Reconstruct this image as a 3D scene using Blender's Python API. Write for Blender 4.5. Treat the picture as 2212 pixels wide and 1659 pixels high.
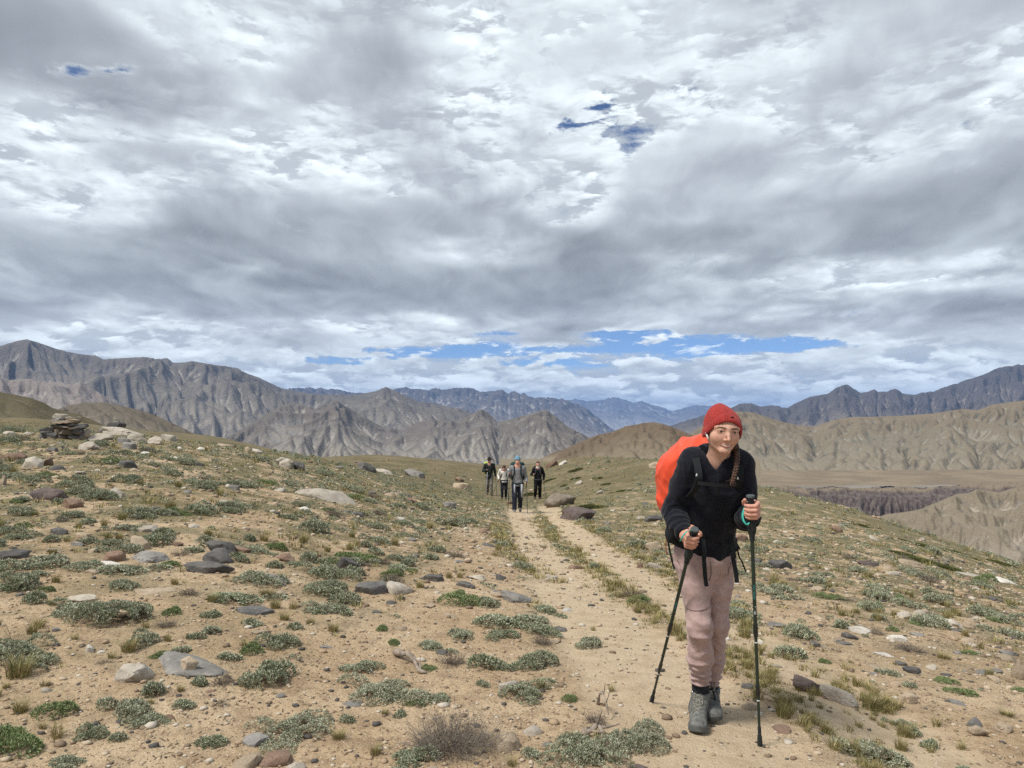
import bpy, bmesh, math, random
import numpy as np
from mathutils import Vector, Matrix, Euler

for _o in list(bpy.data.objects):
    bpy.data.objects.remove(_o)
scene = bpy.context.scene
COL = scene.collection

# ---------------------------------------------------------------- camera
CAM_H = 1.55
FPX = 1662.0 / 2212.0                       # focal length in picture widths
PITCH = math.atan(75.5 / 1662.0)
cam_data = bpy.data.cameras.new("camera")
cam = bpy.data.objects.new("camera", cam_data)
COL.objects.link(cam)
cam.location = (0.0, 0.0, CAM_H)
cam.rotation_euler = (math.pi / 2 + PITCH, 0.0, 0.0)
cam_data.sensor_width = 36.0
cam_data.lens = 36.0 * FPX
cam_data.clip_start = 0.05
cam_data.clip_end = 200000.0
scene.camera = cam

# ---------------------------------------------------------------- render settings
scene.render.engine = "CYCLES"
scene.view_settings.view_transform = "Standard"
scene.view_settings.look = "None"
scene.view_settings.gamma = 1.0
scene.view_settings.exposure = 0.6
scene.view_settings.use_curve_mapping = False
cy = scene.cycles
cy.max_bounces = 5
cy.diffuse_bounces = 3
cy.glossy_bounces = 2
cy.transmission_bounces = 2
cy.volume_bounces = 0
cy.transparent_max_bounces = 6
cy.use_denoising = False
cy.adaptive_threshold = 0.010

# ---------------------------------------------------------------- node helper
class NT:
    def __init__(self, tree):
        self.t = tree
        tree.nodes.clear()
    def new(self, typ, **props):
        n = self.t.nodes.new(typ)
        for k, v in props.items():
            setattr(n, k, v)
        return n
    def put(self, sock, v):
        if isinstance(v, bpy.types.NodeSocket):
            self.t.links.new(v, sock)
        elif v is not None:
            if sock.type == "RGBA" and len(v) == 3:
                v = (*v, 1.0)
            sock.default_value = v
    def m(self, op, a, b=None, c=None, clamp=False):
        n = self.new("ShaderNodeMath", operation=op, use_clamp=clamp)
        for i, v in enumerate((a, b, c)):
            if v is not None:
                self.put(n.inputs[i], v)
        return n.outputs[0]
    def vm(self, op, a, b=None, s=None):
        n = self.new("ShaderNodeVectorMath", operation=op)
        self.put(n.inputs[0], a)
        if b is not None:
            self.put(n.inputs[1], b)
        if s is not None:
            self.put(n.inputs[3], s)
        return n.outputs["Value"] if op in ("LENGTH", "DOT_PRODUCT", "DISTANCE") else n.outputs[0]
    def sep(self, v):
        n = self.new("ShaderNodeSeparateXYZ")
        self.put(n.inputs[0], v)
        return n.outputs[0], n.outputs[1], n.outputs[2]
    def comb(self, x, y, z):
        n = self.new("ShaderNodeCombineXYZ")
        for i, v in enumerate((x, y, z)):
            self.put(n.inputs[i], v)
        return n.outputs[0]
    def noise(self, vec, scale=1.0, detail=4.0, rough=0.5, dist=0.0, col=False, lac=2.0):
        n = self.new("ShaderNodeTexNoise")
        self.put(n.inputs["Vector"], vec)
        self.put(n.inputs["Scale"], scale)
        self.put(n.inputs["Detail"], detail)
        self.put(n.inputs["Roughness"], rough)
        self.put(n.inputs["Lacunarity"], lac)
        self.put(n.inputs["Distortion"], dist)
        return n.outputs["Color"] if col else n.outputs[0]
    def vor(self, vec, scale=1.0, feature="F1", out="Distance", rnd=1.0):
        n = self.new("ShaderNodeTexVoronoi", feature=feature)
        self.put(n.inputs["Vector"], vec)
        self.put(n.inputs["Scale"], scale)
        self.put(n.inputs["Randomness"], rnd)
        return n.outputs[out]
    def ramp(self, v, lo, hi, a=0.0, b=1.0, smooth=True):
        n = self.new("ShaderNodeMapRange", interpolation_type="SMOOTHSTEP" if smooth else "LINEAR")
        for i, x in enumerate((v, lo, hi, a, b)):
            self.put(n.inputs[i], x)
        return n.outputs[0]
    def mix(self, f, a, b, blend="MIX"):
        n = self.new("ShaderNodeMix", data_type="RGBA", blend_type=blend)
        self.put(n.inputs[0], f)
        self.put(n.inputs[6], a)
        self.put(n.inputs[7], b)
        return n.outputs[2]
    def attr(self, name, out="Fac"):
        return self.new("ShaderNodeAttribute", attribute_name=name).outputs[out]

# ---------------------------------------------------------------- sky and light
SUN_EL, SUN_AZ = math.radians(56.0), math.radians(-125.0)     # azimuth clockwise from +Y
SKY_STRENGTH = 0.085
CLOUD_GAIN = 0.565
ZOFF, YS = 0.07, 0.62                          # how steeply the deck recedes

def sky_spot(px, py, sx, sy):
    """picture position (2212 wide) and size of a patch of the cloud deck -> its place and size on the deck"""
    u, v = (px - 1106.0) / 1662.0, (905.0 - py) / 1662.0 + ZOFF
    return u / v, YS / v, sx / 1662.0 / v, YS * sy / 1662.0 / v ** 2

def build_world():
    w = bpy.data.worlds.new("World")
    scene.world = w
    w.use_nodes = True
    try:
        w.cycles.sampling_method = "MANUAL"
        w.cycles.sample_map_resolution = 512
    except Exception:
        pass
    g = NT(w.node_tree)
    d = g.new("ShaderNodeTexCoord").outputs["Generated"]
    x, y, z = g.sep(d)
    zc = g.m("ADD", g.m("MAXIMUM", z, 0.0), ZOFF)
    p = g.comb(g.m("DIVIDE", x, zc), g.m("DIVIDE", g.m("MULTIPLY", y, YS), zc), 0.0)
    # --- where the deck is thick (+) or thin (-)
    thick = [  # px, py, sx, sy, amount
        (150, 610, 380, 50, .085), (560, 640, 200, 36, .07), (1000, 600, 420, 38, .07), (720, 560, 260, 40, .04),
        (2020, 440, 260, 60, .09), (1750, 330, 260, 60, .05), (1650, 520, 330, 28, .05), (1150, 500, 240, 30, .05),
        (620, 160, 150, 50, .05), (200, 40, 330, 40, .0), (1500, 640, 300, 22, .08), (2050, 640, 260, 26, .09),
        (1250, 90, 260, 50, .01), (1900, 180, 250, 50, .02), (820, 430, 200, 50, .05), (2000, 700, 200, 14, .07),
        (290, 300, 70, 22, .06), (400, 480, 60, 20, .04), (560, 665, 70, 16, .08), (900, 480, 200, 26, .05), (600, 735, 70, 12, .07),
        (260, 400, 150, 60, -.10), (200, 260, 180, 60, -.08), (620, 370, 130, 40, -.07), (1180, 400, 160, 50, -.05),
        (930, 560, 160, 14, -.05), (300, 690, 260, 22, -.10), (760, 690, 160, 14, -.07), (1500, 470, 200, 20, -.06),
        (1330, 555, 200, 14, -.06), (1050, 60, 160, 60, -.05), (1800, 600, 260, 10, -.06), (1300, 790, 700, 26, -.05),
    ]
    px_, py_, _ = g.sep(p)
    def spots(lst):
        tot = None
        for (ax, ay, sx, sy, amt) in lst:
            X, Y, SX, SY = sky_spot(ax, ay, sx, sy)
            ex = g.m("POWER", g.m("DIVIDE", g.m("SUBTRACT", px_, X), SX), 2.0)
            ey = g.m("POWER", g.m("DIVIDE", g.m("SUBTRACT", py_, Y), SY), 2.0)
            e = g.m("EXPONENT", g.m("MULTIPLY", g.m("ADD", ex, ey), -0.5))
            tot = g.m("MULTIPLY", e, amt) if tot is None else g.m("MULTIPLY_ADD", e, amt, tot)
        return tot
    bias = spots(thick)
    gap = spots([(1240, 248, 72, 20, .92), (1305, 208, 26, 22, .9), (1375, 295, 24, 42, .9), (1498, 165, 26, 18, .6),
                 (140, 110, 66, 16, .9), (235, 105, 30, 12, .75),
                 (1480, 745, 118, 21, 1.75), (1330, 722, 80, 9, 1.2), (1080, 718, 50, 6, 1.1), (960, 762, 130, 12, 1.05),
                 (740, 776, 50, 9, 1.3), (1730, 736, 85, 14, 1.8), (1190, 783, 100, 7, 1.1), (1060, 752, 190, 12, .8)])
    # --- drifting detail
    warp = g.noise(p, 1.3, 3.0, 0.5, col=True)
    pw = g.vm("ADD", p, g.vm("SCALE", g.vm("SUBTRACT", warp, (0.5, 0.5, 0.5)), s=0.45))
    az = g.m("ARCTAN2", x, y)
    jit = g.new("ShaderNodeTexWhiteNoise", noise_dimensions="3D")
    g.put(jit.inputs["Vector"], g.vm("SCALE", d, s=9137.0))
    jit = jit.outputs["Value"]
    gq = g.comb(g.m("MULTIPLY", az, 11.0), g.m("MULTIPLY", z, 19.0), 4.0)
    gs = g.comb(g.m("MULTIPLY", az, 9.0), g.m("MULTIPLY", z, 62.0), 8.0)
    gapw = g.m("MULTIPLY", g.m("SUBTRACT", g.noise(gs, 1.5, 8.0, 0.62), 0.5), 2.4)
    gap = g.m("ADD", gap, g.m("MULTIPLY", gapw, g.ramp(gap, 0.15, 0.6)))
    gapn = g.m("ADD", gap, g.m("MULTIPLY", g.m("SUBTRACT", g.noise(gq, 1.6, 9.0, 0.66, dist=0.5), 0.5), 3.2))
    hole = g.ramp(gapn, 0.30, 1.25)
    solid = g.m("SUBTRACT", 1.0, g.m("MULTIPLY", hole, 0.97))
    big = g.noise(pw, 0.55, 2.0, 0.5)
    NL = 5
    trans, acc = None, None
    high = g.ramp(z, 0.070, 0.125)
    for i in range(NL):
        pi = g.vm("SCALE", pw, s=g.m("MULTIPLY_ADD", jit, 0.035, 1.0 + 0.07 * i))
        pi = g.vm("ADD", pi, (3.7, 1.3, 0.2 * i))
        n = g.noise(pi, 1.35, 9.0, 0.585, lac=2.1)
        n = g.m("ADD", g.m("ADD", n, bias), g.m("MULTIPLY", g.m("SUBTRACT", big, 0.5), 0.26))
        dens = g.m("MAXIMUM", g.m("SUBTRACT", n, 0.435 + 0.026 * i), 0.0)
        a = g.m("SUBTRACT", 1.0, g.m("EXPONENT", g.m("MULTIPLY", dens, -12.0)))
        a = g.m("MULTIPLY", g.m("MULTIPLY", a, high), solid)
        # lit from above: thin cloud glows, thick cloud is grey below
        br = g.m("MULTIPLY_ADD", g.m("EXPONENT", g.m("MULTIPLY", dens, -9.0)), 0.52, 0.40 + 0.09 * i)
        if i in (0, 1, 3):                        # the sides that face the sun behind us are brighter
            n3 = g.noise(g.vm("ADD", pi, (-0.05, 0.13, 0.03)), 1.25, 6.0, 0.60, lac=2.1)
            n4 = g.noise(pi, 1.25, 6.0, 0.60, lac=2.1)
            br = g.m("MULTIPLY_ADD", g.m("SUBTRACT", n3, n4), 0.8, br)
            br = g.m("MINIMUM", g.m("MAXIMUM", br, 0.36), 0.98)
        tr = trans if trans is not None else 1.0
        wgt = g.m("MULTIPLY", a, tr)
        acc = g.m("MULTIPLY", wgt, br) if acc is None else g.m("MULTIPLY_ADD", wgt, br, acc)
        trans = g.m("MULTIPLY", g.m("SUBTRACT", 1.0, a), tr)
    # the far decks seen from the side: heaped clouds with bright tops and grey undersides
    for k, (sa, se, thr, seed) in enumerate(((9.0, 26.0, .47, 2.0), (15.0, 44.0, .46, 9.0))):
        q = g.comb(g.m("MULTIPLY", az, sa), g.m("MULTIPLY", z, se), seed)
        wq = g.noise(q, 1.1, 3.0, 0.5, col=True)
        q = g.vm("ADD", q, g.vm("SCALE", g.vm("SUBTRACT", wq, (0.5, 0.5, 0.5)), s=0.7))
        n1 = g.noise(q, 1.0, 8.0, 0.58)
        n2 = g.noise(g.vm("ADD", q, (0.07, 0.30, 0.0)), 1.0, 4.0, 0.55)
        dn = g.m("SUBTRACT", g.m("SUBTRACT", n1, g.m("MULTIPLY", hole, 0.12)), thr)
        a = g.ramp(dn, -0.01, 0.07)
        br = g.m("ADD", 1.04, g.m("MULTIPLY", g.m("SUBTRACT", n1, n2), 2.3))
        br = g.m("ADD", br, g.m("MULTIPLY", g.m("SUBTRACT", 0.07, g.m("MAXIMUM", dn, 0.0)), 0.8))
        br = g.m("MINIMUM", g.m("MAXIMUM", br, 0.64), 1.40)
        wgt = g.m("MULTIPLY", a, trans)
        acc = g.m("MULTIPLY_ADD", wgt, br, acc)
        trans = g.m("MULTIPLY", g.m("SUBTRACT", 1.0, a), trans)
    veil_n = g.noise(pw, 2.2, 6.0, 0.55)
    veil = g.m("MULTIPLY_ADD", veil_n, 0.40, 0.56)
    veil_a = g.m("MULTIPLY", g.m("SUBTRACT", 1.0, hole), 0.96)
    wgt = g.m("MULTIPLY", trans, veil_a)
    acc = g.m("MULTIPLY_ADD", wgt, veil, acc)
    blue_w = g.m("SUBTRACT", trans, wgt)
    cov = g.m("SUBTRACT", 1.0, blue_w)
    lum = g.m("DIVIDE", acc, g.m("MAXIMUM", cov, 0.02))
    tone = g.mix(g.ramp(lum, 0.35, 1.05, smooth=False), (0.868, 0.946, 1.052), (0.915, 1.0, 1.05))
    ccol = g.vm("SCALE", tone, s=g.m("MULTIPLY", lum, CLOUD_GAIN))
    bc = g.new("ShaderNodeBackground")
    g.put(bc.inputs[0], ccol)
    bc.inputs[1].default_value = 1.0
    sky = g.new("ShaderNodeTexSky", sky_type="NISHITA")
    sky.sun_disc = False
    sky.sun_elevation = SUN_EL
    sky.sun_rotation = SUN_AZ
    sky.altitude = 4500.0
    sky.air_density = 0.9
    sky.dust_density = 0.0
    sky.ozone_density = 5.0
    bs = g.new("ShaderNodeBackground")
    g.put(bs.inputs[0], sky.outputs[0])
    bs.inputs[1].default_value = SKY_STRENGTH
    mx = g.new("ShaderNodeMixShader")
    g.put(mx.inputs[0], cov)
    g.put(mx.inputs[1], bs.outputs[0])
    g.put(mx.inputs[2], bc.outputs[0])
    bg = g.new("ShaderNodeBackground")
    bg.inputs[0].default_value = (0.20, 0.17, 0.13, 1.0)
    mg = g.new("ShaderNodeMixShader")
    g.put(mg.inputs[0], g.ramp(z, -0.03, -0.012))
    g.put(mg.inputs[1], bg.outputs[0])
    g.put(mg.inputs[2], mx.outputs[0])
    out = g.new("ShaderNodeOutputWorld")
    g.put(out.inputs[0], mg.outputs[0])
build_world()

sun_data = bpy.data.lights.new("sun", "SUN")
sun_data.energy = 2.8
sun_data.angle = math.radians(14.0)
sun_data.color = (1.0, 0.955, 0.89)
sun = bpy.data.objects.new("sun", sun_data)
COL.objects.link(sun)
_dir = Vector((math.sin(SUN_AZ) * math.cos(SUN_EL), math.cos(SUN_AZ) * math.cos(SUN_EL), math.sin(SUN_EL)))
sun.rotation_euler = _dir.to_track_quat("Z", "Y").to_euler()

# ================================================================ numpy helpers
RNG = np.random.default_rng(20240817)
_perm = np.random.default_rng(5).permutation(256)
PERM = np.concatenate([_perm, _perm, _perm]).astype(np.int64)
_ga = np.random.default_rng(6).uniform(0, 2 * np.pi, 256)
G2 = np.stack([np.cos(_ga), np.sin(_ga)], 1)
_g3 = np.random.default_rng(7).normal(size=(256, 3))
G3 = (_g3 / np.linalg.norm(_g3, axis=1, keepdims=True)).astype(np.float32)

def pn2(x, y):
    xi = np.floor(x).astype(np.int64); yi = np.floor(y).astype(np.int64)
    xf = x - xi; yf = y - yi
    u = xf * xf * xf * (xf * (xf * 6 - 15) + 10); v = yf * yf * yf * (yf * (yf * 6 - 15) + 10)
    xi &= 255; yi &= 255
    def gr(a, b, dx, dy):
        g = G2[PERM[PERM[a & 255] + (b & 255)]]
        return g[..., 0] * dx + g[..., 1] * dy
    n00 = gr(xi, yi, xf, yf); n10 = gr(xi + 1, yi, xf - 1, yf)
    n01 = gr(xi, yi + 1, xf, yf - 1); n11 = gr(xi + 1, yi + 1, xf - 1, yf - 1)
    a = n00 + u * (n10 - n00); b = n01 + u * (n11 - n01)
    return (a + v * (b - a)) * 1.5

def fbm2(x, y, octv=4, rough=0.5, lac=2.03, ridged=False):
    s = 0.0; a = 1.0; t = 0.0
    for i in range(octv):
        n = pn2(x + 17.3 * i, y - 9.1 * i)
        if ridged:
            n = 1 - 2 * np.abs(n)
        s = s + a * n; t += a; a *= rough; x = x * lac; y = y * lac
    return s / t

def pn3(x, y, z):
    xi = np.floor(x).astype(np.int64); yi = np.floor(y).astype(np.int64); zi = np.floor(z).astype(np.int64)
    xf = (x - xi).astype(np.float32); yf = (y - yi).astype(np.float32); zf = (z - zi).astype(np.float32)
    u = xf * xf * (3 - 2 * xf); v = yf * yf * (3 - 2 * yf); w = zf * zf * (3 - 2 * zf)
    def gr(i, j, k):
        g = G3[PERM[PERM[PERM[(xi + i) & 255] + ((yi + j) & 255)] + ((zi + k) & 255)]]
        return g[..., 0] * (xf - i) + g[..., 1] * (yf - j) + g[..., 2] * (zf - k)
    def lx(j, k):
        a = gr(0, j, k); return a + u * (gr(1, j, k) - a)
    def ly(k):
        a = lx(0, k); return a + v * (lx(1, k) - a)
    a = ly(0)
    return (a + w * (ly(1) - a)) * 1.4

def sstep(x, a, b):
    t = np.clip((x - a) / (b - a), 0, 1)
    return t * t * (3 - 2 * t)

CP, SP = math.cos(PITCH), math.sin(PITCH)
def ray(px, py):
    """picture position (2212 x 1659) -> direction with unit length along the view's ground heading (+Y)"""
    a = (px - 1106.0) / 1662.0; b = (829.5 - py) / 1662.0
    y = CP - b * SP; z = SP + b * CP
    return a / y, 1.0, z / y
def at(px, py, depth):
    a, _, c = ray(px, py)
    return np.array((a * depth, depth, CAM_H + c * depth))
def project(p):
    x, y, z = p[..., 0], p[..., 1], p[..., 2] - CAM_H
    f = y * CP + z * SP; u = -y * SP + z * CP
    return 1106 + 1662 * x / f, 829.5 - 1662 * u / f

# ================================================================ scene helpers
def link(o, parent=None):
    COL.objects.link(o)
    if parent is not None:
        o.parent = parent
    return o

def tag(o, label=None, cat=None, group=None, kind=None):
    if label: o["label"] = label
    if cat: o["category"] = cat
    if group: o["group"] = group
    if kind: o["kind"] = kind
    return o

def empty(name, loc, rz=0.0):
    o = bpy.data.objects.new(name, None)
    o.empty_display_size = 0.1
    o.location = loc; o.rotation_euler = (0, 0, rz)
    return link(o)

def mesh_np(name, V, F, mat=None, smooth=True, sharp=None, attrs=None, F3=None):
    """V (n,3); F (m,k) with one k; F3 optional extra triangles; attrs {name: (n,) or (n,3)} on points"""
    me = bpy.data.meshes.new(name)
    V = np.asarray(V, dtype=np.float32)
    loops, starts, tot = [], [], 0
    for f in (F, F3):
        if f is None or len(f) == 0:
            continue
        f = np.asarray(f, dtype=np.int32)
        loops.append(f.ravel())
        starts.append(tot + np.arange(len(f), dtype=np.int32) * f.shape[1])
        tot += f.size
    loops = np.concatenate(loops); starts = np.concatenate(starts)
    me.vertices.add(len(V)); me.vertices.foreach_set("co", V.ravel())
    me.loops.add(len(loops)); me.loops.foreach_set("vertex_index", loops)
    me.polygons.add(len(starts)); me.polygons.foreach_set("loop_start", starts)
    for k, v in (attrs or {}).items():
        v = np.asarray(v, dtype=np.float32)
        if v.ndim == 1:
            a = me.attributes.new(k, "FLOAT", "POINT"); a.data.foreach_set("value", v)
        else:
            a = me.attributes.new(k, "FLOAT_VECTOR", "POINT"); a.data.foreach_set("vector", v.ravel())
    me.update(calc_edges=True)
    me.validate()
    if smooth:
        me.polygons.foreach_set("use_smooth", np.ones(len(me.polygons), dtype=bool))
        if sharp:
            me.set_sharp_from_angle(angle=math.radians(sharp))
    if mat is not None:
        for m in (mat if isinstance(mat, (list, tuple)) else [mat]):
            me.materials.append(m)
    return me

def obj(name, me, parent=None, loc=None, rot=None, scale=None):
    o = bpy.data.objects.new(name, me)
    if loc is not None: o.location = loc
    if rot is not None: o.rotation_euler = rot
    if scale is not None: o.scale = scale
    return link(o, parent)

def grid_faces(nu, nv, base=0):
    i = np.arange(nu - 1)[:, None] * nv + np.arange(nv - 1)[None, :]
    i = i.ravel() + base
    return np.stack([i, i + nv, i + nv + 1, i + 1], 1)

def merge(parts):
    """[(V, F)] with the same face size -> V, F"""
    vs, fs, o = [], [], 0
    for V, F in parts:
        vs.append(V); fs.append(np.asarray(F) + o); o += len(V)
    return np.concatenate(vs), np.concatenate(fs)

def tube(pts, radii, n=8, caps=True, squash=None):
    """swept tube through pts; squash=(k, axis) flattens the ring"""
    pts = np.asarray(pts, float); m = len(pts)
    radii = np.broadcast_to(np.asarray(radii, float), (m,))
    T = np.gradient(pts, axis=0); T /= np.linalg.norm(T, axis=1, keepdims=True) + 1e-12
    ref = np.array((0.0, 0.0, 1.0)) if abs(T[0][2]) < 0.9 else np.array((1.0, 0.0, 0.0))
    A = np.cross(T[0], ref); A /= np.linalg.norm(A)
    V = []
    for i in range(m):
        A = A - T[i] * np.dot(A, T[i]); A /= np.linalg.norm(A) + 1e-12
        B = np.cross(T[i], A)
        th = np.arange(n) * 2 * np.pi / n
        V.append(pts[i] + radii[i] * (np.cos(th)[:, None] * A + np.sin(th)[:, None] * B))
    V = np.concatenate(V)
    i = np.arange(m - 1)[:, None] * n; j = np.arange(n)[None, :]
    j2 = (j + 1) % n
    F = np.stack([(i + j).ravel(), (i + j2).ravel(), (i + n + j2).ravel(), (i + n + j).ravel()], 1)
    if caps:
        c0, c1 = len(V), len(V) + 1
        V = np.concatenate([V, pts[:1], pts[-1:]])
        jj = np.arange(n); k = (jj + 1) % n
        b = (m - 1) * n
        F = np.concatenate([F, np.stack([k, jj, np.full(n, c0), np.full(n, c0)], 1)[:, [0, 1, 2, 3]],
                            np.stack([b + jj, b + k, np.full(n, c1), np.full(n, c1)], 1)])
    return V, F

def fix_quads(F):
    """split quads with a doubled corner into triangles"""
    F = np.asarray(F)
    deg = F[:, 2] == F[:, 3]
    return F[~deg], F[deg][:, :3]

def tube_mesh(name, parts, mat, **kw):
    V, F = merge(parts)
    q, t = fix_quads(F)
    return mesh_np(name, V, q, mat, F3=t, **kw)

def ribbon(pts, side, w, th=0.002):
    """flat strap through pts, width w along side vectors"""
    pts = np.asarray(pts, float); m = len(pts)
    side = np.broadcast_to(np.asarray(side, float), (m, 3))
    side = side / np.linalg.norm(side, axis=1, keepdims=True)
    w = np.broadcast_to(np.asarray(w, float), (m,))[:, None]
    T = np.gradient(pts, axis=0); T /= np.linalg.norm(T, axis=1, keepdims=True) + 1e-12
    N = np.cross(T, side); N /= np.linalg.norm(N, axis=1, keepdims=True) + 1e-12
    a = pts - side * w / 2 + N * th / 2; b = pts + side * w / 2 + N * th / 2
    c = pts + side * w / 2 - N * th / 2; d = pts - side * w / 2 - N * th / 2
    V = np.stack([a, b, c, d], 1).reshape(-1, 3)
    i = np.arange(m - 1)[:, None] * 4; j = np.arange(4)[None, :]; j2 = (j + 1) % 4
    F = np.stack([(i + j).ravel(), (i + j2).ravel(), (i + 4 + j2).ravel(), (i + 4 + j).ravel()], 1)
    e = (m - 1) * 4
    F = np.concatenate([F, [[3, 2, 1, 0], [e, e + 1, e + 2, e + 3]]])
    return V, F

def spline(pts, n):
    """Catmull-Rom through pts"""
    P = np.asarray(pts, float)
    P = np.concatenate([2 * P[:1] - P[1:2], P, 2 * P[-1:] - P[-2:-1]])
    m = len(P) - 3
    t = np.linspace(0, m - 1e-6, n); i = t.astype(int); f = (t - i)[:, None]
    a, b, c, d = P[i], P[i + 1], P[i + 2], P[i + 3]
    return 0.5 * (2 * b + (c - a) * f + (2 * a - 5 * b + 4 * c - d) * f ** 2 + (3 * b - a - 3 * c + d) * f ** 3)

_ico = {}
def ico(sub):
    if sub not in _ico:
        bm = bmesh.new(); bmesh.ops.create_icosphere(bm, subdivisions=sub, radius=1.0)
        bm.verts.ensure_lookup_table()
        _ico[sub] = (np.array([v.co[:] for v in bm.verts]), np.array([[v.index for v in f.verts] for f in bm.faces]))
        bm.free()
    return _ico[sub]


# ================================================================ materials
def principled(name, rough=0.9, spec=0.2):
    m = bpy.data.materials.new(name)
    m.use_nodes = True
    g = NT(m.node_tree)
    b = g.new("ShaderNodeBsdfPrincipled")
    b.inputs["Roughness"].default_value = rough
    b.inputs["Specular IOR Level"].default_value = spec
    out = g.new("ShaderNodeOutputMaterial")
    g.put(out.inputs[0], b.outputs[0])
    return m, g, b

def bump(g, b, h, strength=0.5, dist=0.01):
    n = g.new("ShaderNodeBump")
    n.inputs["Strength"].default_value = strength
    n.inputs["Distance"].default_value = dist
    g.put(n.inputs["Height"], h)
    g.put(b.inputs["Normal"], n.outputs[0])

def simple_mat(name, col, rough=0.8, spec=0.2, var=0.15, scale=40.0, bmp=0.0, bscale=120.0, sheen=0.0, metal=0.0, bdist=0.002):
    m, g, b = principled(name, rough, spec)
    tc = g.new("ShaderNodeTexCoord").outputs["Object"]
    n = g.noise(tc, scale, 5.0, 0.6)
    k = g.ramp(n, 0.3, 0.7, 1 - var, 1 + var)
    g.put(b.inputs["Base Color"], g.vm("SCALE", tuple(col), s=k))
    if metal: b.inputs["Metallic"].default_value = metal
    if sheen:
        b.inputs["Sheen Weight"].default_value = sheen
        b.inputs["Sheen Roughness"].default_value = 0.5
    if bmp:
        bump(g, b, g.noise(tc, bscale, 4.0, 0.6), bmp, bdist)
    return m

# ================================================================ near ground
# along each heading (picture column): (depth m, height m)
def _zy(d, y):                       # height of a point seen at picture row y at depth d
    return CAM_H + ray(1106, y)[2] * d
_cols = {
    -900: [(0, 0), (3.5, .1), (10, .7), (22, 1.3), (40, 1.2), (60, 1.8), (90, 1.0), (140, -5)],
    0:    [(0, 0), (3.5, .06), (6, .2), (10, .47), (15, .82), (22, _zy(22, 935)), (30, 1.02), (45, _zy(45, 921)), (60, _zy(60, 902)), (85, 1.2), (140, -6)],
    120:  [(0, 0), (3.5, .05), (6, .18), (10, .43), (15, .78), (22, _zy(22, 937)), (30, .98), (45, .95), (60, _zy(60, 906)), (85, .9), (140, -6)],
    300:  [(0, 0), (3.5, .04), (6, .14), (10, .36), (15, .67), (24, _zy(24, 944)), (32, .8), (48, .5), (70, _zy(70, 930)), (95, -.3), (140, -6)],
    450:  [(0, 0), (3.5, .03), (6, .10), (10, .26), (15, .48), (26, _zy(26, 958)), (34, .4), (50, -.2), (90, _zy(90, 938)), (115, -1.5), (150, -7)],
    600:  [(0, 0), (3.5, .02), (6, .05), (10, .12), (15, .2), (30, _zy(30, 979)), (40, -.4), (60, -1.5), (90, _zy(90, 973)), (115, -4), (150, -9)],
    700:  [(0, 0), (3.5, .01), (6, .01), (10, 0.0), (15, .0), (32, _zy(32, 991)), (45, -.9), (60, _zy(60, 990)), (80, -2.6), (110, -6), (150, -12)],
    816:  [(0, 0), (3.5, .0), (6, -.03), (10, -.12), (15, -.25), (30, -.75), (42, -1.25), (62, _zy(62, 983)), (80, -2.2), (110, -6), (150, -12)],
    950:  [(0, 0), (3.5, .0), (6, -.06), (10, -.22), (15, -.48), (25, -1.0), (38, -1.75), (60, _zy(60, 996)), (80, -2.9), (110, -7), (150, -12)],
    1060: [(0, 0), (3.5, .0), (6, -.09), (10, -.31), (15, -.66), (25, -1.33), (38, -2.2), (48, -2.3), (62, _zy(62, 1008)), (80, -3.4), (110, -8), (150, -13)],
    1130: [(0, 0), (3.5, .0), (6, -.11), (10, -.36), (15, -.76), (24.6, -1.42), (36, -2.28), (48, -2.4), (62, _zy(62, 1010)), (80, -3.6), (110, -8), (150, -13)],
    1200: [(0, 0), (3.5, .0), (6, -.12), (10, -.39), (15, -.8), (25, -1.42), (36, -1.95), (50, _zy(50, 1000)), (70, -2.2), (110, -8), (150, -13)],
    1300: [(0, 0), (3.5, .01), (4.4, .0), (6, -.12), (10, -.43), (15, -.86), (25, -1.35), (36, -1.35), (46, _zy(46, 993)), (65, -1.8), (110, -9), (150, -14)],
    1450: [(0, 0), (3.5, .02), (4.4, .0), (6, -.15), (10, -.5), (15, -.94), (25, -1.25), (33, -1.05), (40, _zy(40, 996)), (60, -2.5), (110, -11), (150, -16)],
    1640: [(0, 0), (3.5, .01), (4.4, -.03), (6, -.20), (10, -.58), (15, -1.02), (22, -1.22), (30, _zy(30, 1054)), (45, -3.2), (80, -12), (150, -24)],
    1762: [(0, 0), (3.5, -.02), (4.4, -.07), (6, -.25), (10, -.65), (15, -1.12), (22, -1.38), (28, _zy(28, 1083)), (42, -3.6), (80, -13), (150, -26)],
    1885: [(0, 0), (3.5, -.09), (6, -.31), (10, -.73), (15, -1.26), (22, -1.7), (27, _zy(27, 1119)), (40, -4.2), (80, -15), (150, -28)],
    2014: [(0, 0), (3.5, -.11), (6, -.36), (10, -.84), (15, -1.47), (21, -2.05), (26, _zy(26, 1164)), (38, -5), (80, -17), (150, -30)],
    2212: [(0, 0), (3.5, -.14), (6, -.45), (10, -1.05), (15, -1.85), (20, -2.6), (25, _zy(25, 1225)), (36, -6.2), (80, -20), (150, -34)],
    3200: [(0, 0), (3.5, -.3), (6, -.8), (10, -1.8), (15, -3.0), (25, -5.6), (36, -9), (80, -24), (150, -40)],
}
_pxs = sorted(_cols)
_AZ = np.array([math.atan((p - 1106) / 1662.0) for p in _pxs])
_R = np.concatenate([[0.0], np.exp(np.linspace(math.log(1.0), math.log(150.0), 140))])
_tab = []
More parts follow.
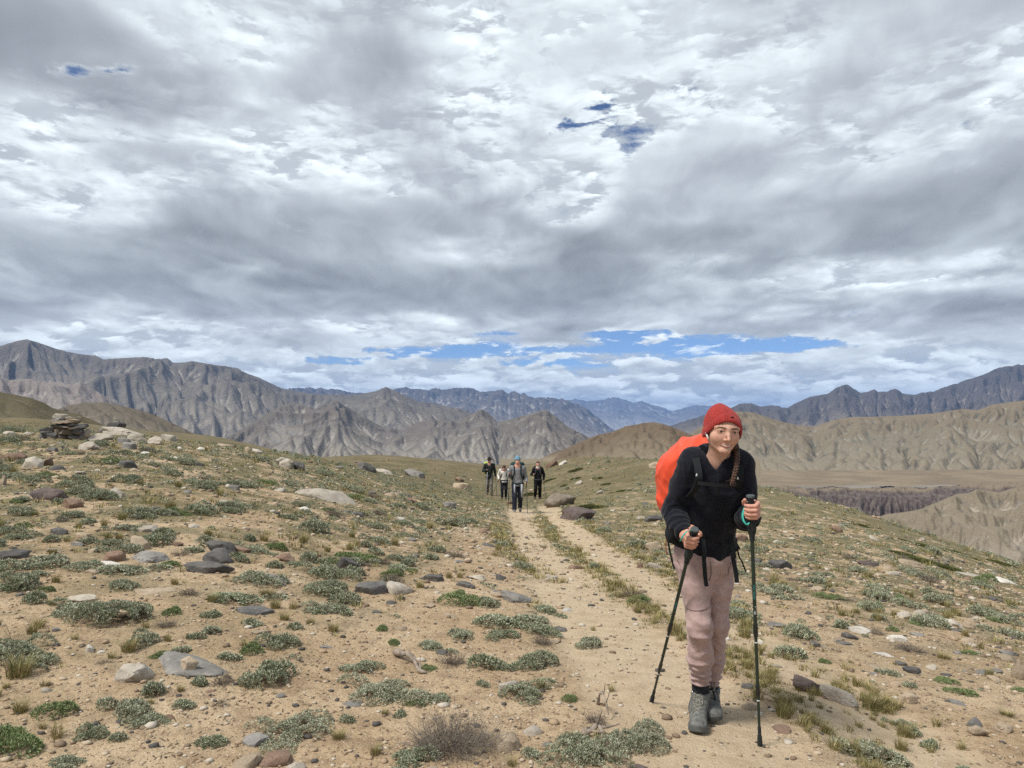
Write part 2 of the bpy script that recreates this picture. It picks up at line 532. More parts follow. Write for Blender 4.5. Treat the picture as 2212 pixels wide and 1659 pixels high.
for p, a in zip(_pxs, _AZ):
    dz = _cols[p]
    d = np.array([q[0] for q in dz], float) / math.cos(a); z = np.array([q[1] for q in dz], float)
    # smooth interpolation (monotone-limited cubic)
    h = np.diff(d); s = np.diff(z) / h
    m_ = np.zeros(len(d)); m_[1:-1] = (s[:-1] * h[1:] + s[1:] * h[:-1]) / (h[1:] + h[:-1]); m_[0] = s[0]; m_[-1] = s[-1]
    k = np.clip(np.searchsorted(d, _R, side="right") - 1, 0, len(h) - 1)
    t = np.clip((_R - d[k]) / h[k], 0, 1)
    zz = (2*t**3 - 3*t**2 + 1) * z[k] + (t**3 - 2*t**2 + t) * h[k] * m_[k] + (-2*t**3 + 3*t**2) * z[k+1] + (t**3 - t**2) * h[k] * m_[k+1]
    _tab.append(zz)
_tab = np.array(_tab)
# behind the camera the slope levels off
_AZf = np.concatenate([[-math.pi], [-2.2], [-1.5], _AZ, [1.5], [2.2], [math.pi]])
_back = np.interp(_R, [0, 10, 40, 90, 150], [0, .3, .8, -.5, -6])
_lft = np.interp(_R, [0, 10, 40, 90, 150], [0, .8, 1.8, 1.0, -6]); _rgt = np.interp(_R, [0, 10, 40, 90, 150], [0, -1.6, -8, -22, -40])
_tabf = np.concatenate([[_back], [_back * .5 + _lft * .5], [_lft], _tab, [_rgt], [_rgt * .5 + _back * .5], [_back]])
_AZd = np.linspace(-math.pi, math.pi, 1441)
_T = np.stack([np.interp(_AZd, _AZf, _tabf[:, j]) for j in range(len(_R))], 1)
_kern = np.exp(-0.5 * (np.arange(-14, 15) / 5.0) ** 2); _kern /= _kern.sum()
_Tp = np.concatenate([_T[-15:-1], _T, _T[1:15]])
_T = np.stack([np.convolve(_Tp[:, j], _kern, "valid") for j in range(len(_R))], 1)

def ground_base(x, y):
    r = np.hypot(x, y); a = np.arctan2(x, y)
    fi = (a + math.pi) / (2 * math.pi) * 1440.0
    i = np.clip(fi.astype(int), 0, 1439); fi = fi - i
    fr = np.where(r < 1.0, r, 1.0 + (np.log(np.maximum(r, 1.0)) / math.log(150.0)) * 139.0)
    fr = np.clip(fr, 0, 139.999); j = fr.astype(int); fr = fr - j
    return (_T[i, j] * (1 - fi) + _T[i + 1, j] * fi) * (1 - fr) + (_T[i, j + 1] * (1 - fi) + _T[i + 1, j + 1] * fi) * fr

def hit(px, py):
    """where the picture ray (2212 px wide) meets the near ground"""
    a, _, c = ray(px, py)
    t = np.exp(np.linspace(math.log(2.0), math.log(140.0), 900))
    z = CAM_H + c * t - ground_base(a * t, t)
    k = np.argmax(z < 0) if (z < 0).any() else len(t) - 1
    k = max(k, 1)
    f = z[k - 1] / (z[k - 1] - z[k]) if z[k] != z[k - 1] else 0
    d = t[k - 1] + (t[k] - t[k - 1]) * min(max(f, 0), 1)
    return a * d, d

def _poly(pts):
    return np.array([hit(*p) for p in pts])
TRACK_L = _poly([(1122, 1100), (1135, 1125), (1160, 1165), (1205, 1235), (1285, 1330), (1390, 1440), (1480, 1550), (1540, 1655)])
TRACK_R = _poly([(1180, 1092), (1215, 1130), (1265, 1170), (1345, 1230), (1440, 1290), (1580, 1370), (1725, 1455), (1840, 1535), (1950, 1620), (2010, 1655)])
TRACK_0 = _poly([(1052, 1150), (1052, 1190), (1050, 1240), (1010, 1300), (960, 1380), (880, 1480), (760, 1590), (690, 1655)])
SAND_R = _poly([(1560, 1300), (1680, 1370), (1830, 1430), (1990, 1500), (2150, 1600)])
STRIP_M = _poly([(1165, 1115), (1191, 1160), (1241, 1200), (1291, 1230), (1358, 1290), (1425, 1330), (1560, 1400), (1661, 1475), (1708, 1508), (1775, 1573), (1891, 1655)])
STRIP_R = _poly([(1230, 1110), (1330, 1170), (1480, 1260), (1661, 1396), (1752, 1423), (1808, 1456), (1848, 1500), (1925, 1546), (1975, 1580), (2008, 1606)])
STRIP_0 = _poly([(1075, 1130), (1090, 1170), (1110, 1205), (1140, 1230), (1175, 1250)])

def pl_dist(x, y, L):
    d = np.full(np.shape(x), 1e9)
    for (a, b) in zip(L[:-1], L[1:]):
        e = b - a; t = np.clip(((x - a[0]) * e[0] + (y - a[1]) * e[1]) / (e @ e), 0, 1)
        d = np.minimum(d, np.hypot(x - a[0] - t * e[0], y - a[1] - t * e[1]))
    return d

def track_mask(x, y):
    """1 on the bare tread of the double track"""
    w = 0.06 * fbm2(x * 1.7, y * 1.7, 3)
    m = np.maximum(1 - sstep(pl_dist(x, y, TRACK_L) + w, .33, .62), 1 - sstep(pl_dist(x, y, TRACK_R) + w, .28, .54))
    return m

def bare_mask(x, y):
    """1 where almost nothing grows (treads and trampled sand), 0 on the vegetated slope"""
    w = 0.12 * fbm2(x * 1.1 + 3, y * 1.1, 3)
    m = track_mask(x, y)
    m = np.maximum(m, .88 * (1 - sstep(pl_dist(x, y, TRACK_0) + w, .35, .85)))
    m = np.maximum(m, .55 * (1 - sstep(pl_dist(x, y, SAND_R) + w, .6, 1.5)))
    s = np.minimum(pl_dist(x, y, STRIP_M), np.minimum(pl_dist(x, y, STRIP_R) + .05, pl_dist(x, y, STRIP_0)))
    return m * sstep(s + w, .07, .20)

def ground_z(x, y, fine=True):
    x = np.asarray(x, float); y = np.asarray(y, float)
    r = np.hypot(x, y)
    z = ground_base(x, y)
    far = np.clip(r / 12.0, 0.3, 3.0)
    z = z + far * (0.030 * fbm2(x * .45, y * .45, 3) + 0.012 * fbm2(x * 1.6 + 7, y * 1.6, 3))
    tm = track_mask(x, y)
    z = z - 0.03 * tm
    if fine:
        near = np.clip(1.6 - r / 22.0, 0.25, 1.0)
        z = z + (1 - .55 * tm) * near * (0.010 * fbm2(x * 5.5, y * 5.5, 2) + 0.007 * fbm2(x * 15, y * 15 + 5, 3, .6))
    return z

def make_ground_mat():
    m, g, b = principled("stony_sand", 0.95, 0.1)
    pos = g.new("ShaderNodeNewGeometry").outputs["Position"]
    tread, bare, dist = g.attr("tread"), g.attr("bare"), g.attr("reach")
    n1 = g.noise(pos, 0.9, 6.0, 0.55); n2 = g.noise(pos, 6.0, 6.0, 0.62); n3 = g.noise(pos, 38.0, 5.0, 0.65)
    sand = g.mix(g.ramp(n1, .35, .68), (.415, .298, .182), (.515, .395, .258))
    sand = g.mix(g.ramp(n2, .42, .72, 0, .65), sand, (.235, .160, .100))
    sand = g.mix(g.ramp(n3, .54, .70, 0, .85), sand, (.150, .102, .066))
    sand = g.mix(g.ramp(n3, .42, .26, 0, .55), sand, (.560, .450, .320))
    path = g.mix(g.ramp(n2, .35, .7), (.520, .415, .288), (.440, .340, .225))
    path = g.mix(g.ramp(n3, .58, .78, 0, .45), path, (.260, .180, .115))
    # grit: pale and dark grains lying on the soil
    vc = g.vor(pos, 62.0, out="Color"); vd = g.vor(pos, 62.0)
    vr = g.sep(vc)[0]
    sand = g.mix(g.m("MULTIPLY", g.ramp(vd, .34, .22), g.ramp(vr, .70, .74)), sand, (.115, .082, .058))
    sand = g.mix(g.m("MULTIPLY", g.ramp(vd, .34, .22), g.ramp(vr, .24, .20)), sand, (.590, .500, .380))
    c = g.mix(g.m("MULTIPLY", tread, .80), sand, path)
    # further off the low growth that is too small to pick out tints the ground
    v1 = g.noise(pos, 1.3, 8.0, 0.66); v2 = g.noise(g.vm("ADD", pos, (40.0, 7.0, 0.0)), 2.9, 7.0, 0.66)
    cover = g.m("MULTIPLY", g.ramp(g.m("ADD", v1, g.m("MULTIPLY", dist, .10)), .45, .60), g.ramp(dist, .04, .45, 0.0, .85))
    cover = g.m("MULTIPLY", cover, g.m("SUBTRACT", 1.0, bare))
    green = g.mix(g.ramp(v2, .38, .62), (.135, .118, .052), (.140, .140, .085))
    green = g.mix(g.ramp(n3, .45, .7, 0, .6), green, (.075, .072, .034))
    c = g.mix(cover, c, green)
    far = g.ramp(dist, .75, 1.3, 0, .85)
    olive = g.mix(g.ramp(g.noise(pos, .5, 9.0, .7), .4, .62), (.118, .100, .054), (.190, .152, .094))
    c = g.mix(far, c, olive)
    g.put(b.inputs["Base Color"], c)
    h = g.m("ADD", g.m("MULTIPLY", n3, .55), g.m("ADD", g.m("MULTIPLY", g.noise(pos, 120.0, 4.0, .6), .35), n2))
    bump(g, b, h, 1.0, .028)
    return m
M_GROUND = make_ground_mat()

def build_ground():
    a0 = math.radians(41)
    az = np.concatenate([np.linspace(-math.pi, -a0, 60)[:-1], np.linspace(-a0, a0, 900), np.linspace(a0, math.pi, 60)[1:]])
    r = np.concatenate([[0.05, .6, 1.2, 1.8, 2.3], np.exp(np.linspace(math.log(2.7), math.log(32.0), 300)), np.exp(np.linspace(math.log(32.4), math.log(150.0), 70))])
    A, R = np.meshgrid(az, r, indexing="ij")
    x = R * np.sin(A); y = R * np.cos(A)
    z = ground_z(x, y)
    V = np.stack([x, y, z], -1).reshape(-1, 3)
    F = grid_faces(len(az), len(r))[:, ::-1]
    me = mesh_np("ground", V, F, M_GROUND, attrs={"tread": track_mask(x, y).ravel(), "bare": bare_mask(x, y).ravel(), "reach": (R / 30.0).ravel()})
    o = tag(obj("ground", me), "sandy stony mountain slope with sparse low scrub", kind="structure")
    return o
build_ground()

# ================================================================ hills and mountains
def erode(h, fixed, dx, dy, K, m=0.45, iters=30, uplift=None, diff=0.0):
    """stream-power erosion on a grid: valleys cut back from the fixed foot, spurs are left between them"""
    nu, nv = h.shape; n = nu * nv
    h = h.copy()
    up = np.zeros_like(h) if uplift is None else uplift
    idx = np.arange(n).reshape(nu, nv)
    offs = [(-1, 0), (1, 0), (0, -1), (0, 1), (-1, -1), (-1, 1), (1, -1), (1, 1)]
    fx = fixed.ravel()
    A = None
    for it in range(iters):
        best = np.zeros((nu, nv)); rc = idx.copy(); dd = np.ones((nu, nv))
        hp = np.pad(h, 1, constant_values=1e9); ip = np.pad(idx, 1, constant_values=-1)
        for (a, b) in offs:
            hn = hp[1 + a:1 + a + nu, 1 + b:1 + b + nv]; jn = ip[1 + a:1 + a + nu, 1 + b:1 + b + nv]
            L = math.hypot(a * dx, b * dy)
            s = (h - hn) / L
            k = s > best
            best[k] = s[k]; rc[k] = jn[k]; dd[k] = L
        rc = rc.ravel(); rc[fx] = np.arange(n)[fx]; dd = dd.ravel()
        depth = (rc != np.arange(n)).astype(np.int64); ptr = rc.copy()
        for _ in range(12):
            nd = depth[ptr]
            if not nd.any(): break
            depth = depth + nd; ptr = ptr[ptr]
        order = np.argsort(depth, kind="stable"); ds = depth[order]
        cuts = np.searchsorted(ds, np.arange(ds[-1] + 2))
        A = np.full(n, dx * dy)
        for L in range(ds[-1], 0, -1):
            q = order[cuts[L]:cuts[L + 1]]
            np.add.at(A, rc[q], A[q])
        hf = h.ravel() + up.ravel()
        hf[fx] = h.ravel()[fx]
        Fc = 14.0 * K * A ** m / dd
        for L in range(1, ds[-1] + 1):
            q = order[cuts[L]:cuts[L + 1]]
            r_ = hf[rc[q]]
            hf[q] = np.where(hf[q] > r_, (hf[q] + Fc[q] * r_) / (1 + Fc[q]), hf[q])
        h = hf.reshape(nu, nv)
        if diff:
            p = np.pad(h, 1, mode="edge")
            lap = (p[2:, 1:-1] + p[:-2, 1:-1] + p[1:-1, 2:] + p[1:-1, :-2] - 4 * h)
            h = h + diff * lap * (~fixed)
    return h, np.log(A.reshape(nu, nv) / (dx * dy) + 1)

def range_mat(name, crest, mid, foot, gully, pale, sc, strata=0.0, specks=0.0, tilt=0.0):
    m, g, b = principled(name, 0.97, 0.05)
    pos = g.new("ShaderNodeNewGeometry").outputs["Position"]
    p = g.vm("SCALE", pos, s=1.0 / sc)
    h, fl, tw = g.attr("rise"), g.attr("flow"), g.attr("fall")
    n1 = g.noise(p, 2.0, 6.0, .6); n2 = g.noise(p, 9.0, 7.0, .65)
    hh = g.m("ADD", h, g.m("MULTIPLY", g.m("SUBTRACT", n1, .5), .8))
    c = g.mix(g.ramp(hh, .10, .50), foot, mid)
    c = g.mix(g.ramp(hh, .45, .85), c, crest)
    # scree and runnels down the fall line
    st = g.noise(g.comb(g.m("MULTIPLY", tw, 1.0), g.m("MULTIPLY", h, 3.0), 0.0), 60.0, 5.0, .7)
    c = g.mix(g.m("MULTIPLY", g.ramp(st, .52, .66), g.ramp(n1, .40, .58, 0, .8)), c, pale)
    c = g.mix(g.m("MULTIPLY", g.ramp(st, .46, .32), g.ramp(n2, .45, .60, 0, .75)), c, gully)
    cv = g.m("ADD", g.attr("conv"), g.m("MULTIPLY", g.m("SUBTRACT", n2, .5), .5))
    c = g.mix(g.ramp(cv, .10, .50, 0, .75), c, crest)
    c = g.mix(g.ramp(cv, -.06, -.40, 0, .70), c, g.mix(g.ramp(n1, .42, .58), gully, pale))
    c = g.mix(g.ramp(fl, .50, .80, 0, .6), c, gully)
    if strata:
        x, y, z = g.sep(p)
        w = g.m("ADD", g.m("ADD", z, g.m("MULTIPLY", x, tilt)), g.m("MULTIPLY", n1, .25))
        band = g.noise(g.comb(0.0, 0.0, w), 26.0, 4.0, .6)
        c = g.mix(g.m("MULTIPLY", g.ramp(band, .55, .62), strata), c, g.mix(.5, crest, gully))
        c = g.mix(g.m("MULTIPLY", g.ramp(band, .42, .36), strata), c, pale)
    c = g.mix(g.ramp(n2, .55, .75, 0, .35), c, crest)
    if specks:
        v = g.vor(p, 70.0)
        c = g.mix(g.m("MULTIPLY", g.ramp(v, .22, .12), g.ramp(n1, .48, .60, 0, specks)), c, (.040, .042, .028))
    g.put(b.inputs["Base Color"], c)
    bump(g, b, g.m("ADD", n2, g.m("MULTIPLY", g.noise(p, 40.0, 5.0, .65), .5)), .9, sc * .035)
    return m

def make_range(name, label, sky, d_ridge, d_foot, y_foot, ncol, nrow, mat, seed, prof=1.15, K=0.02, iters=28, m=0.45,
               rough=0.10, back=0.35, diff=0.03, crag=0.0, spur=0.35, lock=0.9, ridge_bow=0.0, jag=0.0, jag_px=14.0, drop=.45):
    """sky: picture points of the crest line; the crest stands d_ridge metres away and the foot d_foot"""
    sky = np.array(sky, float)
    px = np.linspace(sky[0, 0], sky[-1, 0], ncol)
    py = np.interp(px, sky[:, 0], sky[:, 1])
    if jag:
        py = py - jag * np.clip(.45 + 1.3 * fbm2(px / 90 + seed, px * 0 + 5, 2), .1, 1.3) * (np.maximum(fbm2(px / jag_px + seed, px * 0 + seed * .7, 4, .62, ridged=True), -.2) - .1)
    tz = np.array([ray(a, b)[2] for a, b in zip(px, py)])           # rise per metre of depth
    tf = ray(1106, y_foot)[2]
    tx = (px - 1106) / 1662.0
    rg = np.random.default_rng(seed); ox, oy = rg.uniform(0, 200, 2)
    nb = max(6, int(nrow * 0.22)); nf = nrow - nb
    v = np.concatenate([np.linspace(0, 1, nf), 1 + back * np.linspace(0, 1, nb + 1)[1:]])
    U = np.linspace(0, 1, ncol)
    DR = d_ridge * (1 + ridge_bow * (fbm2(U * 5 + ox, U * 0 + oy, 3)))
    dep = d_foot + (DR[:, None] - d_foot) * v[None, :]
    X = tx[:, None] * dep
    z_r = CAM_H + tz * DR; z_f = CAM_H + tf * d_foot
    vv = np.clip(v, 0, 1)[None, :]
    H = (z_r - z_f)
    Hm = max(H.mean(), 1.0)
    dx = (px[-1] - px[0]) / 1662.0 * 0.5 * (d_ridge + d_foot) / ncol; dy = (d_ridge - d_foot) / nf
    s_ = Hm * 1.6
    nz = fbm2(X / s_ + ox, dep / s_ + oy, 6, .55, ridged=True) * spur * np.sin(np.pi * np.clip(vv, 0, 1)) ** .7
    nz2 = fbm2(X / s_ * 5 + ox, dep / s_ * 5 + oy, 4, .55)
    h = H[:, None] * (vv ** prof) * (1 + nz) + Hm * rough * nz2 * vv
    bk = np.clip((v - 1) / back, 0, 1)[None, :]
    h = h * (1 - drop * bk ** 1.2)
    if crag:
        sp = fbm2(X / (s_ * .12) + ox, dep / (s_ * .5), 4, .6, ridged=True)
        h = h + Hm * crag * np.maximum(sp - .1, 0) * vv ** 3 * (1 - bk)
    fixed = np.zeros(h.shape, bool); fixed[:, 0] = True; fixed[:, -1] = True
    h0 = h.copy()
    h, fl = erode(h, fixed, dx, dy, K, m, iters, uplift=np.maximum(h0, 0) * 0.02, diff=diff)
    # keep the crest line where it stands in the photograph
    for _ in range(3):
        t = (z_f + h - CAM_H) / dep
        cur = t.max(1); kk = t.argmax(1)
        want = tz
        dk = dep[np.arange(ncol), kk]
        num = want * dk + CAM_H - z_f; den = np.maximum(h[np.arange(ncol), kk], 1e-3)
        f = np.clip(num / den, .2, 5)
        w = np.ones(5) / 5.0
        fs = np.convolve(np.pad(f, 2, mode="edge"), w, "valid")
        f = f * lock + fs * (1 - lock)
        kw = max(9, ncol // 16) | 1
        wide = np.convolve(np.pad(f, kw // 2, mode="edge"), np.ones(kw) / kw, "valid")
        wide = np.convolve(np.pad(wide, kw // 2, mode="edge"), np.ones(kw) / kw, "valid")
        wgt = np.clip(v, 0, 1)[None, :] ** .35
        h = h * (1 + (wide[:, None] - 1) * wgt)
        vk = v[kk][:, None]
        near = np.exp(-((v[None, :] - vk) / .13) ** 2)
        h = h * (1 + (f / wide - 1)[:, None] * near)
    def blur(a, k):
        for ax in (0, 1):
            p = np.pad(a, [(k, k) if i == ax else (0, 0) for i in (0, 1)], mode="edge")
            c = np.cumsum(p, ax); c = np.concatenate([np.zeros_like(np.take(c, [0], ax)), c], ax)
            w_ = 2 * k + 1
            a = (np.take(c, np.arange(w_, c.shape[ax]), ax) - np.take(c, np.arange(0, c.shape[ax] - w_), ax)) / w_
        return a
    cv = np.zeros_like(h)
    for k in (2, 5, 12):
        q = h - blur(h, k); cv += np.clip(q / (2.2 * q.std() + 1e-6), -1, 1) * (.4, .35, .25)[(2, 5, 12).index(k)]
    Z = z_f + h
    V = np.stack([X, dep, Z], -1).reshape(-1, 3)
    F = grid_faces(ncol, nrow)[:, ::-1]
    fl = np.clip((fl - 2.0) / 6.5, 0, 1)
    me = mesh_np(name, V, F, mat, attrs={"rise": np.clip(h / (H[:, None] + 1e-3), 0, 1.2).ravel(), "flow": fl.ravel(), "conv": cv.ravel(),
                                         "fall": (X / s_ + .15 * fbm2(X / s_ * 2, dep / s_ * 2, 3)).ravel()})
    return tag(obj(name, me), label, kind="structure")

def build_mountains():
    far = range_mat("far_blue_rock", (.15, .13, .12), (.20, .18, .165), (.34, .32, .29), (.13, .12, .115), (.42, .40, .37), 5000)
    make_range("far_mountains", "farthest jagged mountains fading to blue", [(1160, 880), (1224, 866), (1241, 863), (1265, 867), (1290, 865), (1310, 863), (1335, 861), (1355, 865), (1368, 871), (1386, 866),
        (1409, 875), (1425, 879), (1437, 883), (1453, 892), (1471, 885), (1480, 882), (1501, 875), (1521, 877), (1541, 881), (1570, 888), (1640, 894), (1800, 900)],
        30000, 23000, 935, 330, 70, far, 11, jag=8, jag_px=19, crag=.40, K=.004, iters=12, spur=.5)
    jag = range_mat("jagged_grey_rock", (.115, .100, .090), (.165, .145, .128), (.29, .265, .235), (.12, .115, .115), (.40, .375, .34), 2500)
    make_range("jagged_mountains", "jagged blue grey mountain range behind the middle valley", [(560, 855), (600, 846), (626, 840), (660, 838), (691, 840), (730, 843), (760, 849), (800, 850), (830, 848), (854, 842), (877, 836), (890, 841),
        (908, 842), (935, 842), (962, 842), (980, 840), (996, 838), (1022, 839), (1037, 847), (1055, 846), (1075, 843), (1100, 849), (1117, 848), (1125, 853), (1132, 850),
        (1142, 858), (1157, 860), (1180, 858), (1200, 861), (1227, 868), (1247, 875), (1267, 884), (1287, 900), (1318, 925), (1340, 938), (1400, 960)],
        15000, 11000, 965, 420, 100, jag, 21, jag=9, jag_px=24, lock=1.0, crag=.50, K=.006, iters=16, spur=.5)
    big = range_mat("brown_mountain_rock", (.146, .129, .108), (.212, .188, .154), (.312, .280, .230), (.150, .146, .141), (.370, .342, .296), 900, strata=.25, tilt=.35)  # dark crest, pale foot: cloud shade on the upper ridges put into the rock
    make_range("brown_mountains", "large dark brown mountains with folded ridges on the left", [(-320, 700), (-150, 745), (-60, 752), (0, 747), (34, 737), (54, 733), (78, 740), (112, 752), (142, 760), (176, 766), (203, 769), (220, 776), (250, 775),
        (291, 772), (315, 772), (335, 776), (359, 774), (372, 784), (399, 783), (413, 780), (457, 788), (508, 795), (531, 806), (558, 816), (589, 830), (609, 840), (643, 846),
        (677, 851), (720, 853), (749, 854), (776, 852), (813, 845), (827, 838), (833, 836), (850, 844), (871, 854), (908, 869), (935, 871), (962, 877), (986, 882), (1006, 886), (1023, 896),
        (1057, 913), (1100, 930), (1160, 950)],
        7000, 4000, 1010, 560, 180, big, 31, jag=3, jag_px=30, K=.014, iters=24, spur=.95, prof=1.15, ridge_bow=.12, diff=.07)
    dark = range_mat("dark_slate_rock", (.100, .088, .080), (.140, .120, .104), (.215, .182, .145), (.108, .100, .098), (.27, .235, .20), 1200)
    make_range("dark_mountains", "dark mountain range rising to the right edge", [(1430, 925), (1500, 905), (1545, 890), (1582, 880), (1598, 872), (1624, 872), (1643, 880), (1672, 879), (1701, 882), (1724, 869), (1750, 857), (1789, 851), (1808, 838), (1821, 832),
        (1832, 832), (1845, 841), (1860, 849), (1876, 847), (1890, 841), (1897, 848), (1915, 847), (1927, 841), (1939, 841), (1950, 851), (1976, 854), (1992, 849), (2015, 847), (2047, 835), (2066, 830), (2095, 819),
        (2128, 809), (2160, 794), (2183, 791), (2199, 789), (2212, 791), (2300, 775), (2420, 790), (2600, 770)],
        8500, 6200, 945, 420, 110, dark, 41, jag=5, jag_px=22, K=.016, iters=26, spur=.4, crag=.05)
    craggy = range_mat("pale_crag_rock", (.230, .195, .170), (.300, .265, .230), (.21, .18, .15), (.150, .115, .105), (.40, .365, .32), 260, strata=.4, tilt=.5)
    make_range("pale_crags", "pale pinkish crags below the left mountain", [(-250, 800), (-100, 822), (0, 816), (20, 821), (44, 819), (68, 818), (84, 824), (101, 825), (135, 826), (155, 831), (173, 823), (190, 833), (217, 850), (244, 867), (280, 890), (330, 915), (400, 945)],
        3700, 3000, 950, 220, 70, craggy, 51, crag=.12, K=.012, iters=16, spur=.6)
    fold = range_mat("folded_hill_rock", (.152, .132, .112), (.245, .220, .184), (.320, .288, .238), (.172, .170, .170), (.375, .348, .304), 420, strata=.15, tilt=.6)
    make_range("folded_hills", "grey brown gullied hills across the valley floor", [(330, 1010), (400, 985), (470, 955), (520, 930), (560, 905), (600, 880), (626, 871), (652, 873), (680, 884), (700, 875), (725, 866), (750, 880), (790, 903), (830, 925), (870, 930), (905, 912), (935, 906),
        (965, 912), (1000, 905), (1022, 893), (1040, 884), (1055, 893), (1075, 912), (1100, 908), (1128, 900), (1150, 893), (1179, 885), (1200, 900), (1230, 925), (1262, 940), (1290, 955), (1330, 980), (1420, 1010)],
        4000, 2700, 1045, 460, 170, fold, 61, jag=4, jag_px=26, K=.013, iters=24, spur=.85, prof=1.05, ridge_bow=.16, diff=.06)
    olive = range_mat("olive_hill_earth", (.195, .158, .108), (.205, .178, .128), (.240, .202, .145), (.112, .108, .086), (.300, .270, .212), 160, specks=.8)
    make_range("olive_hills", "rounded olive brown hills with gullies on the right", [(1380, 985), (1440, 962), (1480, 943), (1523, 916), (1560, 898), (1591, 888), (1607, 890), (1627, 891), (1659, 902), (1692, 912), (1724, 919), (1756, 922), (1766, 919), (1801, 907), (1837, 901),
        (1885, 900), (1950, 898), (2015, 893), (2079, 883), (2111, 886), (2144, 874), (2176, 869), (2212, 865), (2300, 858), (2450, 868), (2650, 850)],
        2500, 1640, 1042, 560, 200, olive, 71, K=.009, iters=26, m=.47, spur=.66, prof=1.5, ridge_bow=.08, diff=.10)
    mid = range_mat("brown_hill_earth", (.150, .112, .076), (.215, .172, .118), (.235, .192, .132), (.125, .105, .080), (.270, .232, .172), 90, specks=.6)
    make_range("brown_hill", "bare brown hill with a dark crest in the middle", [(1080, 1030), (1130, 1010), (1167, 992), (1185, 983), (1205, 975), (1225, 968), (1246, 958), (1290, 940), (1320, 934), (1349, 922), (1379, 917), (1388, 914), (1409, 912), (1428, 915), (1449, 922), (1467, 929),
        (1485, 937), (1530, 958), (1575, 995), (1610, 1030), (1640, 1055)],
        900, 560, 1062, 240, 110, mid, 81, jag=3, jag_px=18, K=.012, iters=20, spur=.6, diff=.06, crag=.04)
    make_range("left_far_hill", "grey brown hill behind the cairns", [(60, 915), (100, 895), (135, 880), (152, 875), (183, 870), (217, 869), (257, 875), (305, 887), (338, 897), (359, 908), (389, 921), (423, 938), (460, 955), (520, 985)],
        900, 600, 1000, 180, 80, range_mat("grey_hill_earth", (.135, .116, .090), (.185, .162, .128), (.205, .180, .142), (.108, .098, .080), (.25, .22, .175), 90, specks=.6), 91, K=.012, iters=16, spur=.3, diff=.06)
    moor = range_mat("olive_slope_earth", (.105, .090, .054), (.120, .104, .064), (.14, .12, .08), (.085, .078, .05), (.17, .145, .10), 60, specks=.6)
    make_range("left_slope", "smooth dark olive slope at the left edge", [(-300, 800), (-100, 832), (0, 847), (34, 853), (68, 860), (95, 870), (115, 882), (169, 895), (203, 908), (237, 925), (300, 950), (380, 985)],
        420, 260, 985, 130, 60, moor, 95, K=.006, iters=10, spur=.2, diff=.10)
    spur_m = range_mat("pale_spur_earth", (.215, .180, .130), (.285, .242, .190), (.300, .248, .195), (.140, .132, .125), (.39, .345, .285), 45, specks=.35, strata=.25, tilt=.8)
    make_range("near_spur", "pale gullied spur dropping below the right slope", [(1700, 1250), (1780, 1165), (1850, 1130), (1885, 1119), (1908, 1111), (1950, 1106), (1982, 1100), (2005, 1090), (2031, 1080), (2063, 1067), (2086, 1065), (2105, 1057), (2128, 1059), (2153, 1064), (2176, 1056), (2212, 1049), (2300, 1035), (2450, 1030), (2650, 1000)],
        520, 330, 1420, 320, 180, spur_m, 101, K=.009, iters=22, spur=.7, diff=.04, prof=.9, rough=.25)

def build_badlands():
    """the terrace edge: a fluted purple-brown cliff along the river"""
    m, g, b = principled("purple_badland_clay", .97, .05)
    pos = g.new("ShaderNodeNewGeometry").outputs["Position"]
    x, y, z = g.sep(pos)
    n = g.noise(pos, .02, 6.0, .6)
    st = g.noise(g.comb(g.m("MULTIPLY", x, .10), g.m("MULTIPLY", y, .10), g.m("MULTIPLY", z, .012)), 1.0, 5.0, .7)
    band = g.noise(g.comb(0.0, 0.0, g.m("MULTIPLY_ADD", n, 12.0, z)), .16, 3.0, .6)
    c = g.mix(g.ramp(st, .38, .64), (.084, .066, .058), (.150, .121, .104))
    c = g.mix(g.ramp(band, .52, .60, 0, .5), c, (.185, .155, .136))
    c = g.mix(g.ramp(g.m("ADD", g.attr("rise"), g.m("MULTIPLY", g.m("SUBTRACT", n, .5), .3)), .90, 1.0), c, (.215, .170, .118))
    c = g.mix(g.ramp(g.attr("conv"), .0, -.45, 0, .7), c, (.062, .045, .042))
    g.put(b.inputs["Base Color"], c)
    bump(g, b, st, .8, 6.0)
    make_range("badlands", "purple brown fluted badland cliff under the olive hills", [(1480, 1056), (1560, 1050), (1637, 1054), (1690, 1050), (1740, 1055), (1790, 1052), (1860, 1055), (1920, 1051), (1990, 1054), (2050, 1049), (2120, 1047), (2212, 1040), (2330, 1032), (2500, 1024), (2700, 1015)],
        1440, 1275, 1172, 620, 110, m, 121, jag=5, jag_px=45, K=.010, iters=22, spur=.35, diff=.02, prof=.42, back=.55, ridge_bow=.04, rough=.12, drop=.02)
    # the terrace between the cliff and the hills
    tx = (np.linspace(1470, 2720, 240) - 1106) / 1662.0
    dd = np.linspace(1488, 1790, 30)
    T, D = np.meshgrid(tx, dd, indexing="ij")
    zt = CAM_H + ray(1106, 1058)[2] * 1440.0
    Z = zt + 3 + (D - 1440) * .030 + 2.5 * fbm2(T * D / 60, D / 60, 4) + (T - .5) * 9
    V = np.stack([T * D, D, Z], -1).reshape(-1, 3)
    mt, g2, b2 = principled("terrace_gravel", .97, .05)
    p2 = g2.new("ShaderNodeNewGeometry").outputs["Position"]
    n2 = g2.noise(p2, .012, 8.0, .62)
    g2.put(b2.inputs["Base Color"], g2.mix(g2.ramp(n2, .38, .62), (.235, .185, .122), (.180, .142, .098)))
    me = mesh_np("terrace", V, grid_faces(240, 30)[:, ::-1], mt)
    tag(obj("terrace", me), "flat tan gravel terrace above the badland cliff", kind="structure")

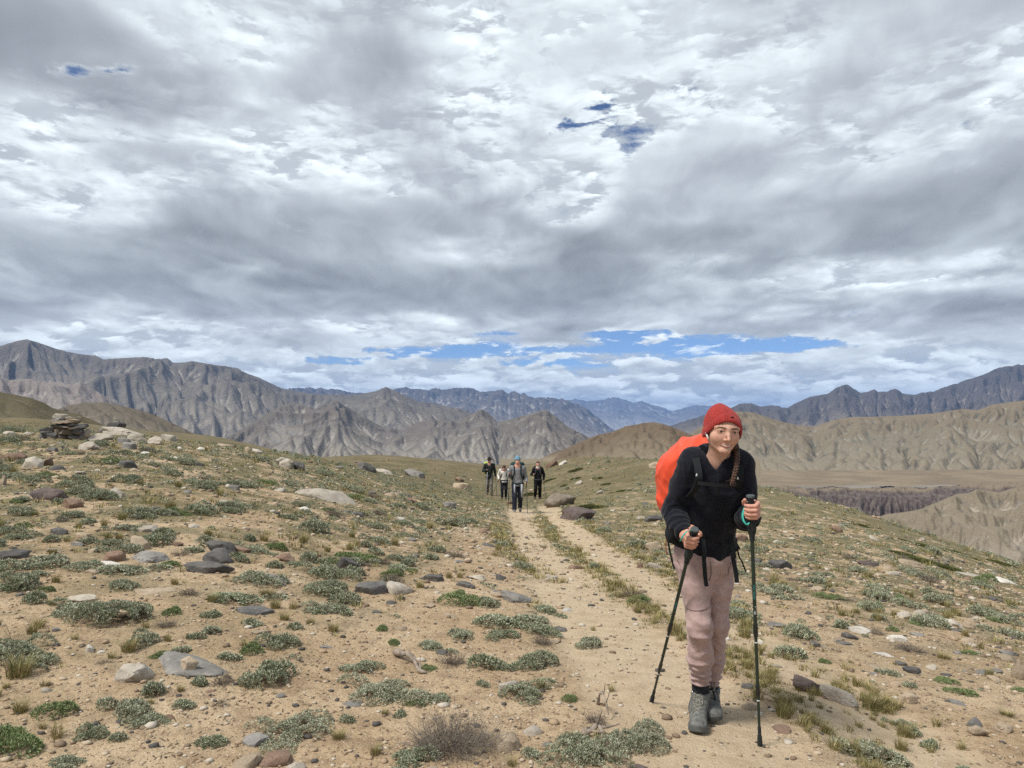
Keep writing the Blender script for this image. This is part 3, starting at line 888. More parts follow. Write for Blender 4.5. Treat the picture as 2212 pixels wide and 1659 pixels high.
def build_valley():
    m, g, b = principled("valley_gravel", .95, .05)
    pos = g.new("ShaderNodeNewGeometry").outputs["Position"]
    n = g.noise(pos, .0012, 8.0, .6)
    g.put(b.inputs["Base Color"], g.mix(g.ramp(n, .4, .6), (.20, .17, .13), (.30, .265, .22)))
    az = np.linspace(-math.pi, math.pi, 121); r = np.array([1.0, 60, 150, 400, 900, 2000, 6000, 15000, 36000])
    A, R = np.meshgrid(az, r, indexing="ij")
    z = np.interp(R, [0, 150, 400, 900, 2000, 6000, 36000], [-60, -60, -140, -200, -300, -360, -420])
    V = np.stack([R * np.sin(A), R * np.cos(A), z], -1).reshape(-1, 3)
    me = mesh_np("valley_floor", V, grid_faces(len(az), len(r))[:, ::-1], m)
    tag(obj("valley_floor", me), "gravel valley floor far below the ridge", kind="structure")

def build_haze():
    m = bpy.data.materials.new("thin_mountain_haze")
    m.use_nodes = True
    g = NT(m.node_tree)
    v = g.new("ShaderNodeVolumePrincipled")
    v.inputs["Color"].default_value = (.27, .51, 1.0, 1.0)
    v.inputs["Density"].default_value = HAZE
    v.inputs["Anisotropy"].default_value = 0.0
    out = g.new("ShaderNodeOutputMaterial")
    g.put(out.inputs["Volume"], v.outputs[0])
    lo, hi, s = -440.0, 960.0, 37000.0
    V = np.array([(-s, -s, lo), (s, -s, lo), (s, s, lo), (-s, s, lo), (-s, -s, hi), (s, -s, hi), (s, s, hi), (-s, s, hi)])
    F = np.array([(3, 2, 1, 0), (4, 5, 6, 7), (0, 1, 5, 4), (1, 2, 6, 5), (2, 3, 7, 6), (3, 0, 4, 7)])
    me = mesh_np("haze", V, F, m, smooth=False)
    tag(obj("haze", me), "thin blue mountain haze over the valleys", kind="stuff")
HAZE = 3.1e-5
build_mountains()
build_badlands()
build_valley()
build_haze()

# ================================================================ stones
def rock_mat(name, c0, c1, c2, lichen=None, rough=.9, sc=1.0):
    m, g, b = principled(name, rough, .25)
    tc = g.new("ShaderNodeTexCoord").outputs["Object"]
    rnd = g.new("ShaderNodeObjectInfo").outputs["Random"]
    p = g.vm("ADD", tc, g.comb(g.m("MULTIPLY", rnd, 37.0), g.m("MULTIPLY", rnd, 11.0), 0.0))
    n1 = g.noise(p, 6.0 * sc, 6.0, .6); n2 = g.noise(p, 30.0 * sc, 6.0, .68); n3 = g.noise(p, 110.0 * sc, 3.0, .6)
    c = g.mix(g.ramp(n1, .36, .64), c0, c1)
    c = g.mix(g.ramp(n2, .52, .70, 0, .8), c, c2)
    c = g.mix(g.ramp(n3, .56, .72, 0, .5), c, tuple(.5 * q for q in c0))
    if lichen:
        c = g.mix(g.m("MULTIPLY", g.ramp(n2, .44, .34), g.ramp(n1, .50, .60)), c, lichen)
    c = g.vm("SCALE", c, s=g.m("MULTIPLY_ADD", rnd, .35, .82))
    # dust and soil caught low on the stone
    z = g.sep(g.new("ShaderNodeTexCoord").outputs["Generated"])[2]
    c = g.mix(g.ramp(g.m("ADD", z, g.m("MULTIPLY", g.m("SUBTRACT", n1, .5), .6)), .34, .12, 0, .55), c, (.36, .26, .165))
    g.put(b.inputs["Base Color"], c)
    bump(g, b, g.m("ADD", n2, g.m("MULTIPLY", n3, .6)), .55, .012)
    return m
ROCK = {
    "slate": rock_mat("dark_slate_stone", (.080, .077, .075), (.135, .127, .118), (.200, .180, .155)),
    "grey": rock_mat("grey_stone", (.170, .160, .148), (.250, .236, .215), (.330, .305, .265), (.090, .085, .070)),
    "pale": rock_mat("pale_granite_stone", (.350, .305, .245), (.460, .415, .350), (.270, .220, .170), (.150, .130, .100)),
    "tan": rock_mat("tan_sandstone", (.300, .235, .165), (.400, .320, .230), (.230, .165, .115), (.140, .115, .085)),
    "brown": rock_mat("rusty_brown_stone", (.170, .108, .078), (.260, .175, .125), (.330, .260, .200), (.100, .070, .055)),
    "white": rock_mat("white_quartz_stone", (.470, .440, .385), (.570, .535, .480), (.370, .320, .255)),
    "taupe": rock_mat("taupe_stone", (.140, .112, .088), (.205, .170, .132), (.270, .228, .176), (.095, .085, .068)),
    "purple": rock_mat("dark_purple_stone", (.085, .066, .062), (.130, .100, .090), (.180, .140, .118)),
}

def rock_shape(seed, form="round", sub=4):
    """unit stone standing on z=0: half width 1 in x and y, height 1"""
    rg = np.random.default_rng(seed)
    D, F = ico(sub)
    if form == "slab":
        k = rg.integers(5, 8); a = np.sort(rg.uniform(0, 2 * np.pi, k) * .35 + np.arange(k) * 2 * np.pi / k)
        N = [(math.cos(t), math.sin(t), rg.uniform(-.25, .30)) for t in a]
        Hh = list(rg.uniform(.70, 1.0, k))
        N += [(rg.normal(0, .10), rg.normal(0, .10), 1.0), (rg.normal(0, .05), rg.normal(0, .05), -1.0)]; Hh += [.55, .55]
        for _ in range(3):
            t = rg.uniform(0, 2 * np.pi); N.append((math.cos(t), math.sin(t), rg.uniform(.6, 1.6))); Hh.append(rg.uniform(.75, .95))
        pw, nz = 30, .050
    elif form == "block":
        k = rg.integers(5, 8); a = rg.uniform(0, .5, k) + np.arange(k) * 2 * np.pi / k
        N = [(math.cos(t), math.sin(t), rg.uniform(-.45, .45)) for t in a]; Hh = list(rg.uniform(.62, .95, k))
        for _ in range(6):
            t = rg.uniform(0, 2 * np.pi); N.append((math.cos(t), math.sin(t), rg.uniform(.7, 2.2))); Hh.append(rg.uniform(.68, .95))
        N += [(rg.normal(0, .25), rg.normal(0, .25), 1), (0, 0, -1)]; Hh += [.75, .8]
        pw, nz = 22, .070
    else:
        N = list(rg.normal(size=(16, 3))); Hh = list(rg.uniform(.72, 1.0, 16))
        pw, nz = 9, .085
    N = np.array(N); N /= np.linalg.norm(N, axis=1, keepdims=True); Hh = np.array(Hh)
    q = np.maximum(D @ N.T, 0) / Hh
    r = (q ** pw).sum(1) ** (-1.0 / pw)
    r = np.minimum(r, 1.6)
    P = D * r[:, None]
    o = rg.uniform(0, 90)
    r2 = 1 + nz * (pn3(P[:, 0] * 1.8 + o, P[:, 1] * 1.8, P[:, 2] * 1.8) * 1.6 + pn3(P[:, 0] * 5 + o, P[:, 1] * 5, P[:, 2] * 5) * .8 + pn3(P[:, 0] * 12 + o, P[:, 1] * 12, P[:, 2] * 12) * .6 + pn3(P[:, 0] * 26 + o, P[:, 1] * 26, P[:, 2] * 26) * .3)
    P = P * r2[:, None]
    lo, hi = P.min(0), P.max(0)
    P = (P - (lo + hi) / 2) / ((hi - lo) / 2)
    P[:, 2] = (P[:, 2] + 1) / 2
    return P, F

def slope_at(x, y, e=.15):
    zx = (ground_z(x + e, y, False) - ground_z(x - e, y, False)) / (2 * e); zy = (ground_z(x, y + e, False) - ground_z(x, y - e, False)) / (2 * e)
    return float(zx), float(zy)

TAKEN = []          # (x, y, r) of what stands on the ground
def put_stone(px, py, w, h, kind, form, label, name="stone", seed=None, deep=.45, tilt=(0, 0), depth_ratio=.75, yaw=None, lift=0.0, group=None, cat="stone", foot=None, parent=None, sub=None):
    """px, py: foot of the stone in the picture (2212 wide); w, h its size there"""
    x, y = hit(px, py) if foot is None else foot
    k = y / 1662.0
    W, Hh = w * k, h * k
    Dp = max(W * depth_ratio, Hh * .6)
    el = max((CAM_H - float(ground_z(x, y, False))) / y, .02)
    Hh = max(Hh - Dp * el * .80, Hh * (.38 if form == "slab" else .50), .012)
    y = y + Dp * .42
    x = x * (1 + Dp * .42 / max(y, .1)) if foot is None else x
    seed = seed if seed is not None else int(px * 7 + py * 13) % 99991
    rg = np.random.default_rng(seed)
    sub = sub or (5 if w > 90 else 4 if w > 26 else 3)
    P, F = rock_shape(seed, form, sub)
    P = P * np.array((W / 2, Dp / 2, Hh * (1 + deep)))
    P[:, 2] -= Hh * deep
    R = Euler((tilt[0], tilt[1], 0)).to_matrix() @ Euler((0, 0, rg.uniform(-.5, .5) if yaw is None else yaw)).to_matrix()
    P = P @ np.array(R).T
    zx, zy = slope_at(x, y)
    P[:, 2] += P[:, 0] * zx + P[:, 1] * zy * .7
    z = float(ground_z(x, y)) + lift
    me = mesh_np(name, P, F, ROCK[kind], sharp=38)
    o = obj(name, me, parent, (x, y, z))
    if parent is None:
        tag(o, label, cat, group)
    TAKEN.append((x, y, W * .5))
    return o

def zA(x, y): return (0 + .5787 * x) * .57604, (1950 + .5787 * y) * .57604
def zB(x, y): return (1200 + .5787 * x) * .57604, (1950 + .5787 * y) * .57604
def zC(x, y): return (2560 + .5787 * x) * .57604, (1950 + .5787 * y) * .57604
def zD(x, y): return (1000 + .678 * x) * .57604, (1650 + .678 * y) * .57604
def zE(x, y): return (0 + .5425 * x) * .57604, (1500 + .5425 * y) * .57604
_ZS = {"A": (zA, .5787 * .57604), "B": (zB, .5787 * .57604), "C": (zC, .5787 * .57604), "D": (zD, .678 * .57604), "E": (zE, .5425 * .57604)}

STONES = [
    # zone, x, y(foot), w, h, kind, form, label, extra
    ("A", 95, 250, 190, 70, "slate", "block", "dark slate block at the left edge beside a long grey-green cushion", {}),
    ("A", 380, 92, 110, 52, "slate", "block", "small dark slate stone next to a half buried pale slab, upper left sand", {}),
    ("A", 503, 172, 78, 36, "grey", "block", "small blue-grey stone alone on sand left of a grey-green cushion", {}),
    ("A", 545, 112, 130, 40, "tan", "slab", "flat pale tan slab half sunk in sand beside small dark slate stone", {"deep": .8}),
    ("A", 352, 205, 90, 30, "pale", "round", "low cream stone with a small grey plant against it", {}),
    ("A", 945, 80, 190, 50, "pale", "slab", "pale flat topped rock with two round cushions growing against it", {}),
    ("A", 900, 196, 150, 86, "tan", "slab", "tan square slab leaning back below the pale flat topped rock", {"tilt": (.5, 0)}),
    ("A", 735, 275, 150, 80, "brown", "block", "reddish brown block with a white flake lying below it", {}),
    ("A", 722, 305, 125, 30, "white", "slab", "white pointed flake lying under the reddish brown block", {"tilt": (.1, .15)}),
    ("A", 960, 275, 310, 82, "grey", "block", "long mottled lichen covered rock between slate group and brown block", {}),
    ("A", 1432, 218, 190, 74, "slate", "block", "uppermost dark slate block of the slate group on the left", {"lift": .02}),
    ("A", 1560, 215, 130, 50, "brown", "slab", "taupe slab behind the right end of the slate group", {}),
    ("A", 1420, 282, 210, 88, "slate", "block", "middle dark slate block of the slate group, tilted", {"tilt": (.25, .2)}),
    ("A", 1355, 352, 320, 92, "slate", "block", "largest dark slate rock, lowest of the slate group on the left", {"depth_ratio": .5}),
    ("A", 530, 548, 195, 72, "pale", "block", "pale grey rock overhanging a dark hollow on the left sand", {"deep": .05}),
    ("A", 1640, 618, 250, 62, "slate", "slab", "flat dark slate slab lying flush below a grey-green mat", {"deep": 1.2, "tilt": (.12, 0)}),
    ("A", 1000, 492, 270, 34, "tan", "slab", "tan slab lying flush in sand beside the bright green grass tuft", {"deep": 1.5}),
    ("A", 580, 862, 56, 60, "white", "block", "small upright white stone below the large woody cushion", {"depth_ratio": .8}),
    ("A", 656, 862, 56, 20, "white", "slab", "tiny flat white stone right of the upright white stone", {}),
    ("A", 865, 1062, 235, 145, "pale", "block", "cream angular boulder at the left end of the big grey slab", {"deep": .12}),
    ("A", 1210, 1005, 600, 120, "grey", "slab", "largest flat grey slab in the left foreground", {"deep": .9, "tilt": (.10, .03), "depth_ratio": .55}),
    ("A", 1225, 1003, 110, 92, "tan", "block", "small tan stone sitting on the big flat grey slab", {"foot": None, "lift": .03}),
    ("A", 1650, 1472, 170, 80, "grey", "slab", "greenish grey slab edge sticking out of sand at the bottom", {"deep": .7, "tilt": (.3, -.35)}),
    ("A", 365, 732, 62, 36, "grey", "block", "small grey pebble left of the large woody cushion", {}),
    ("A", 1850, 272, 120, 60, "brown", "round", "rounded brown stone among grass right of the slate group", {}),
    ("A", 1780, 416, 190, 66, "grey", "round", "half buried grey rock below the rounded brown stone", {}),
    ("A", 1815, 490, 100, 36, "tan", "round", "small tan stone above the flush dark slate slab", {}),
    ("A", 1690, 742, 120, 34, "tan", "slab", "thin tan slab beside the bright green cushion", {}),
    ("B", 172, 322, 150, 120, "slate", "slab", "dark slate slab tilted up on edge with plants behind it", {"tilt": (.55, .5), "depth_ratio": .6}),
    ("B", 335, 482, 230, 92, "slate", "slab", "flat brown-grey slate slab of the touching pair on bare sand", {"deep": .5, "tilt": (.12, -.1)}),
    ("B", 512, 482, 195, 100, "pale", "round", "rounded pale grey rock touching the flat slate slab on bare sand", {}),
    ("B", 722, 396, 170, 56, "slate", "slab", "blue-grey flat stone on bare sand right of the touching pair", {}),
    ("B", 935, 440, 165, 52, "slate", "slab", "dark stone behind the soft green carpet plant", {}),
    ("B", 1172, 396, 72, 46, "slate", "block", "small dark stone near the grass strip beside the left track", {}),
    ("B", 1025, 396, 110, 42, "pale", "round", "low pale stone behind the dark stone of the green carpet plant", {}),
    ("B", 1130, 487, 52, 42, "white", "block", "small cream stone between green carpet and lichened rock", {}),
    ("B", 1265, 535, 200, 84, "grey", "round", "grey and white lichened rock in the middle of the foreground", {}),
    ("B", 1660, 306, 108, 34, "brown", "slab", "brown flat stone lying in the left track tread", {}),
    ("B", 1060, 86, 62, 36, "brown", "round", "single round brown stone on the left verge of the track", {}),
    ("B", 1500, 366, 92, 40, "pale", "slab", "pale stone at the lower end of the grass verge by the left track", {}),
    ("B", 1545, 692, 105, 40, "slate", "slab", "dark flat stone on sand left of the lone sage cushion by the track", {}),
    ("B", 2165, 190, 110, 66, "tan", "round", "rounded pinkish tan rock right of the tracks above the hiker's hip", {}),
    ("B", 2170, 312, 110, 40, "pale", "slab", "pale slab beside the track left of the hiker's thigh", {}),
    ("B", 2072, 300, 44, 36, "brown", "block", "small brown stone left of the pale slab beside the track", {}),
    ("B", 2060, 1606, 130, 84, "purple", "block", "dark stone cut by the bottom edge below the pole tip", {}),
    ("B", 40, 832, 80, 26, "grey", "slab", "thin blue-grey flake on bare sand in the foreground", {}),
    ("C", 635, 314, 180, 74, "slate", "slab", "large dark slate rock on the slope right of the hiker's hip", {}),
    ("C", 1205, 302, 142, 42, "purple", "block", "dark rock alone on the mid right slope", {}),
    ("C", 480, 276, 80, 38, "slate", "block", "dark stone just right of the left-hand pole shaft", {}),
    ("C", 370, 130, 110, 52, "brown", "round", "brown rock behind the gap under the hiker's left elbow", {}),
    ("C", 998, 72, 78, 46, "brown", "block", "brownish rock high on the right slope", {}),
    ("C", 1480, 304, 182, 56, "tan", "round", "wide tan rock in front of the long dark green creeper", {}),
    ("C", 1850, 362, 182, 24, "pale", "slab", "flat pale slab below the long dark green creeper", {}),
    ("C", 2080, 408, 155, 48, "white", "round", "whitish domed rock near the right edge", {}),
    ("C", 1440, 640, 104, 56, "pale", "round", "round cream rock alone on the right slope", {}),
    ("C", 1755, 702, 150, 76, "pale", "round", "larger pale rock of the mottled group on the right slope", {}),
    ("C", 1850, 705, 90, 62, "tan", "round", "smaller tan rock of the mottled group on the right slope", {}),
    ("C", 1765, 722, 110, 26, "slate", "slab", "thin dark slab at the foot of the mottled group", {}),
    ("C", 1145, 730, 135, 62, "white", "block", "whitish angular rock on the sand right of the track", {}),
    ("C", 1075, 768, 102, 52, "slate", "slab", "dark slate chip leaning in front of the whitish angular rock", {"tilt": (.3, .2)}),
    ("C", 1045, 805, 125, 30, "slate", "slab", "thin long grey slab below the dark slate chip", {}),
    ("C", 855, 822, 78, 44, "slate", "block", "dark grey stone at the verge of the right track", {}),
    ("C", 1385, 785, 135, 48, "white", "slab", "white tapered stone beside a brown shrub on the right", {}),
    ("C", 620, 695, 150, 44, "grey", "slab", "blue-grey slab with a plant on it right of the pole", {}),
    ("C", 1495, 988, 132, 58, "slate", "block", "larger dark grey stone of the pair on the right sand", {}),
    ("C", 1410, 945, 84, 40, "slate", "block", "smaller dark grey stone of the pair on the right sand", {}),
    ("C", 1945, 1006, 104, 48, "grey", "round", "round light grey stone near a turquoise-green mat", {}),
    ("C", 2020, 1052, 80, 46, "tan", "round", "tan round stone below the light grey stone at right", {}),
    ("C", 2115, 874, 112, 46, "grey", "block", "whitish grey rock near the right edge in grass", {}),
    ("C", 810, 1078, 235, 112, "purple", "round", "long dark grey-brown boulder beside the right track", {"tilt": (0, .15), "depth_ratio": .5}),
    ("C", 1000, 1152, 245, 130, "pale", "round", "pale pinkish boulder touching the long dark boulder", {"tilt": (0, .2), "depth_ratio": .55}),
    ("C", 1375, 1078, 62, 40, "tan", "round", "small tan cobble on bare sand at right", {}),
    ("C", 1475, 1192, 112, 82, "tan", "block", "cream knobbly stone alone on bare sand at right", {}),
    ("C", 1780, 1200, 122, 48, "grey", "slab", "flat light grey stone beside white flowered plants at right", {}),
    ("C", 1912, 1404, 145, 98, "tan", "round", "left of two smooth tan cobbles at lower right", {"depth_ratio": .8}),
    ("C", 2078, 1380, 136, 86, "tan", "round", "right of two smooth tan cobbles at lower right", {"depth_ratio": .8}),
    ("C", 1895, 1345, 120, 58, "slate", "slab", "dark slate flake behind the two tan cobbles", {"tilt": (.4, .2)}),
    ("C", 1240, 1006, 55, 28, "grey", "slab", "small grey chip on sand between right track and dark pair", {}),
    ("C", 435, 1092, 100, 40, "slate", "slab", "brown-grey flat stone between the hiker's boots and the pole", {}),
    ("C", 590, 927, 110, 20, "pale", "slab", "thin pale flake beside the verge right of the pole", {}),
    ("C", 2192, 1044, 70, 150, "tan", "round", "tan boulder cut off by the right edge", {}),
    ("C", 500, 782, 50, 36, "white", "block", "small white stone just right of the pole at knee height", {}),
    ("C", 285, 758, 56, 28, "white", "slab", "white and grey stone beside the hiker's left knee", {}),
    ("C", 1300, 878, 130, 20, "white", "slab", "thin pale slab flush with sand right of the track", {}),
    ("C", 1240, 130, 60, 30, "pale", "round", "small whitish rock high on the right slope", {}),
    ("C", 990, 545, 60, 30, "tan", "block", "small tan stone in grass right of centre slope", {}),
    ("C", 885, 640, 70, 26, "tan", "slab", "small flat tan stone on gravelly slope right of the pole", {}),
    ("C", 1000, 672, 56, 44, "tan", "block", "small orange-tan stone above the whitish angular rock", {}),
    ("C", 815, 608, 46, 30, "slate", "block", "small dark stone in gravel right of the pole", {}),
    ("C", 870, 445, 56, 24, "white", "round", "small white stone below the large dark slate rock", {}),
    ("C", 2010, 520, 70, 30, "slate", "slab", "dark chip on grassy slope near the right edge", {}),
    ("C", 1530, 750, 100, 36, "grey", "slab", "grey flat stone above the white tapered stone's right side", {}),
    ("D", 330, 335, 390, 62, "pale", "block", "long pale slab lying down the slope on the left", {"deep": 1.3, "tilt": (.22, .20), "depth_ratio": .42, "yaw": 0.05}),
    ("D", 510, 422, 80, 34, "slate", "slab", "slate chip with a pale edge below the long pale slab", {}),
    ("D", 740, 437, 64, 20, "white", "slab", "small white flake on the left slope below the hikers", {}),
    ("D", 1625, 365, 180, 88, "taupe", "round", "big grey-brown boulder behind the dark boulder beside the track", {}),
    ("D", 1725, 437, 200, 80, "purple", "block", "dark purple boulder beside the right track", {}),
    ("D", 550, 172, 130, 52, "slate", "block", "dark rock on the left skyline slope", {}),
    ("D", 655, 187, 95, 30, "pale", "round", "low pale rock right of the dark skyline rock", {}),
    ("D", 815, 205, 130, 50, "grey", "block", "mottled pale rock group on the upper left slope", {}),
    ("D", 1575, 150, 78, 36, "brown", "block", "pinkish rock on the knoll skyline right of the hikers", {}),
    ("D", 1637, 140, 44, 20, "white", "round", "small white rock on the knoll skyline", {}),
    ("D", 1085, 272, 110, 36, "tan", "slab", "tan slab on the slope left of the hat wearing hiker", {}),
    ("D", 1065, 232, 54, 26, "brown", "block", "small reddish rock above the tan slab near the hikers", {}),
    ("D", 680, 312, 64, 26, "tan", "round", "small tan rock on upper left slope, left of a pale flat one", {}),
    ("D", 755, 312, 110, 26, "pale", "slab", "pale flat rock in the grass of the upper left slope", {}),
    ("D", 797, 348, 54, 32, "brown", "block", "small dark brown rock under the pale flat rock", {}),
    ("D", 1010, 377, 74, 40, "grey", "round", "grey rock on the slope left of the nearest far hiker", {}),
    ("D", 1412, 442, 95, 30, "tan", "slab", "pale slab buried between the two treads", {"deep": .8}),
    ("D", 1345, 356, 38, 20, "brown", "round", "small brown stone at the pole foot of the grey clad hiker", {}),
    ("D", 2150, 155, 74, 36, "tan", "round", "tan rock on the skyline beside the orange pack", {}),
    ("D", 2140, 452, 104, 42, "slate", "block", "dark grey rock left of the orange pack's foot", {}),
    ("D", 100, 155, 100, 56, "pale", "round", "pale boulder on the left brow below the dark knoll", {}),
    ("D", 180, 168, 70, 52, "slate", "block", "dark rock right of the pale boulder on the left brow", {}),
    ("D", 1725, 245, 50, 22, "pale", "round", "small pale rock on the knoll right of the hikers", {}),
    ("D", 1840, 305, 44, 22, "pale", "round", "small pale rock among dark bushes on the knoll", {}),
    ("E", 690, 285, 170, 54, "pale", "round", "pale oval boulder left of the small cairn", {}),
    ("E", 860, 255, 290, 62, "pale", "round", "wide pale boulder that carries the small cairn", {}),
    ("E", 945, 298, 125, 66, "pale", "round", "round pale boulder in front of the small cairn's boulder", {}),
    ("E", 855, 308, 96, 44, "grey", "round", "shadowed grey boulder under the small cairn", {}),  # grey boulder added where dark shade lies below the cairn
    ("E", 1072, 308, 115, 60, "pale", "round", "pale boulder right of the round one near the small cairn", {}),
    ("E", 1165, 287, 122, 42, "pale", "slab", "flat pale slab at the right end of the cairn boulders", {}),
    ("E", 620, 338, 165, 58, "pale", "round", "pale boulder below the oval one near the cairns", {}),
    ("E", 360, 352, 84, 34, "slate", "round", "dark round rock below the large cairn", {}),
    ("E", 895, 342, 104, 46, "grey", "slab", "light grey wedge below the cairn boulders", {}),
    ("E", 100, 414, 190, 60, "brown", "block", "rusty red-brown rock near the left edge below the cairn", {}),
    ("E", 235, 477, 155, 84, "pale", "block", "pale block right of the rusty rock on the left", {}),
    ("E", 318, 455, 95, 60, "brown", "round", "pinkish boulder behind the pale block on the left", {}),
    ("E", 872, 468, 165, 58, "slate", "slab", "dark flat slate wedge in the grass of the left slope", {}),
    ("E", 350, 695, 260, 100, "purple", "block", "dark lichened boulder wrapped by scrub on the left", {}),
    ("E", 500, 745, 155, 74, "brown", "block", "brown rock at the right foot of the dark lichened boulder", {}),
    ("E", 815, 672, 125, 70, "pale", "block", "pale rock with a green plant on its left, left slope", {}),
    ("E", 790, 552, 84, 36, "pale", "round", "small pale rock in grass above the pale plant-side rock", {}),
    ("E", 1430, 768, 190, 56, "tan", "slab", "tan flat slab overhanging a green cushion on the left slope", {"deep": .1}),
    ("E", 1615, 622, 112, 40, "grey", "slab", "pale blue-grey slab on the mid left slope", {}),
    ("E", 1970, 472, 112, 70, "pale", "round", "pale boulder on the brow above the long pale slab", {}),
    ("E", 1715, 362, 48, 38, "tan", "block", "small upright tan stone on the left skyline", {}),
    ("E", 1778, 372, 74, 30, "pale", "round", "pale stone right of the upright tan one on the skyline", {}),
    ("E", 25, 592, 50, 76, "tan", "round", "tan boulder cut by the left edge", {}),
    ("E", 545, 522, 84, 26, "pale", "round", "low pale stone above the green grass clump at left", {}),
    ("E", 1370, 462, 74, 30, "slate", "slab", "dark chip in the grass of the upper left slope", {}),
    ("E", 1245, 350, 44, 28, "white", "block", "small white stone just right of the cairn boulders", {}),
    ("E", 1392, 342, 60, 20, "white", "round", "white stone on the left brow", {}),
    ("E", 1005, 378, 64, 24, "white", "round", "white stone below the round boulder near the small cairn", {}),
    ("E", 1215, 408, 50, 22, "white", "round", "small white stone in grass right of the cairns", {}),
    ("E", 200, 240, 70, 26, "pale", "round", "pale stone left of the large cairn's foot", {}),
    ("E", 370, 245, 110, 44, "pale", "round", "pale boulder at the foot of the large cairn", {}),
    ("E", 60, 250, 90, 36, "pale", "round", "low pale stone on the left brow beside the edge", {}),
    ("E", 1550, 320, 130, 20, "tan", "slab", "thin tan slab lying along the left brow", {}),
]
def build_stones():
    for (zn, x, y, w, h, kind, form, label, ex) in STONES:
        f, k = _ZS[zn]
        px, py = f(x, y)
        ex = {q: v for q, v in ex.items() if v is not None}
        big = w * k > 70 and h * k > 22
        put_stone(px, py, w * k, h * k, kind, form, label, name="boulder" if big and form == "round" else "slab" if form == "slab" and w * k > 40 else "stone", cat="boulder" if big and form == "round" else "stone", **ex)
build_stones()

def build_cairn(label, pxc, pyb, depth, rows, on_ground=True):
    """rows: stones from the bottom up: (dx px, dy px above foot, w px, h px, kind, form)"""
    a, _, c = ray(pxc, pyb)
    x0 = a * depth; z0 = float(ground_z(x0, depth)) if on_ground else float(at(pxc, pyb, depth)[2])
    k = depth / 1662.0
    root = tag(empty("cairn", (x0, depth, z0)), label, "cairn")
    rg = np.random.default_rng(int(pxc))
    for i, (dx, dy, w, h, kind, form) in enumerate(rows):
        P, F = rock_shape(3000 + int(pxc) * 31 + i * 7, form, 3)
        P = P * np.array((w * k / 2, max(w * k * .38, .08), h * k * 1.15))
        R = Euler((rg.uniform(-.08, .08), rg.uniform(-.09, .09), rg.uniform(-.3, .3))).to_matrix()
        P = P @ np.array(R).T
        me = mesh_np("stone", P, F, ROCK[kind], sharp=35)
        obj("stone", me, root, (dx * k, rg.uniform(-.05, .05), dy * k - .01))
    TAKEN.append((x0, depth, .8))
build_cairn("tall cairn of dark and pale flat stones on the left brow", 137, 936, 20.0, [
    (-40, -1, 26, 12, "slate", "block"), (-22, 0, 30, 14, "slate", "block"), (-2, -1, 34, 12, "purple", "block"), (24, -1, 40, 11, "slate", "block"), (46, 0, 20, 16, "slate", "block"), (51, 4, 12, 16, "pale", "block"),
    (-34, 10, 34, 8, "slate", "slab"), (-12, 9, 16, 13, "tan", "block"), (8, 9, 30, 13, "taupe", "block"), (32, 9, 34, 13, "slate", "block"), (-30, 17, 40, 7, "slate", "slab"), (14, 20, 60, 5, "taupe", "slab"), (34, 20, 44, 8, "slate", "slab"),
    (0, 24, 52, 7, "slate", "slab"), (26, 25, 48, 6, "slate", "slab"), (-6, 28, 26, 6, "pale", "block"), (16, 29, 44, 6, "slate", "slab"), (0, 33, 50, 7, "taupe", "slab"), (22, 34, 36, 9, "tan", "block"),
    (-10, 38, 34, 6, "grey", "slab"), (18, 42, 40, 5, "pale", "slab"), (-8, 43, 28, 10, "pale", "slab")])
build_cairn("small cairn of two stacked slabs on a wide pale boulder", 247, 934, hit(268, 943)[1] + .75, [
    (-12, 0, 44, 11, "grey", "slab"), (2, 9, 40, 12, "slate", "slab"), (4, 19, 12, 5, "pale", "block")], on_ground=False)

# ================================================================ plants
def plant_mat(name, a, b_, c_, dry, rough=.85):
    m, g, b = principled(name, rough, .15)
    rnd = g.new("ShaderNodeObjectInfo").outputs["Random"]
    t, kd, mix_ = g.attr("tint"), g.attr("dry"), g.attr("hue")
    k = g.m("FRACT", g.m("ADD", g.m("MULTIPLY", rnd, .999), mix_))
    c = g.mix(g.ramp(k, 0.0, 1.0, smooth=False), a, b_)
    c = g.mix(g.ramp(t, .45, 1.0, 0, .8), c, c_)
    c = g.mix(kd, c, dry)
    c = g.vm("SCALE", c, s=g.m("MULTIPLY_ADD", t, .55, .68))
    g.put(b.inputs["Base Color"], c)
    b.inputs["Subsurface Weight"].default_value = 0.0
    return m
M_SAGE = plant_mat("grey_green_sage", (.245, .280, .168), (.315, .322, .222), (.435, .438, .330), (.215, .160, .110))
M_CARPET = plant_mat("soft_green_carpet_leaf", (.160, .225, .090), (.205, .255, .120), (.290, .320, .160), (.200, .155, .090))
M_GRASS = plant_mat("mountain_grass", (.165, .168, .056), (.255, .222, .090), (.360, .305, .140), (.330, .255, .140))
M_DRY = plant_mat("dry_grey_twigs", (.210, .175, .140), (.260, .225, .185), (.330, .300, .255), (.150, .115, .085))
M_CREEP = plant_mat("dark_green_creeper_leaf", (.070, .085, .024), (.110, .118, .038), (.155, .155, .060), (.105, .080, .045))

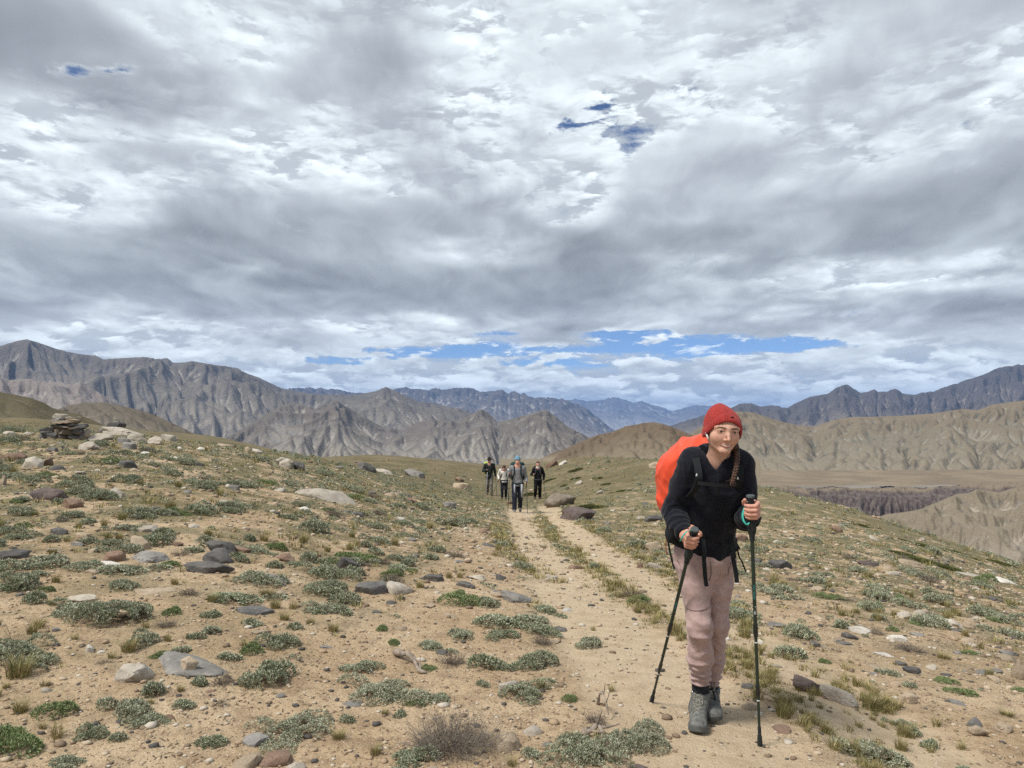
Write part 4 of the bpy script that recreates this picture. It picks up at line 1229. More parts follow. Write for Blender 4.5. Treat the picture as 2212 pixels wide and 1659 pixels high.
def leaf_quads(P, D, L, W, rg, bend=.3):
    """diamond leaves (two triangles each): base P, direction D, length L, width W -> V, F(tri)"""
    n = len(P)
    up = np.array((0, 0, 1.0))
    S = np.cross(D, up); S /= np.linalg.norm(S, axis=1, keepdims=True) + 1e-9
    a = rg.uniform(0, np.pi, n)[:, None]
    Nn = np.cross(S, D)
    S = S * np.cos(a) + Nn * np.sin(a)
    L = np.broadcast_to(L, (n,))[:, None]; W = np.broadcast_to(W, (n,))[:, None]
    mid = P + D * L * .55 + up * bend * L * .12
    tip = P + D * L
    V = np.stack([P, mid + S * W / 2, tip, mid - S * W / 2], 1).reshape(-1, 3)
    i = np.arange(n)[:, None] * 4
    F = np.concatenate([i + np.array([[0, 1, 2]]), i + np.array([[0, 2, 3]])])
    return V, F

def dome_field(rg, n, R, H, lobes):
    """points and normals over an uneven low cushion of several lobes"""
    c = rg.normal(0, R * .42, (lobes, 2)); c[0] = 0
    lr = R * rg.uniform(.38, .72, lobes); lh = H * rg.uniform(.55, 1.0, lobes)
    k = rg.choice(lobes, n, p=lr ** 2 / (lr ** 2).sum())
    rr = np.sqrt(rg.uniform(0, 1, n)); th = rg.uniform(0, 2 * np.pi, n)
    x = c[k, 0] + lr[k] * rr * np.cos(th); y = c[k, 1] + lr[k] * rr * np.sin(th)
    d2 = ((x[:, None] - c[None, :, 0]) ** 2 + (y[:, None] - c[None, :, 1]) ** 2) / lr[None] ** 2
    hz = lh[None] * np.sqrt(np.maximum(1 - d2, 0))
    z = hz.max(1)
    kk = hz.argmax(1)
    nx = (x - c[kk, 0]) / lr[kk]; ny = (y - c[kk, 1]) / lr[kk]
    N = np.stack([nx, ny, np.sqrt(np.maximum(1.15 - nx ** 2 - ny ** 2, .15)) * 1.1], 1)
    N /= np.linalg.norm(N, axis=1, keepdims=True)
    z = z * rg.uniform(.72, 1.05, n)
    # clumps and gaps
    q = pn3(x / R * 4 + c[0, 0] + 9, y / R * 4, np.full(n, k.sum() % 17 + .5))
    keep = q > -.28
    return np.stack([x, y, z], 1)[keep], N[keep], q[keep]

def cushion(seed, R, H, n_ros, leaves, L, W, lobes=5, dry=.08, mat=None, name="cushion"):
    rg = np.random.default_rng(seed)
    P, N, q = dome_field(rg, n_ros, R, H, lobes)
    n = len(P)
    tint = rg.uniform(0, 1, n); hue = rg.uniform(-.18, .18) + rg.normal(0, .06, n)
    isd = (rg.uniform(0, 1, n) < dry).astype(float)
    Pm = np.repeat(P, leaves, 0); Nm = np.repeat(N, leaves, 0)
    D = Nm + rg.normal(0, .75, Pm.shape); D[:, 2] = np.abs(D[:, 2]) * .9 + .05
    D /= np.linalg.norm(D, axis=1, keepdims=True)
    Pm = Pm + rg.normal(0, L * .25, Pm.shape)
    V, F = leaf_quads(Pm, D, L * rg.uniform(.6, 1.3, len(Pm)), W * rg.uniform(.7, 1.2, len(Pm)), rg)
    rep = leaves * 4
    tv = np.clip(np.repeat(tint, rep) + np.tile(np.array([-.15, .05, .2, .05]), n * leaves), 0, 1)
    return V, F, tv, np.repeat(isd, rep), np.repeat(hue, rep)

def stems(seed, R, H, n, rad, droop=.3, kinks=3, seg=4, sides=4, updir=.5, base_r=.3):
    """woody twigs from the middle outwards -> V, F(tri), tint"""
    rg = np.random.default_rng(seed)
    parts = []
    for i in range(n):
        th = rg.uniform(0, 2 * np.pi); b = np.array((math.cos(th), math.sin(th), 0)) * R * base_r * rg.uniform(0, 1)
        d = np.array((math.cos(th + rg.normal(0, .5)), math.sin(th + rg.normal(0, .5)), rg.uniform(.15, 1.0) * updir * 2)); d /= np.linalg.norm(d)
        L = R * rg.uniform(.5, 1.15); pts = [b]
        for j in range(kinks + 1):
            d = d + rg.normal(0, .28, 3); d[2] -= droop * .15; d /= np.linalg.norm(d)
            q = pts[-1] + d * L / (kinks + 1); q[2] = max(q[2], .005); pts.append(q)
        V, F = tube(pts, rad * np.linspace(1.0, .35, len(pts)) * rg.uniform(.6, 1.3), sides, caps=False)
        parts.append((V, F))
    V, F = merge(parts)
    return V, np.concatenate([F[:, [0, 1, 2]], F[:, [0, 2, 3]]])

def tuft(seed, R, H, blades, w, lean=.5, dry=.25, seg=3):
    rg = np.random.default_rng(seed)
    n = blades
    th = rg.uniform(0, 2 * np.pi, n); r0 = R * .45 * np.sqrt(rg.uniform(0, 1, n))
    P = np.stack([r0 * np.cos(th), r0 * np.sin(th), np.zeros(n)], 1)
    out = np.stack([np.cos(th + rg.normal(0, .6, n)), np.sin(th + rg.normal(0, .6, n))], 1)
    Hh = H * rg.uniform(.45, 1.1, n); ln = lean * rg.uniform(.2, 1.3, n) * Hh
    S = np.stack([-out[:, 1], out[:, 0], np.zeros(n)], 1)
    lv = []
    for j in range(seg + 1):
        t = j / seg
        q = P + np.concatenate([out * (ln * t ** 1.8)[:, None], (Hh * t * (1 - .15 * t))[:, None]], 1)
        ww = w * (1 - t) ** .7
        if j < seg:
            lv += [q + S * ww / 2, q - S * ww / 2]
        else:
            lv += [q]
    K = 2 * seg + 1
    V = np.stack(lv, 1).reshape(-1, 3)
    b = np.arange(n)[:, None] * K
    F = []
    for j in range(seg - 1):
        F += [b + np.array([[2 * j, 2 * j + 1, 2 * j + 3]]), b + np.array([[2 * j, 2 * j + 3, 2 * j + 2]])]
    F += [b + np.array([[2 * seg - 2, 2 * seg - 1, 2 * seg]])]
    F = np.concatenate(F)
    tint = np.repeat(rg.uniform(0, 1, n), K); isd = np.repeat((rg.uniform(0, 1, n) < dry) * rg.uniform(.5, 1, n), K)
    return V, F, tint, isd, np.full(n * K, rg.uniform(-.2, .2))

def plant_mesh(name, bits, mat):
    """bits: [(V, F, tint, dry, hue)]"""
    V, F = merge([(b[0], b[1]) for b in bits])
    at_ = {"tint": np.concatenate([b[2] for b in bits]), "dry": np.concatenate([b[3] for b in bits]), "hue": np.concatenate([b[4] for b in bits])}
    return mesh_np(name, V, F, mat, smooth=False, attrs=at_)
def wood(seed, R, H, n, rad, dry=1.0, **kw):
    V, F = stems(seed, R, H, n, rad, **kw)
    k = len(V)
    return V, F, np.random.default_rng(seed).uniform(.1, .6, k), np.full(k, dry), np.zeros(k)

PROTO = {}
def make_protos():
    for i in range(5):
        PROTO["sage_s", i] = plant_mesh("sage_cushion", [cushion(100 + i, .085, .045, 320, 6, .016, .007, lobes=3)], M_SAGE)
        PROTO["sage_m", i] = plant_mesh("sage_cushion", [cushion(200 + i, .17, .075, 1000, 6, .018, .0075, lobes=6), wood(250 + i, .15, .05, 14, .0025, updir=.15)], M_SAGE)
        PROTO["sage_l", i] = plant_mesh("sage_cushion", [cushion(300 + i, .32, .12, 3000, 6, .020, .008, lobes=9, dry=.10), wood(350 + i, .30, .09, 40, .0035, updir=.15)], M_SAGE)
        PROTO["carpet_m", i] = plant_mesh("green_cushion", [cushion(400 + i, .16, .065, 1000, 5, .015, .0055, lobes=4, dry=.05)], M_CARPET)
        PROTO["grass_s", i] = plant_mesh("grass_tuft", [tuft(500 + i, .07, .085, 90, .0032, lean=.7)], M_GRASS)
        PROTO["grass_m", i] = plant_mesh("grass_tuft", [tuft(600 + i, .13, .13, 260, .0036, lean=.75, dry=.3)], M_GRASS)
        PROTO["dry_m", i] = plant_mesh("dry_shrub", [wood(700 + i, .15, .09, 130, .0018, dry=.3, updir=.45, kinks=4), cushion(720 + i, .14, .075, 120, 4, .014, .004, lobes=4, dry=.7)], M_DRY)
    for i in range(2):
        PROTO["dry_l", i] = plant_mesh("dry_shrub", [wood(800 + i, .34, .24, 420, .0026, dry=.15, updir=.5, kinks=5, base_r=.8), wood(820 + i, .34, .2, 420, .0016, dry=.0, updir=.5, kinks=5, base_r=1.0), cushion(840 + i, .32, .18, 420, 5, .018, .005, lobes=9, dry=.45)], M_DRY)
make_protos()

PLANTS = [
    # zone, x, y(foot), w, h, proto, label
    ("A", 760, 700, 420, 190, "sage_l", "largest woody grey-green cushion with dark stems, left foreground"),
    ("A", 915, 815, 210, 110, "sage_m", "grey-green cushion below the right end of the largest woody cushion"),
    ("A", 90, 900, 360, 150, "sage_l", "light green-grey cushion at the left edge above a yellowish tuft"),
    ("A", 250, 965, 220, 100, "sage_m", "lower lobe cushion joined right of the left edge cushion"),
    ("A", 1640, 880, 190, 130, "carpet_m", "bright green cushion touching a grey one on the left sand"),
    ("A", 1830, 840, 210, 110, "sage_m", "grey cushion right of the bright green cushion"),
    ("A", 1025, 898, 115, 62, "carpet_m", "small dark green ball cushion above the big grey slab"),
    ("A", 1172, 878, 110, 70, "sage_s", "small silvery cushion above the big grey slab"),
    ("A", 1525, 915, 150, 66, "sage_s", "silvery cushion right of the big grey slab"),
    ("A", 1610, 545, 300, 80, "sage_m", "grey-green mat overhanging the flush dark slate slab"),
    ("A", 800, 455, 170, 80, "sage_m", "grey-green cushion left of the bright grass tuft"),
    ("A", 440, 605, 290, 70, "sage_m", "flat green-grey mat below the overhanging pale rock"),
    ("A", 330, 300, 280, 70, "sage_m", "long grey-green mat right of the dark block at left edge"),
    ("A", 560, 330, 190, 70, "sage_m", "right end of the long grey-green mat at left"),
    ("A", 870, 360, 270, 80, "sage_m", "grey-green cushion under the long lichened rock"),
    ("A", 1080, 320, 150, 66, "carpet_m", "green cushion below the right end of the lichened rock"),
    ("A", 1130, 445, 165, 100, "grass_m", "bright green grass tuft alone on the left sand"),
    ("A", 1085, 815, 150, 120, "grass_m", "yellowish grass tuft above the small dark green ball"),
    ("A", 40, 1120, 150, 110, "grass_m", "yellow-green grass tuft at the left edge"),
    ("A", 820, 1270, 270, 140, "sage_m", "silvery cushion in the lower left, above two smaller lobes"),
    ("A", 600, 1450, 180, 160, "sage_m", "silvery cushion left of the lower left group"),
    ("A", 760, 1450, 110, 90, "sage_s", "small silvery cushion at the bottom of the lower left group"),
    ("A", 930, 1330, 220, 80, "sage_m", "grey-green cushion at the right of the lower left group"),
    ("A", 1170, 1130, 150, 90, "grass_m", "olive grass tuft under the big grey slab"),
    ("A", 1290, 1085, 120, 80, "sage_s", "small sage sprig right of the olive grass tuft"),
    ("A", 975, 1215, 140, 90, "grass_m", "brownish grass tuft below the big slab's left end"),
    ("A", 1200, 1220, 160, 70, "sage_s", "small sage cushion below the olive grass tuft"),
    ("A", 1870, 1400, 400, 110, "sage_l", "wide silvery mat near the bottom, left of centre"),
    ("A", 1330, 640, 130, 60, "sage_s", "small silvery cushion in the middle of the left sand, upper"),
    ("A", 1370, 745, 150, 60, "sage_s", "small silvery cushion in the middle of the left sand, lower"),
    ("A", 1650, 690, 140, 60, "sage_s", "silvery cushion below the flush dark slate slab"),
    ("A", 1840, 680, 200, 110, "grass_m", "dark green grass clump right of the flush slate slab"),
    ("A", 2010, 690, 170, 80, "grass_m", "olive grass clump right of the dark green clump"),
    ("A", 2070, 380, 250, 110, "sage_l", "pale sage cushion above another at the right of the left sand"),
    ("A", 2110, 500, 230, 120, "sage_l", "pale sage cushion below its twin at the right of the left sand"),
    ("A", 2080, 610, 200, 70, "sage_m", "sage cushion under the pale sage pair"),
    ("A", 790, 80, 170, 60, "sage_m", "green-grey cushion left of the pale flat topped rock"),
    ("A", 700, 178, 130, 60, "sage_m", "green-grey cushion on sand left of the tan square slab"),
    ("A", 60, 110, 130, 100, "sage_m", "pale sage cushion at the upper left edge"),
    ("A", 160, 130, 140, 60, "sage_m", "sage cushion right of the one at the upper left edge"),
    ("A", 1555, 285, 115, 80, "sage_s", "pale sage cushion against the slate group's right side"),
    ("A", 1620, 215, 190, 60, "sage_m", "grey-green mat behind the slate group"),
    ("A", 1255, 225, 110, 60, "sage_s", "green cushion left of the slate group's top"),
    ("A", 1670, 430, 240, 100, "sage_m", "pale sage mat right below the largest slate rock"),
    ("A", 430, 1280, 300, 120, "carpet_m", "sparse leafy green plant in the lower left"),
    ("A", 430, 1606, 200, 80, "sage_m", "green-grey cushion cut by the bottom edge at left"),
    ("B", 920, 600, 240, 180, "carpet_m", "soft green carpet plant in front of a dark stone"),
    ("B", 1080, 590, 150, 110, "sage_m", "dark sage cushion right of the soft green carpet"),
    ("B", 1390, 670, 170, 70, "sage_m", "grey sage mat right below the lichened rock"),
    ("B", 1485, 605, 190, 70, "sage_m", "grey-green cushion right of the lichened rock"),
    ("B", 1150, 690, 330, 70, "sage_m", "blue-grey mat below the lichened rock"),
    ("B", 1170, 780, 190, 80, "sage_m", "soft blue-grey cushion under the blue-grey mat"),
    ("B", 900, 775, 180, 80, "sage_m", "dense sage cushion left of the blue-grey mats"),
    ("B", 490, 830, 120, 120, "carpet_m", "narrow light green plant on bare sand"),
    ("B", 750, 850, 200, 70, "sage_m", "pale sage cushion behind the dry twiggy shrub"),
    ("B", 860, 965, 240, 140, "dry_m", "dry twiggy shrub left of the twin sage cushions"),
    ("B", 705, 1000, 110, 100, "carpet_m", "dark green ball plant beside the twisted dead stem"),
    ("B", 290, 985, 220, 80, "sage_m", "upper sage cushion of the wide patch in the foreground"),
    ("B", 350, 1140, 400, 120, "sage_l", "wide low sage patch in the left centre foreground"),
    ("B", 1390, 990, 270, 160, "sage_l", "tall sage cushion running down to the right, centre"),
    ("B", 1200, 980, 140, 70, "sage_m", "small sage cushion left of the tall sloping cushion"),
    ("B", 1355, 1180, 300, 120, "sage_l", "domed grey-green cushion left of the hiker's pole tip"),
    ("B", 1760, 810, 175, 90, "sage_m", "lone round sage cushion between foreground and left track"),
    ("B", 1070, 1100, 90, 60, "sage_s", "small sage cushion left of the domed cushion"),
    ("B", 870, 1590, 390, 400, "dry_l", "big grey twiggy dead shrub at the bottom centre"),
    ("B", 620, 1210, 140, 70, "carpet_m", "green cushion above the big dead shrub's left side"),
    ("B", 740, 1180, 170, 80, "sage_m", "sage cushion above the big dead shrub"),
    ("B", 420, 1290, 140, 100, "grass_m", "green grass tuft left of the big dead shrub"),
    ("B", 500, 1295, 90, 70, "sage_s", "small sage cushion beside the grass tuft left of the dead shrub"),
    ("B", 360, 1580, 240, 190, "grass_m", "bright green grass clump at the bottom edge"),
    ("B", 120, 1450, 280, 120, "grass_m", "wide grass patch left of the bright bottom grass clump"),
    ("B", 600, 1606, 300, 110, "sage_m", "sage mat cut by the bottom edge left of the dead shrub"),
    ("B", 1770, 1570, 420, 170, "sage_l", "pale grey-green cushion at the bottom, left of the hiker's boots"),
    ("B", 2020, 1500, 350, 180, "sage_l", "dark scrubby cushion right of the pale bottom cushion"),
    ("B", 1790, 1330, 200, 140, "dry_m", "brown dry plant with tall seed stalk behind the dark scrubby cushion"),
    ("B", 1380, 1540, 130, 60, "sage_s", "small green sprig at the bottom centre"),
    ("B", 1770, 710, 100, 80, "grass_s", "thin dry grass tuft behind the lone round sage cushion"),
    ("B", 60, 380, 180, 100, "sage_m", "sage cushion on the far left of the centre foreground, upper"),
    ("B", 40, 500, 220, 110, "sage_m", "sage cushion on the far left of the centre foreground, lower"),
    ("B", 60, 615, 170, 80, "sage_m", "dense sage cushion left of the touching stone pair"),
    ("B", 500, 280, 150, 80, "sage_m", "sage cushion on the slope above the blue-grey flat stone"),
    ("B", 350, 160, 170, 70, "sage_m", "long sage cushion on the slope above the tilted slate slab"),
    ("B", 880, 260, 170, 90, "dry_m", "brown and grey shrub clump left of the trampled sand strip"),
    ("B", 740, 270, 110, 60, "sage_s", "small sage cushion left of the brown and grey clump"),
    ("C", 615, 500, 190, 60, "sage_m", "sage cushion right of the pole below the large dark slate rock"),
    ("C", 370, 565, 120, 56, "sage_m", "grey sage cushion beside the hiker's thigh"),
    ("C", 1395, 1320, 140, 80, "sage_m", "upper left sage cushion of a row at lower right"),
    ("C", 1500, 1375, 110, 70, "sage_m", "middle sage cushion of the row at lower right"),
    ("C", 1570, 1460, 110, 90, "sage_s", "lowest dark sage cushion of the row at lower right"),
    ("C", 1860, 1150, 240, 60, "carpet_m", "turquoise-green mat near the white flowers at right"),
    ("C", 1690, 1065, 170, 60, "carpet_m", "bright green mat in the brown grass at right"),
    ("C", 1690, 920, 250, 90, "grass_m", "brownish grass patch right of the dark stone pair"),
    ("C", 1820, 875, 130, 44, "carpet_m", "green cushion left of the whitish grey rock at right"),
    ("C", 1470, 870, 260, 90, "dry_m", "brown dry shrub behind the white tapered stone"),
    ("C", 1090, 940, 110, 60, "grass_s", "yellow grass tuft on sand right of the track"),
    ("C", 1375, 955, 90, 50, "grass_s", "yellow-green tuft left of the dark stone pair"),
    ("C", 1260, 760, 130, 80, "dry_m", "reddish brown shrub right of the whitish angular rock"),
    ("C", 1720, 1310, 90, 40, "grass_s", "thin tuft on sand left of the two tan cobbles"),
    ("C", 2100, 1290, 260, 90, "grass_m", "olive grass patch above the two tan cobbles"),
    ("C", 1830, 1600, 130, 50, "sage_s", "sage cushion cut by the bottom edge at lower right"),
]
def put_plant(x, y, W, Hh, proto, label, cat, group=None, yaw=0.0, name=None, variant=0):
    nvar = 2 if proto == "dry_l" else 5
    me = PROTO[proto, variant % nvar]
    base = {"s": .085, "m": .17, "l": .32}[proto[-1]] * (1.25 if proto.startswith("grass") else 1.0)
    bh = {"sage_s": .05, "sage_m": .085, "sage_l": .135, "carpet_m": .075, "grass_s": .085, "grass_m": .13, "dry_m": .11, "dry_l": .26}[proto]
    s = W / 2 / base * (1.18 if not proto.startswith('grass') else 1.0)
    sz = min(max(Hh / bh, .6 * s), 1.35 * s)
    zx, zy = slope_at(x, y)
    o = obj(name or me.name.split(".")[0], me, None, (x, y, float(ground_z(x, y)) - .006))
    q = Vector((-zx, -zy, 1)).to_track_quat("Z", "Y")
    o.rotation_euler = (q.to_matrix() @ Euler((0, 0, yaw)).to_matrix()).to_euler()
    o.scale = (s, s * .9, sz)
    tag(o, label, cat, group)
    TAKEN.append((x, y, W * .42))
    return o
KINDNAME = {"sage": ("sage_cushion", "cushion plant"), "carpet": ("green_cushion", "cushion plant"), "grass": ("grass_tuft", "grass tuft"), "dry": ("dry_shrub", "dry shrub")}
def build_plants():
    rg = np.random.default_rng(77)
    for i, (zn, x, y, w, h, proto, label) in enumerate(PLANTS):
        f, k = _ZS[zn]
        px, py = f(x, y)
        py_c = py - h * k * .28
        gx, gy = hit(px, py_c)
        kk = gy / 1662.0
        nm, cat = KINDNAME[proto.split("_")[0]]
        put_plant(gx, gy, w * k * kk, h * k * kk * .62, proto, label, cat, yaw=rg.uniform(0, 6.28), name=nm, variant=i)
build_plants()

# dark green creepers far down the right slope and on the knoll
CREEPERS = [
    ("C", 1440, 238, 210, 42, "upper left arm of the long dark green creeper on the right slope"), ("C", 1600, 285, 220, 56, "middle of the long dark green creeper on the right slope"),
    ("C", 1770, 335, 260, 50, "lower right arm of the long dark green creeper on the right slope"), ("C", 1585, 182, 170, 40, "dark creeper patch above the long one near the spur"),
    ("C", 1450, 140, 110, 22, "thin dark creeper patch at the top of the right slope"), ("C", 1770, 215, 90, 26, "small dark creeper by the right skyline"),
    ("C", 1920, 268, 80, 26, "small dark creeper near the right edge skyline"), ("C", 2080, 290, 160, 16, "thin dark creeper along the right edge skyline"),
    ("C", 1185, 48, 120, 34, "dark creeper behind the pole, high on the right slope"), ("C", 1060, 8, 80, 18, "dark creeper highest on the right slope"),
    ("C", 930, 2, 60, 14, "dark creeper beside the highest one on the right slope"),
    ("D", 1785, 387, 190, 62, "yellow-green creeper bush behind the dark purple boulder"), ("D", 1710, 175, 86, 26, "dark bush highest on the knoll right of the hikers"),
    ("D", 1715, 218, 54, 20, "dark bush under the highest one on the knoll"), ("D", 1842, 217, 60, 22, "dark bush right of the knoll's middle"),
    ("D", 1875, 250, 64, 22, "dark bush lower right of the knoll's middle"), ("D", 1560, 232, 56, 28, "dark bush just right of the black clad hiker"),
    ("D", 1960, 290, 76, 24, "dark bush on the knoll's right flank"), ("D", 1650, 258, 50, 22, "dark bush above the big tan boulder"), ("D", 1856, 272, 44, 18, "small dark bush on the knoll near pale rocks"),
    ("D", 1460, 312, 90, 40, "dark scrub between the grey clad and black clad hikers"), ("D", 1900, 300, 40, 16, "smallest dark bush on the knoll"),
]
def build_creepers():
    protos = [plant_mesh("creeper", [cushion(900 + i, 1.0, .26, 2600, 4, .085, .03, lobes=9, dry=.06)], M_CREEP) for i in range(3)]
    for i, (zn, x, y, w, h, label) in enumerate(CREEPERS):
        f, k = _ZS[zn]
        px, py = f(x, y)
        gx, gy = hit(px, py - 1)
        W = w * k * gy / 1662.0; H = h * k * gy / 1662.0
        o = obj("creeper_bush", protos[i % 3], None, (gx, gy + W * .2, float(ground_z(gx, gy + W * .2)) - .03))
        zx, zy = slope_at(gx, gy, .5)
        q = Vector((-zx, -zy, 1)).to_track_quat("Z", "Y")
        o.rotation_euler = (q.to_matrix() @ Euler((0, 0, i * 1.3)).to_matrix()).to_euler()
        o.scale = (W / 1.9, W / 1.9 * .9, min(max(H * 1.6, W * .28), W * .7))
        tag(o, label, "bush")
        TAKEN.append((gx, gy, W * .4))
build_creepers()

def dead_stem(zn, pts, r0, label):
    f, k = _ZS[zn]
    P = []
    for (x, y, up) in pts:
        gx, gy = hit(*f(x, y))
        P.append((gx, gy, float(ground_z(gx, gy)) + up))
    P = np.array(P); o0 = P[0].copy()
    C = spline(P - o0, 26)
    rr = r0 * (1 - .6 * np.linspace(0, 1, 26)) * (1 + .25 * np.sin(np.linspace(0, 17, 26)))
    parts = [tube(C, rr, 8)]
    rg = np.random.default_rng(int(pts[0][0]))
    for j in (8, 15, 20):
        d = rg.normal(0, 1, 3); d[2] = abs(d[2]); d /= np.linalg.norm(d)
        parts.append(tube(spline([C[j], C[j] + d * .05, C[j] + d * .10 + (0, 0, .01)], 6), np.linspace(rr[j] * .6, .002, 6), 6))
    tag(obj("dead_branch", tube_mesh("dead_branch", parts, M_WOOD), None, tuple(o0)), label, "dead branch")
M_WOOD = simple_mat("weathered_wood", (.26, .215, .175), .9, .1, .3, 30, .5, 90)
dead_stem("B", [(490, 870, .02), (540, 905, .05), (600, 930, .045), (640, 985, .02), (690, 1000, .01)], .022, "twisted dead woody stem beside the dark green ball plant")
dead_stem("B", [(1700, 1390, .01), (1760, 1385, .03), (1800, 1360, .045), (1840, 1395, .02)], .018, "bleached dead root on sand left of the dark scrubby cushion")
dead_stem("B", [(1800, 1170, .0), (1815, 1195, .08), (1845, 1240, .10), (1870, 1270, .03)], .008, "dry brown seed stalk above the dead root")

# ---------------------------------------------------------------- the many small plants and stones between
def scatter_candidates(n, seed, dmin=3.2, dmax=60.0, pw=1.0):
    """random places in the wedge the picture sees, thinning with distance"""
    rg = np.random.default_rng(seed)
    d = np.exp(rg.uniform(math.log(dmin) * 1.0, math.log(dmax), n * 3)) if pw == 0 else (rg.uniform(dmin ** pw, dmax ** pw, n * 3)) ** (1 / pw)
    t = rg.uniform(-.72, .72, n * 3)
    x = t * d; y = d
    z = ground_z(x, y, False)
    sx, sy = project(np.stack([x, y, z], 1))
    # drop what lies beyond a brow
    zb = ground_base(x * .9, y * .9); vis = (z - CAM_H) / y > (zb - CAM_H) / (y * .9) - .012
    ok = vis & (sx > -60) & (sx < 2272) & (sy < 1720)
    return x[ok][:n], y[ok][:n], sx[ok][:n], sy[ok][:n], rg

def free_of(x, y, r, taken):
    T = np.array(taken)
    ok = np.ones(len(x), bool)
    for a in range(0, len(x), 2000):
        s = slice(a, a + 2000)
        d = np.hypot(x[s, None] - T[None, :, 0], y[s, None] - T[None, :, 1])
        ok[s] = (d > T[None, :, 2] * .9 + r[s, None] * .8).all(1)
    return ok

def join_bits(name, mat, lod, xs, ys, sizes, hts, seed, label):
    """many small plants as one mesh: lod = list of (V, F, tint, dry, hue) unit shapes"""
    rg = np.random.default_rng(seed)
    Vs, Fs, T, Dr, Hu, o = [], [], [], [], [], 0
    zs = ground_z(xs, ys)
    e = .2
    gx = (ground_z(xs + e, ys, False) - ground_z(xs - e, ys, False)) / (2 * e); gy = (ground_z(xs, ys + e, False) - ground_z(xs, ys - e, False)) / (2 * e)
    pick = rg.integers(0, len(lod), len(xs)); yaw = rg.uniform(0, 2 * np.pi, len(xs)); hue = rg.uniform(0, 1, len(xs))
    for i in range(len(xs)):
        V, F, t, d, h = lod[pick[i]]
        c, s = math.cos(yaw[i]), math.sin(yaw[i])
        q = np.empty_like(V)
        q[:, 0] = (V[:, 0] * c - V[:, 1] * s) * sizes[i]; q[:, 1] = (V[:, 0] * s + V[:, 1] * c) * sizes[i]
        q[:, 2] = V[:, 2] * hts[i] + q[:, 0] * gx[i] + q[:, 1] * gy[i] - .004
        q += (xs[i], ys[i], zs[i])
        Vs.append(q); Fs.append(F + o); o += len(V)
        T.append(t); Dr.append(d); Hu.append(h + hue[i])
    me = mesh_np(name, np.concatenate(Vs), np.concatenate(Fs), mat, smooth=False, attrs={"tint": np.concatenate(T), "dry": np.concatenate(Dr), "hue": np.concatenate(Hu)})
    return tag(obj(name, me), label, kind="stuff")

def zone_word(px, py):
    return "upper left slope" if px < 800 and py < 1130 else "left foreground" if px < 800 else "centre slope" if px < 1250 and py < 1180 else "centre foreground" if px < 1450 else "right slope" if py < 1330 else "right foreground"

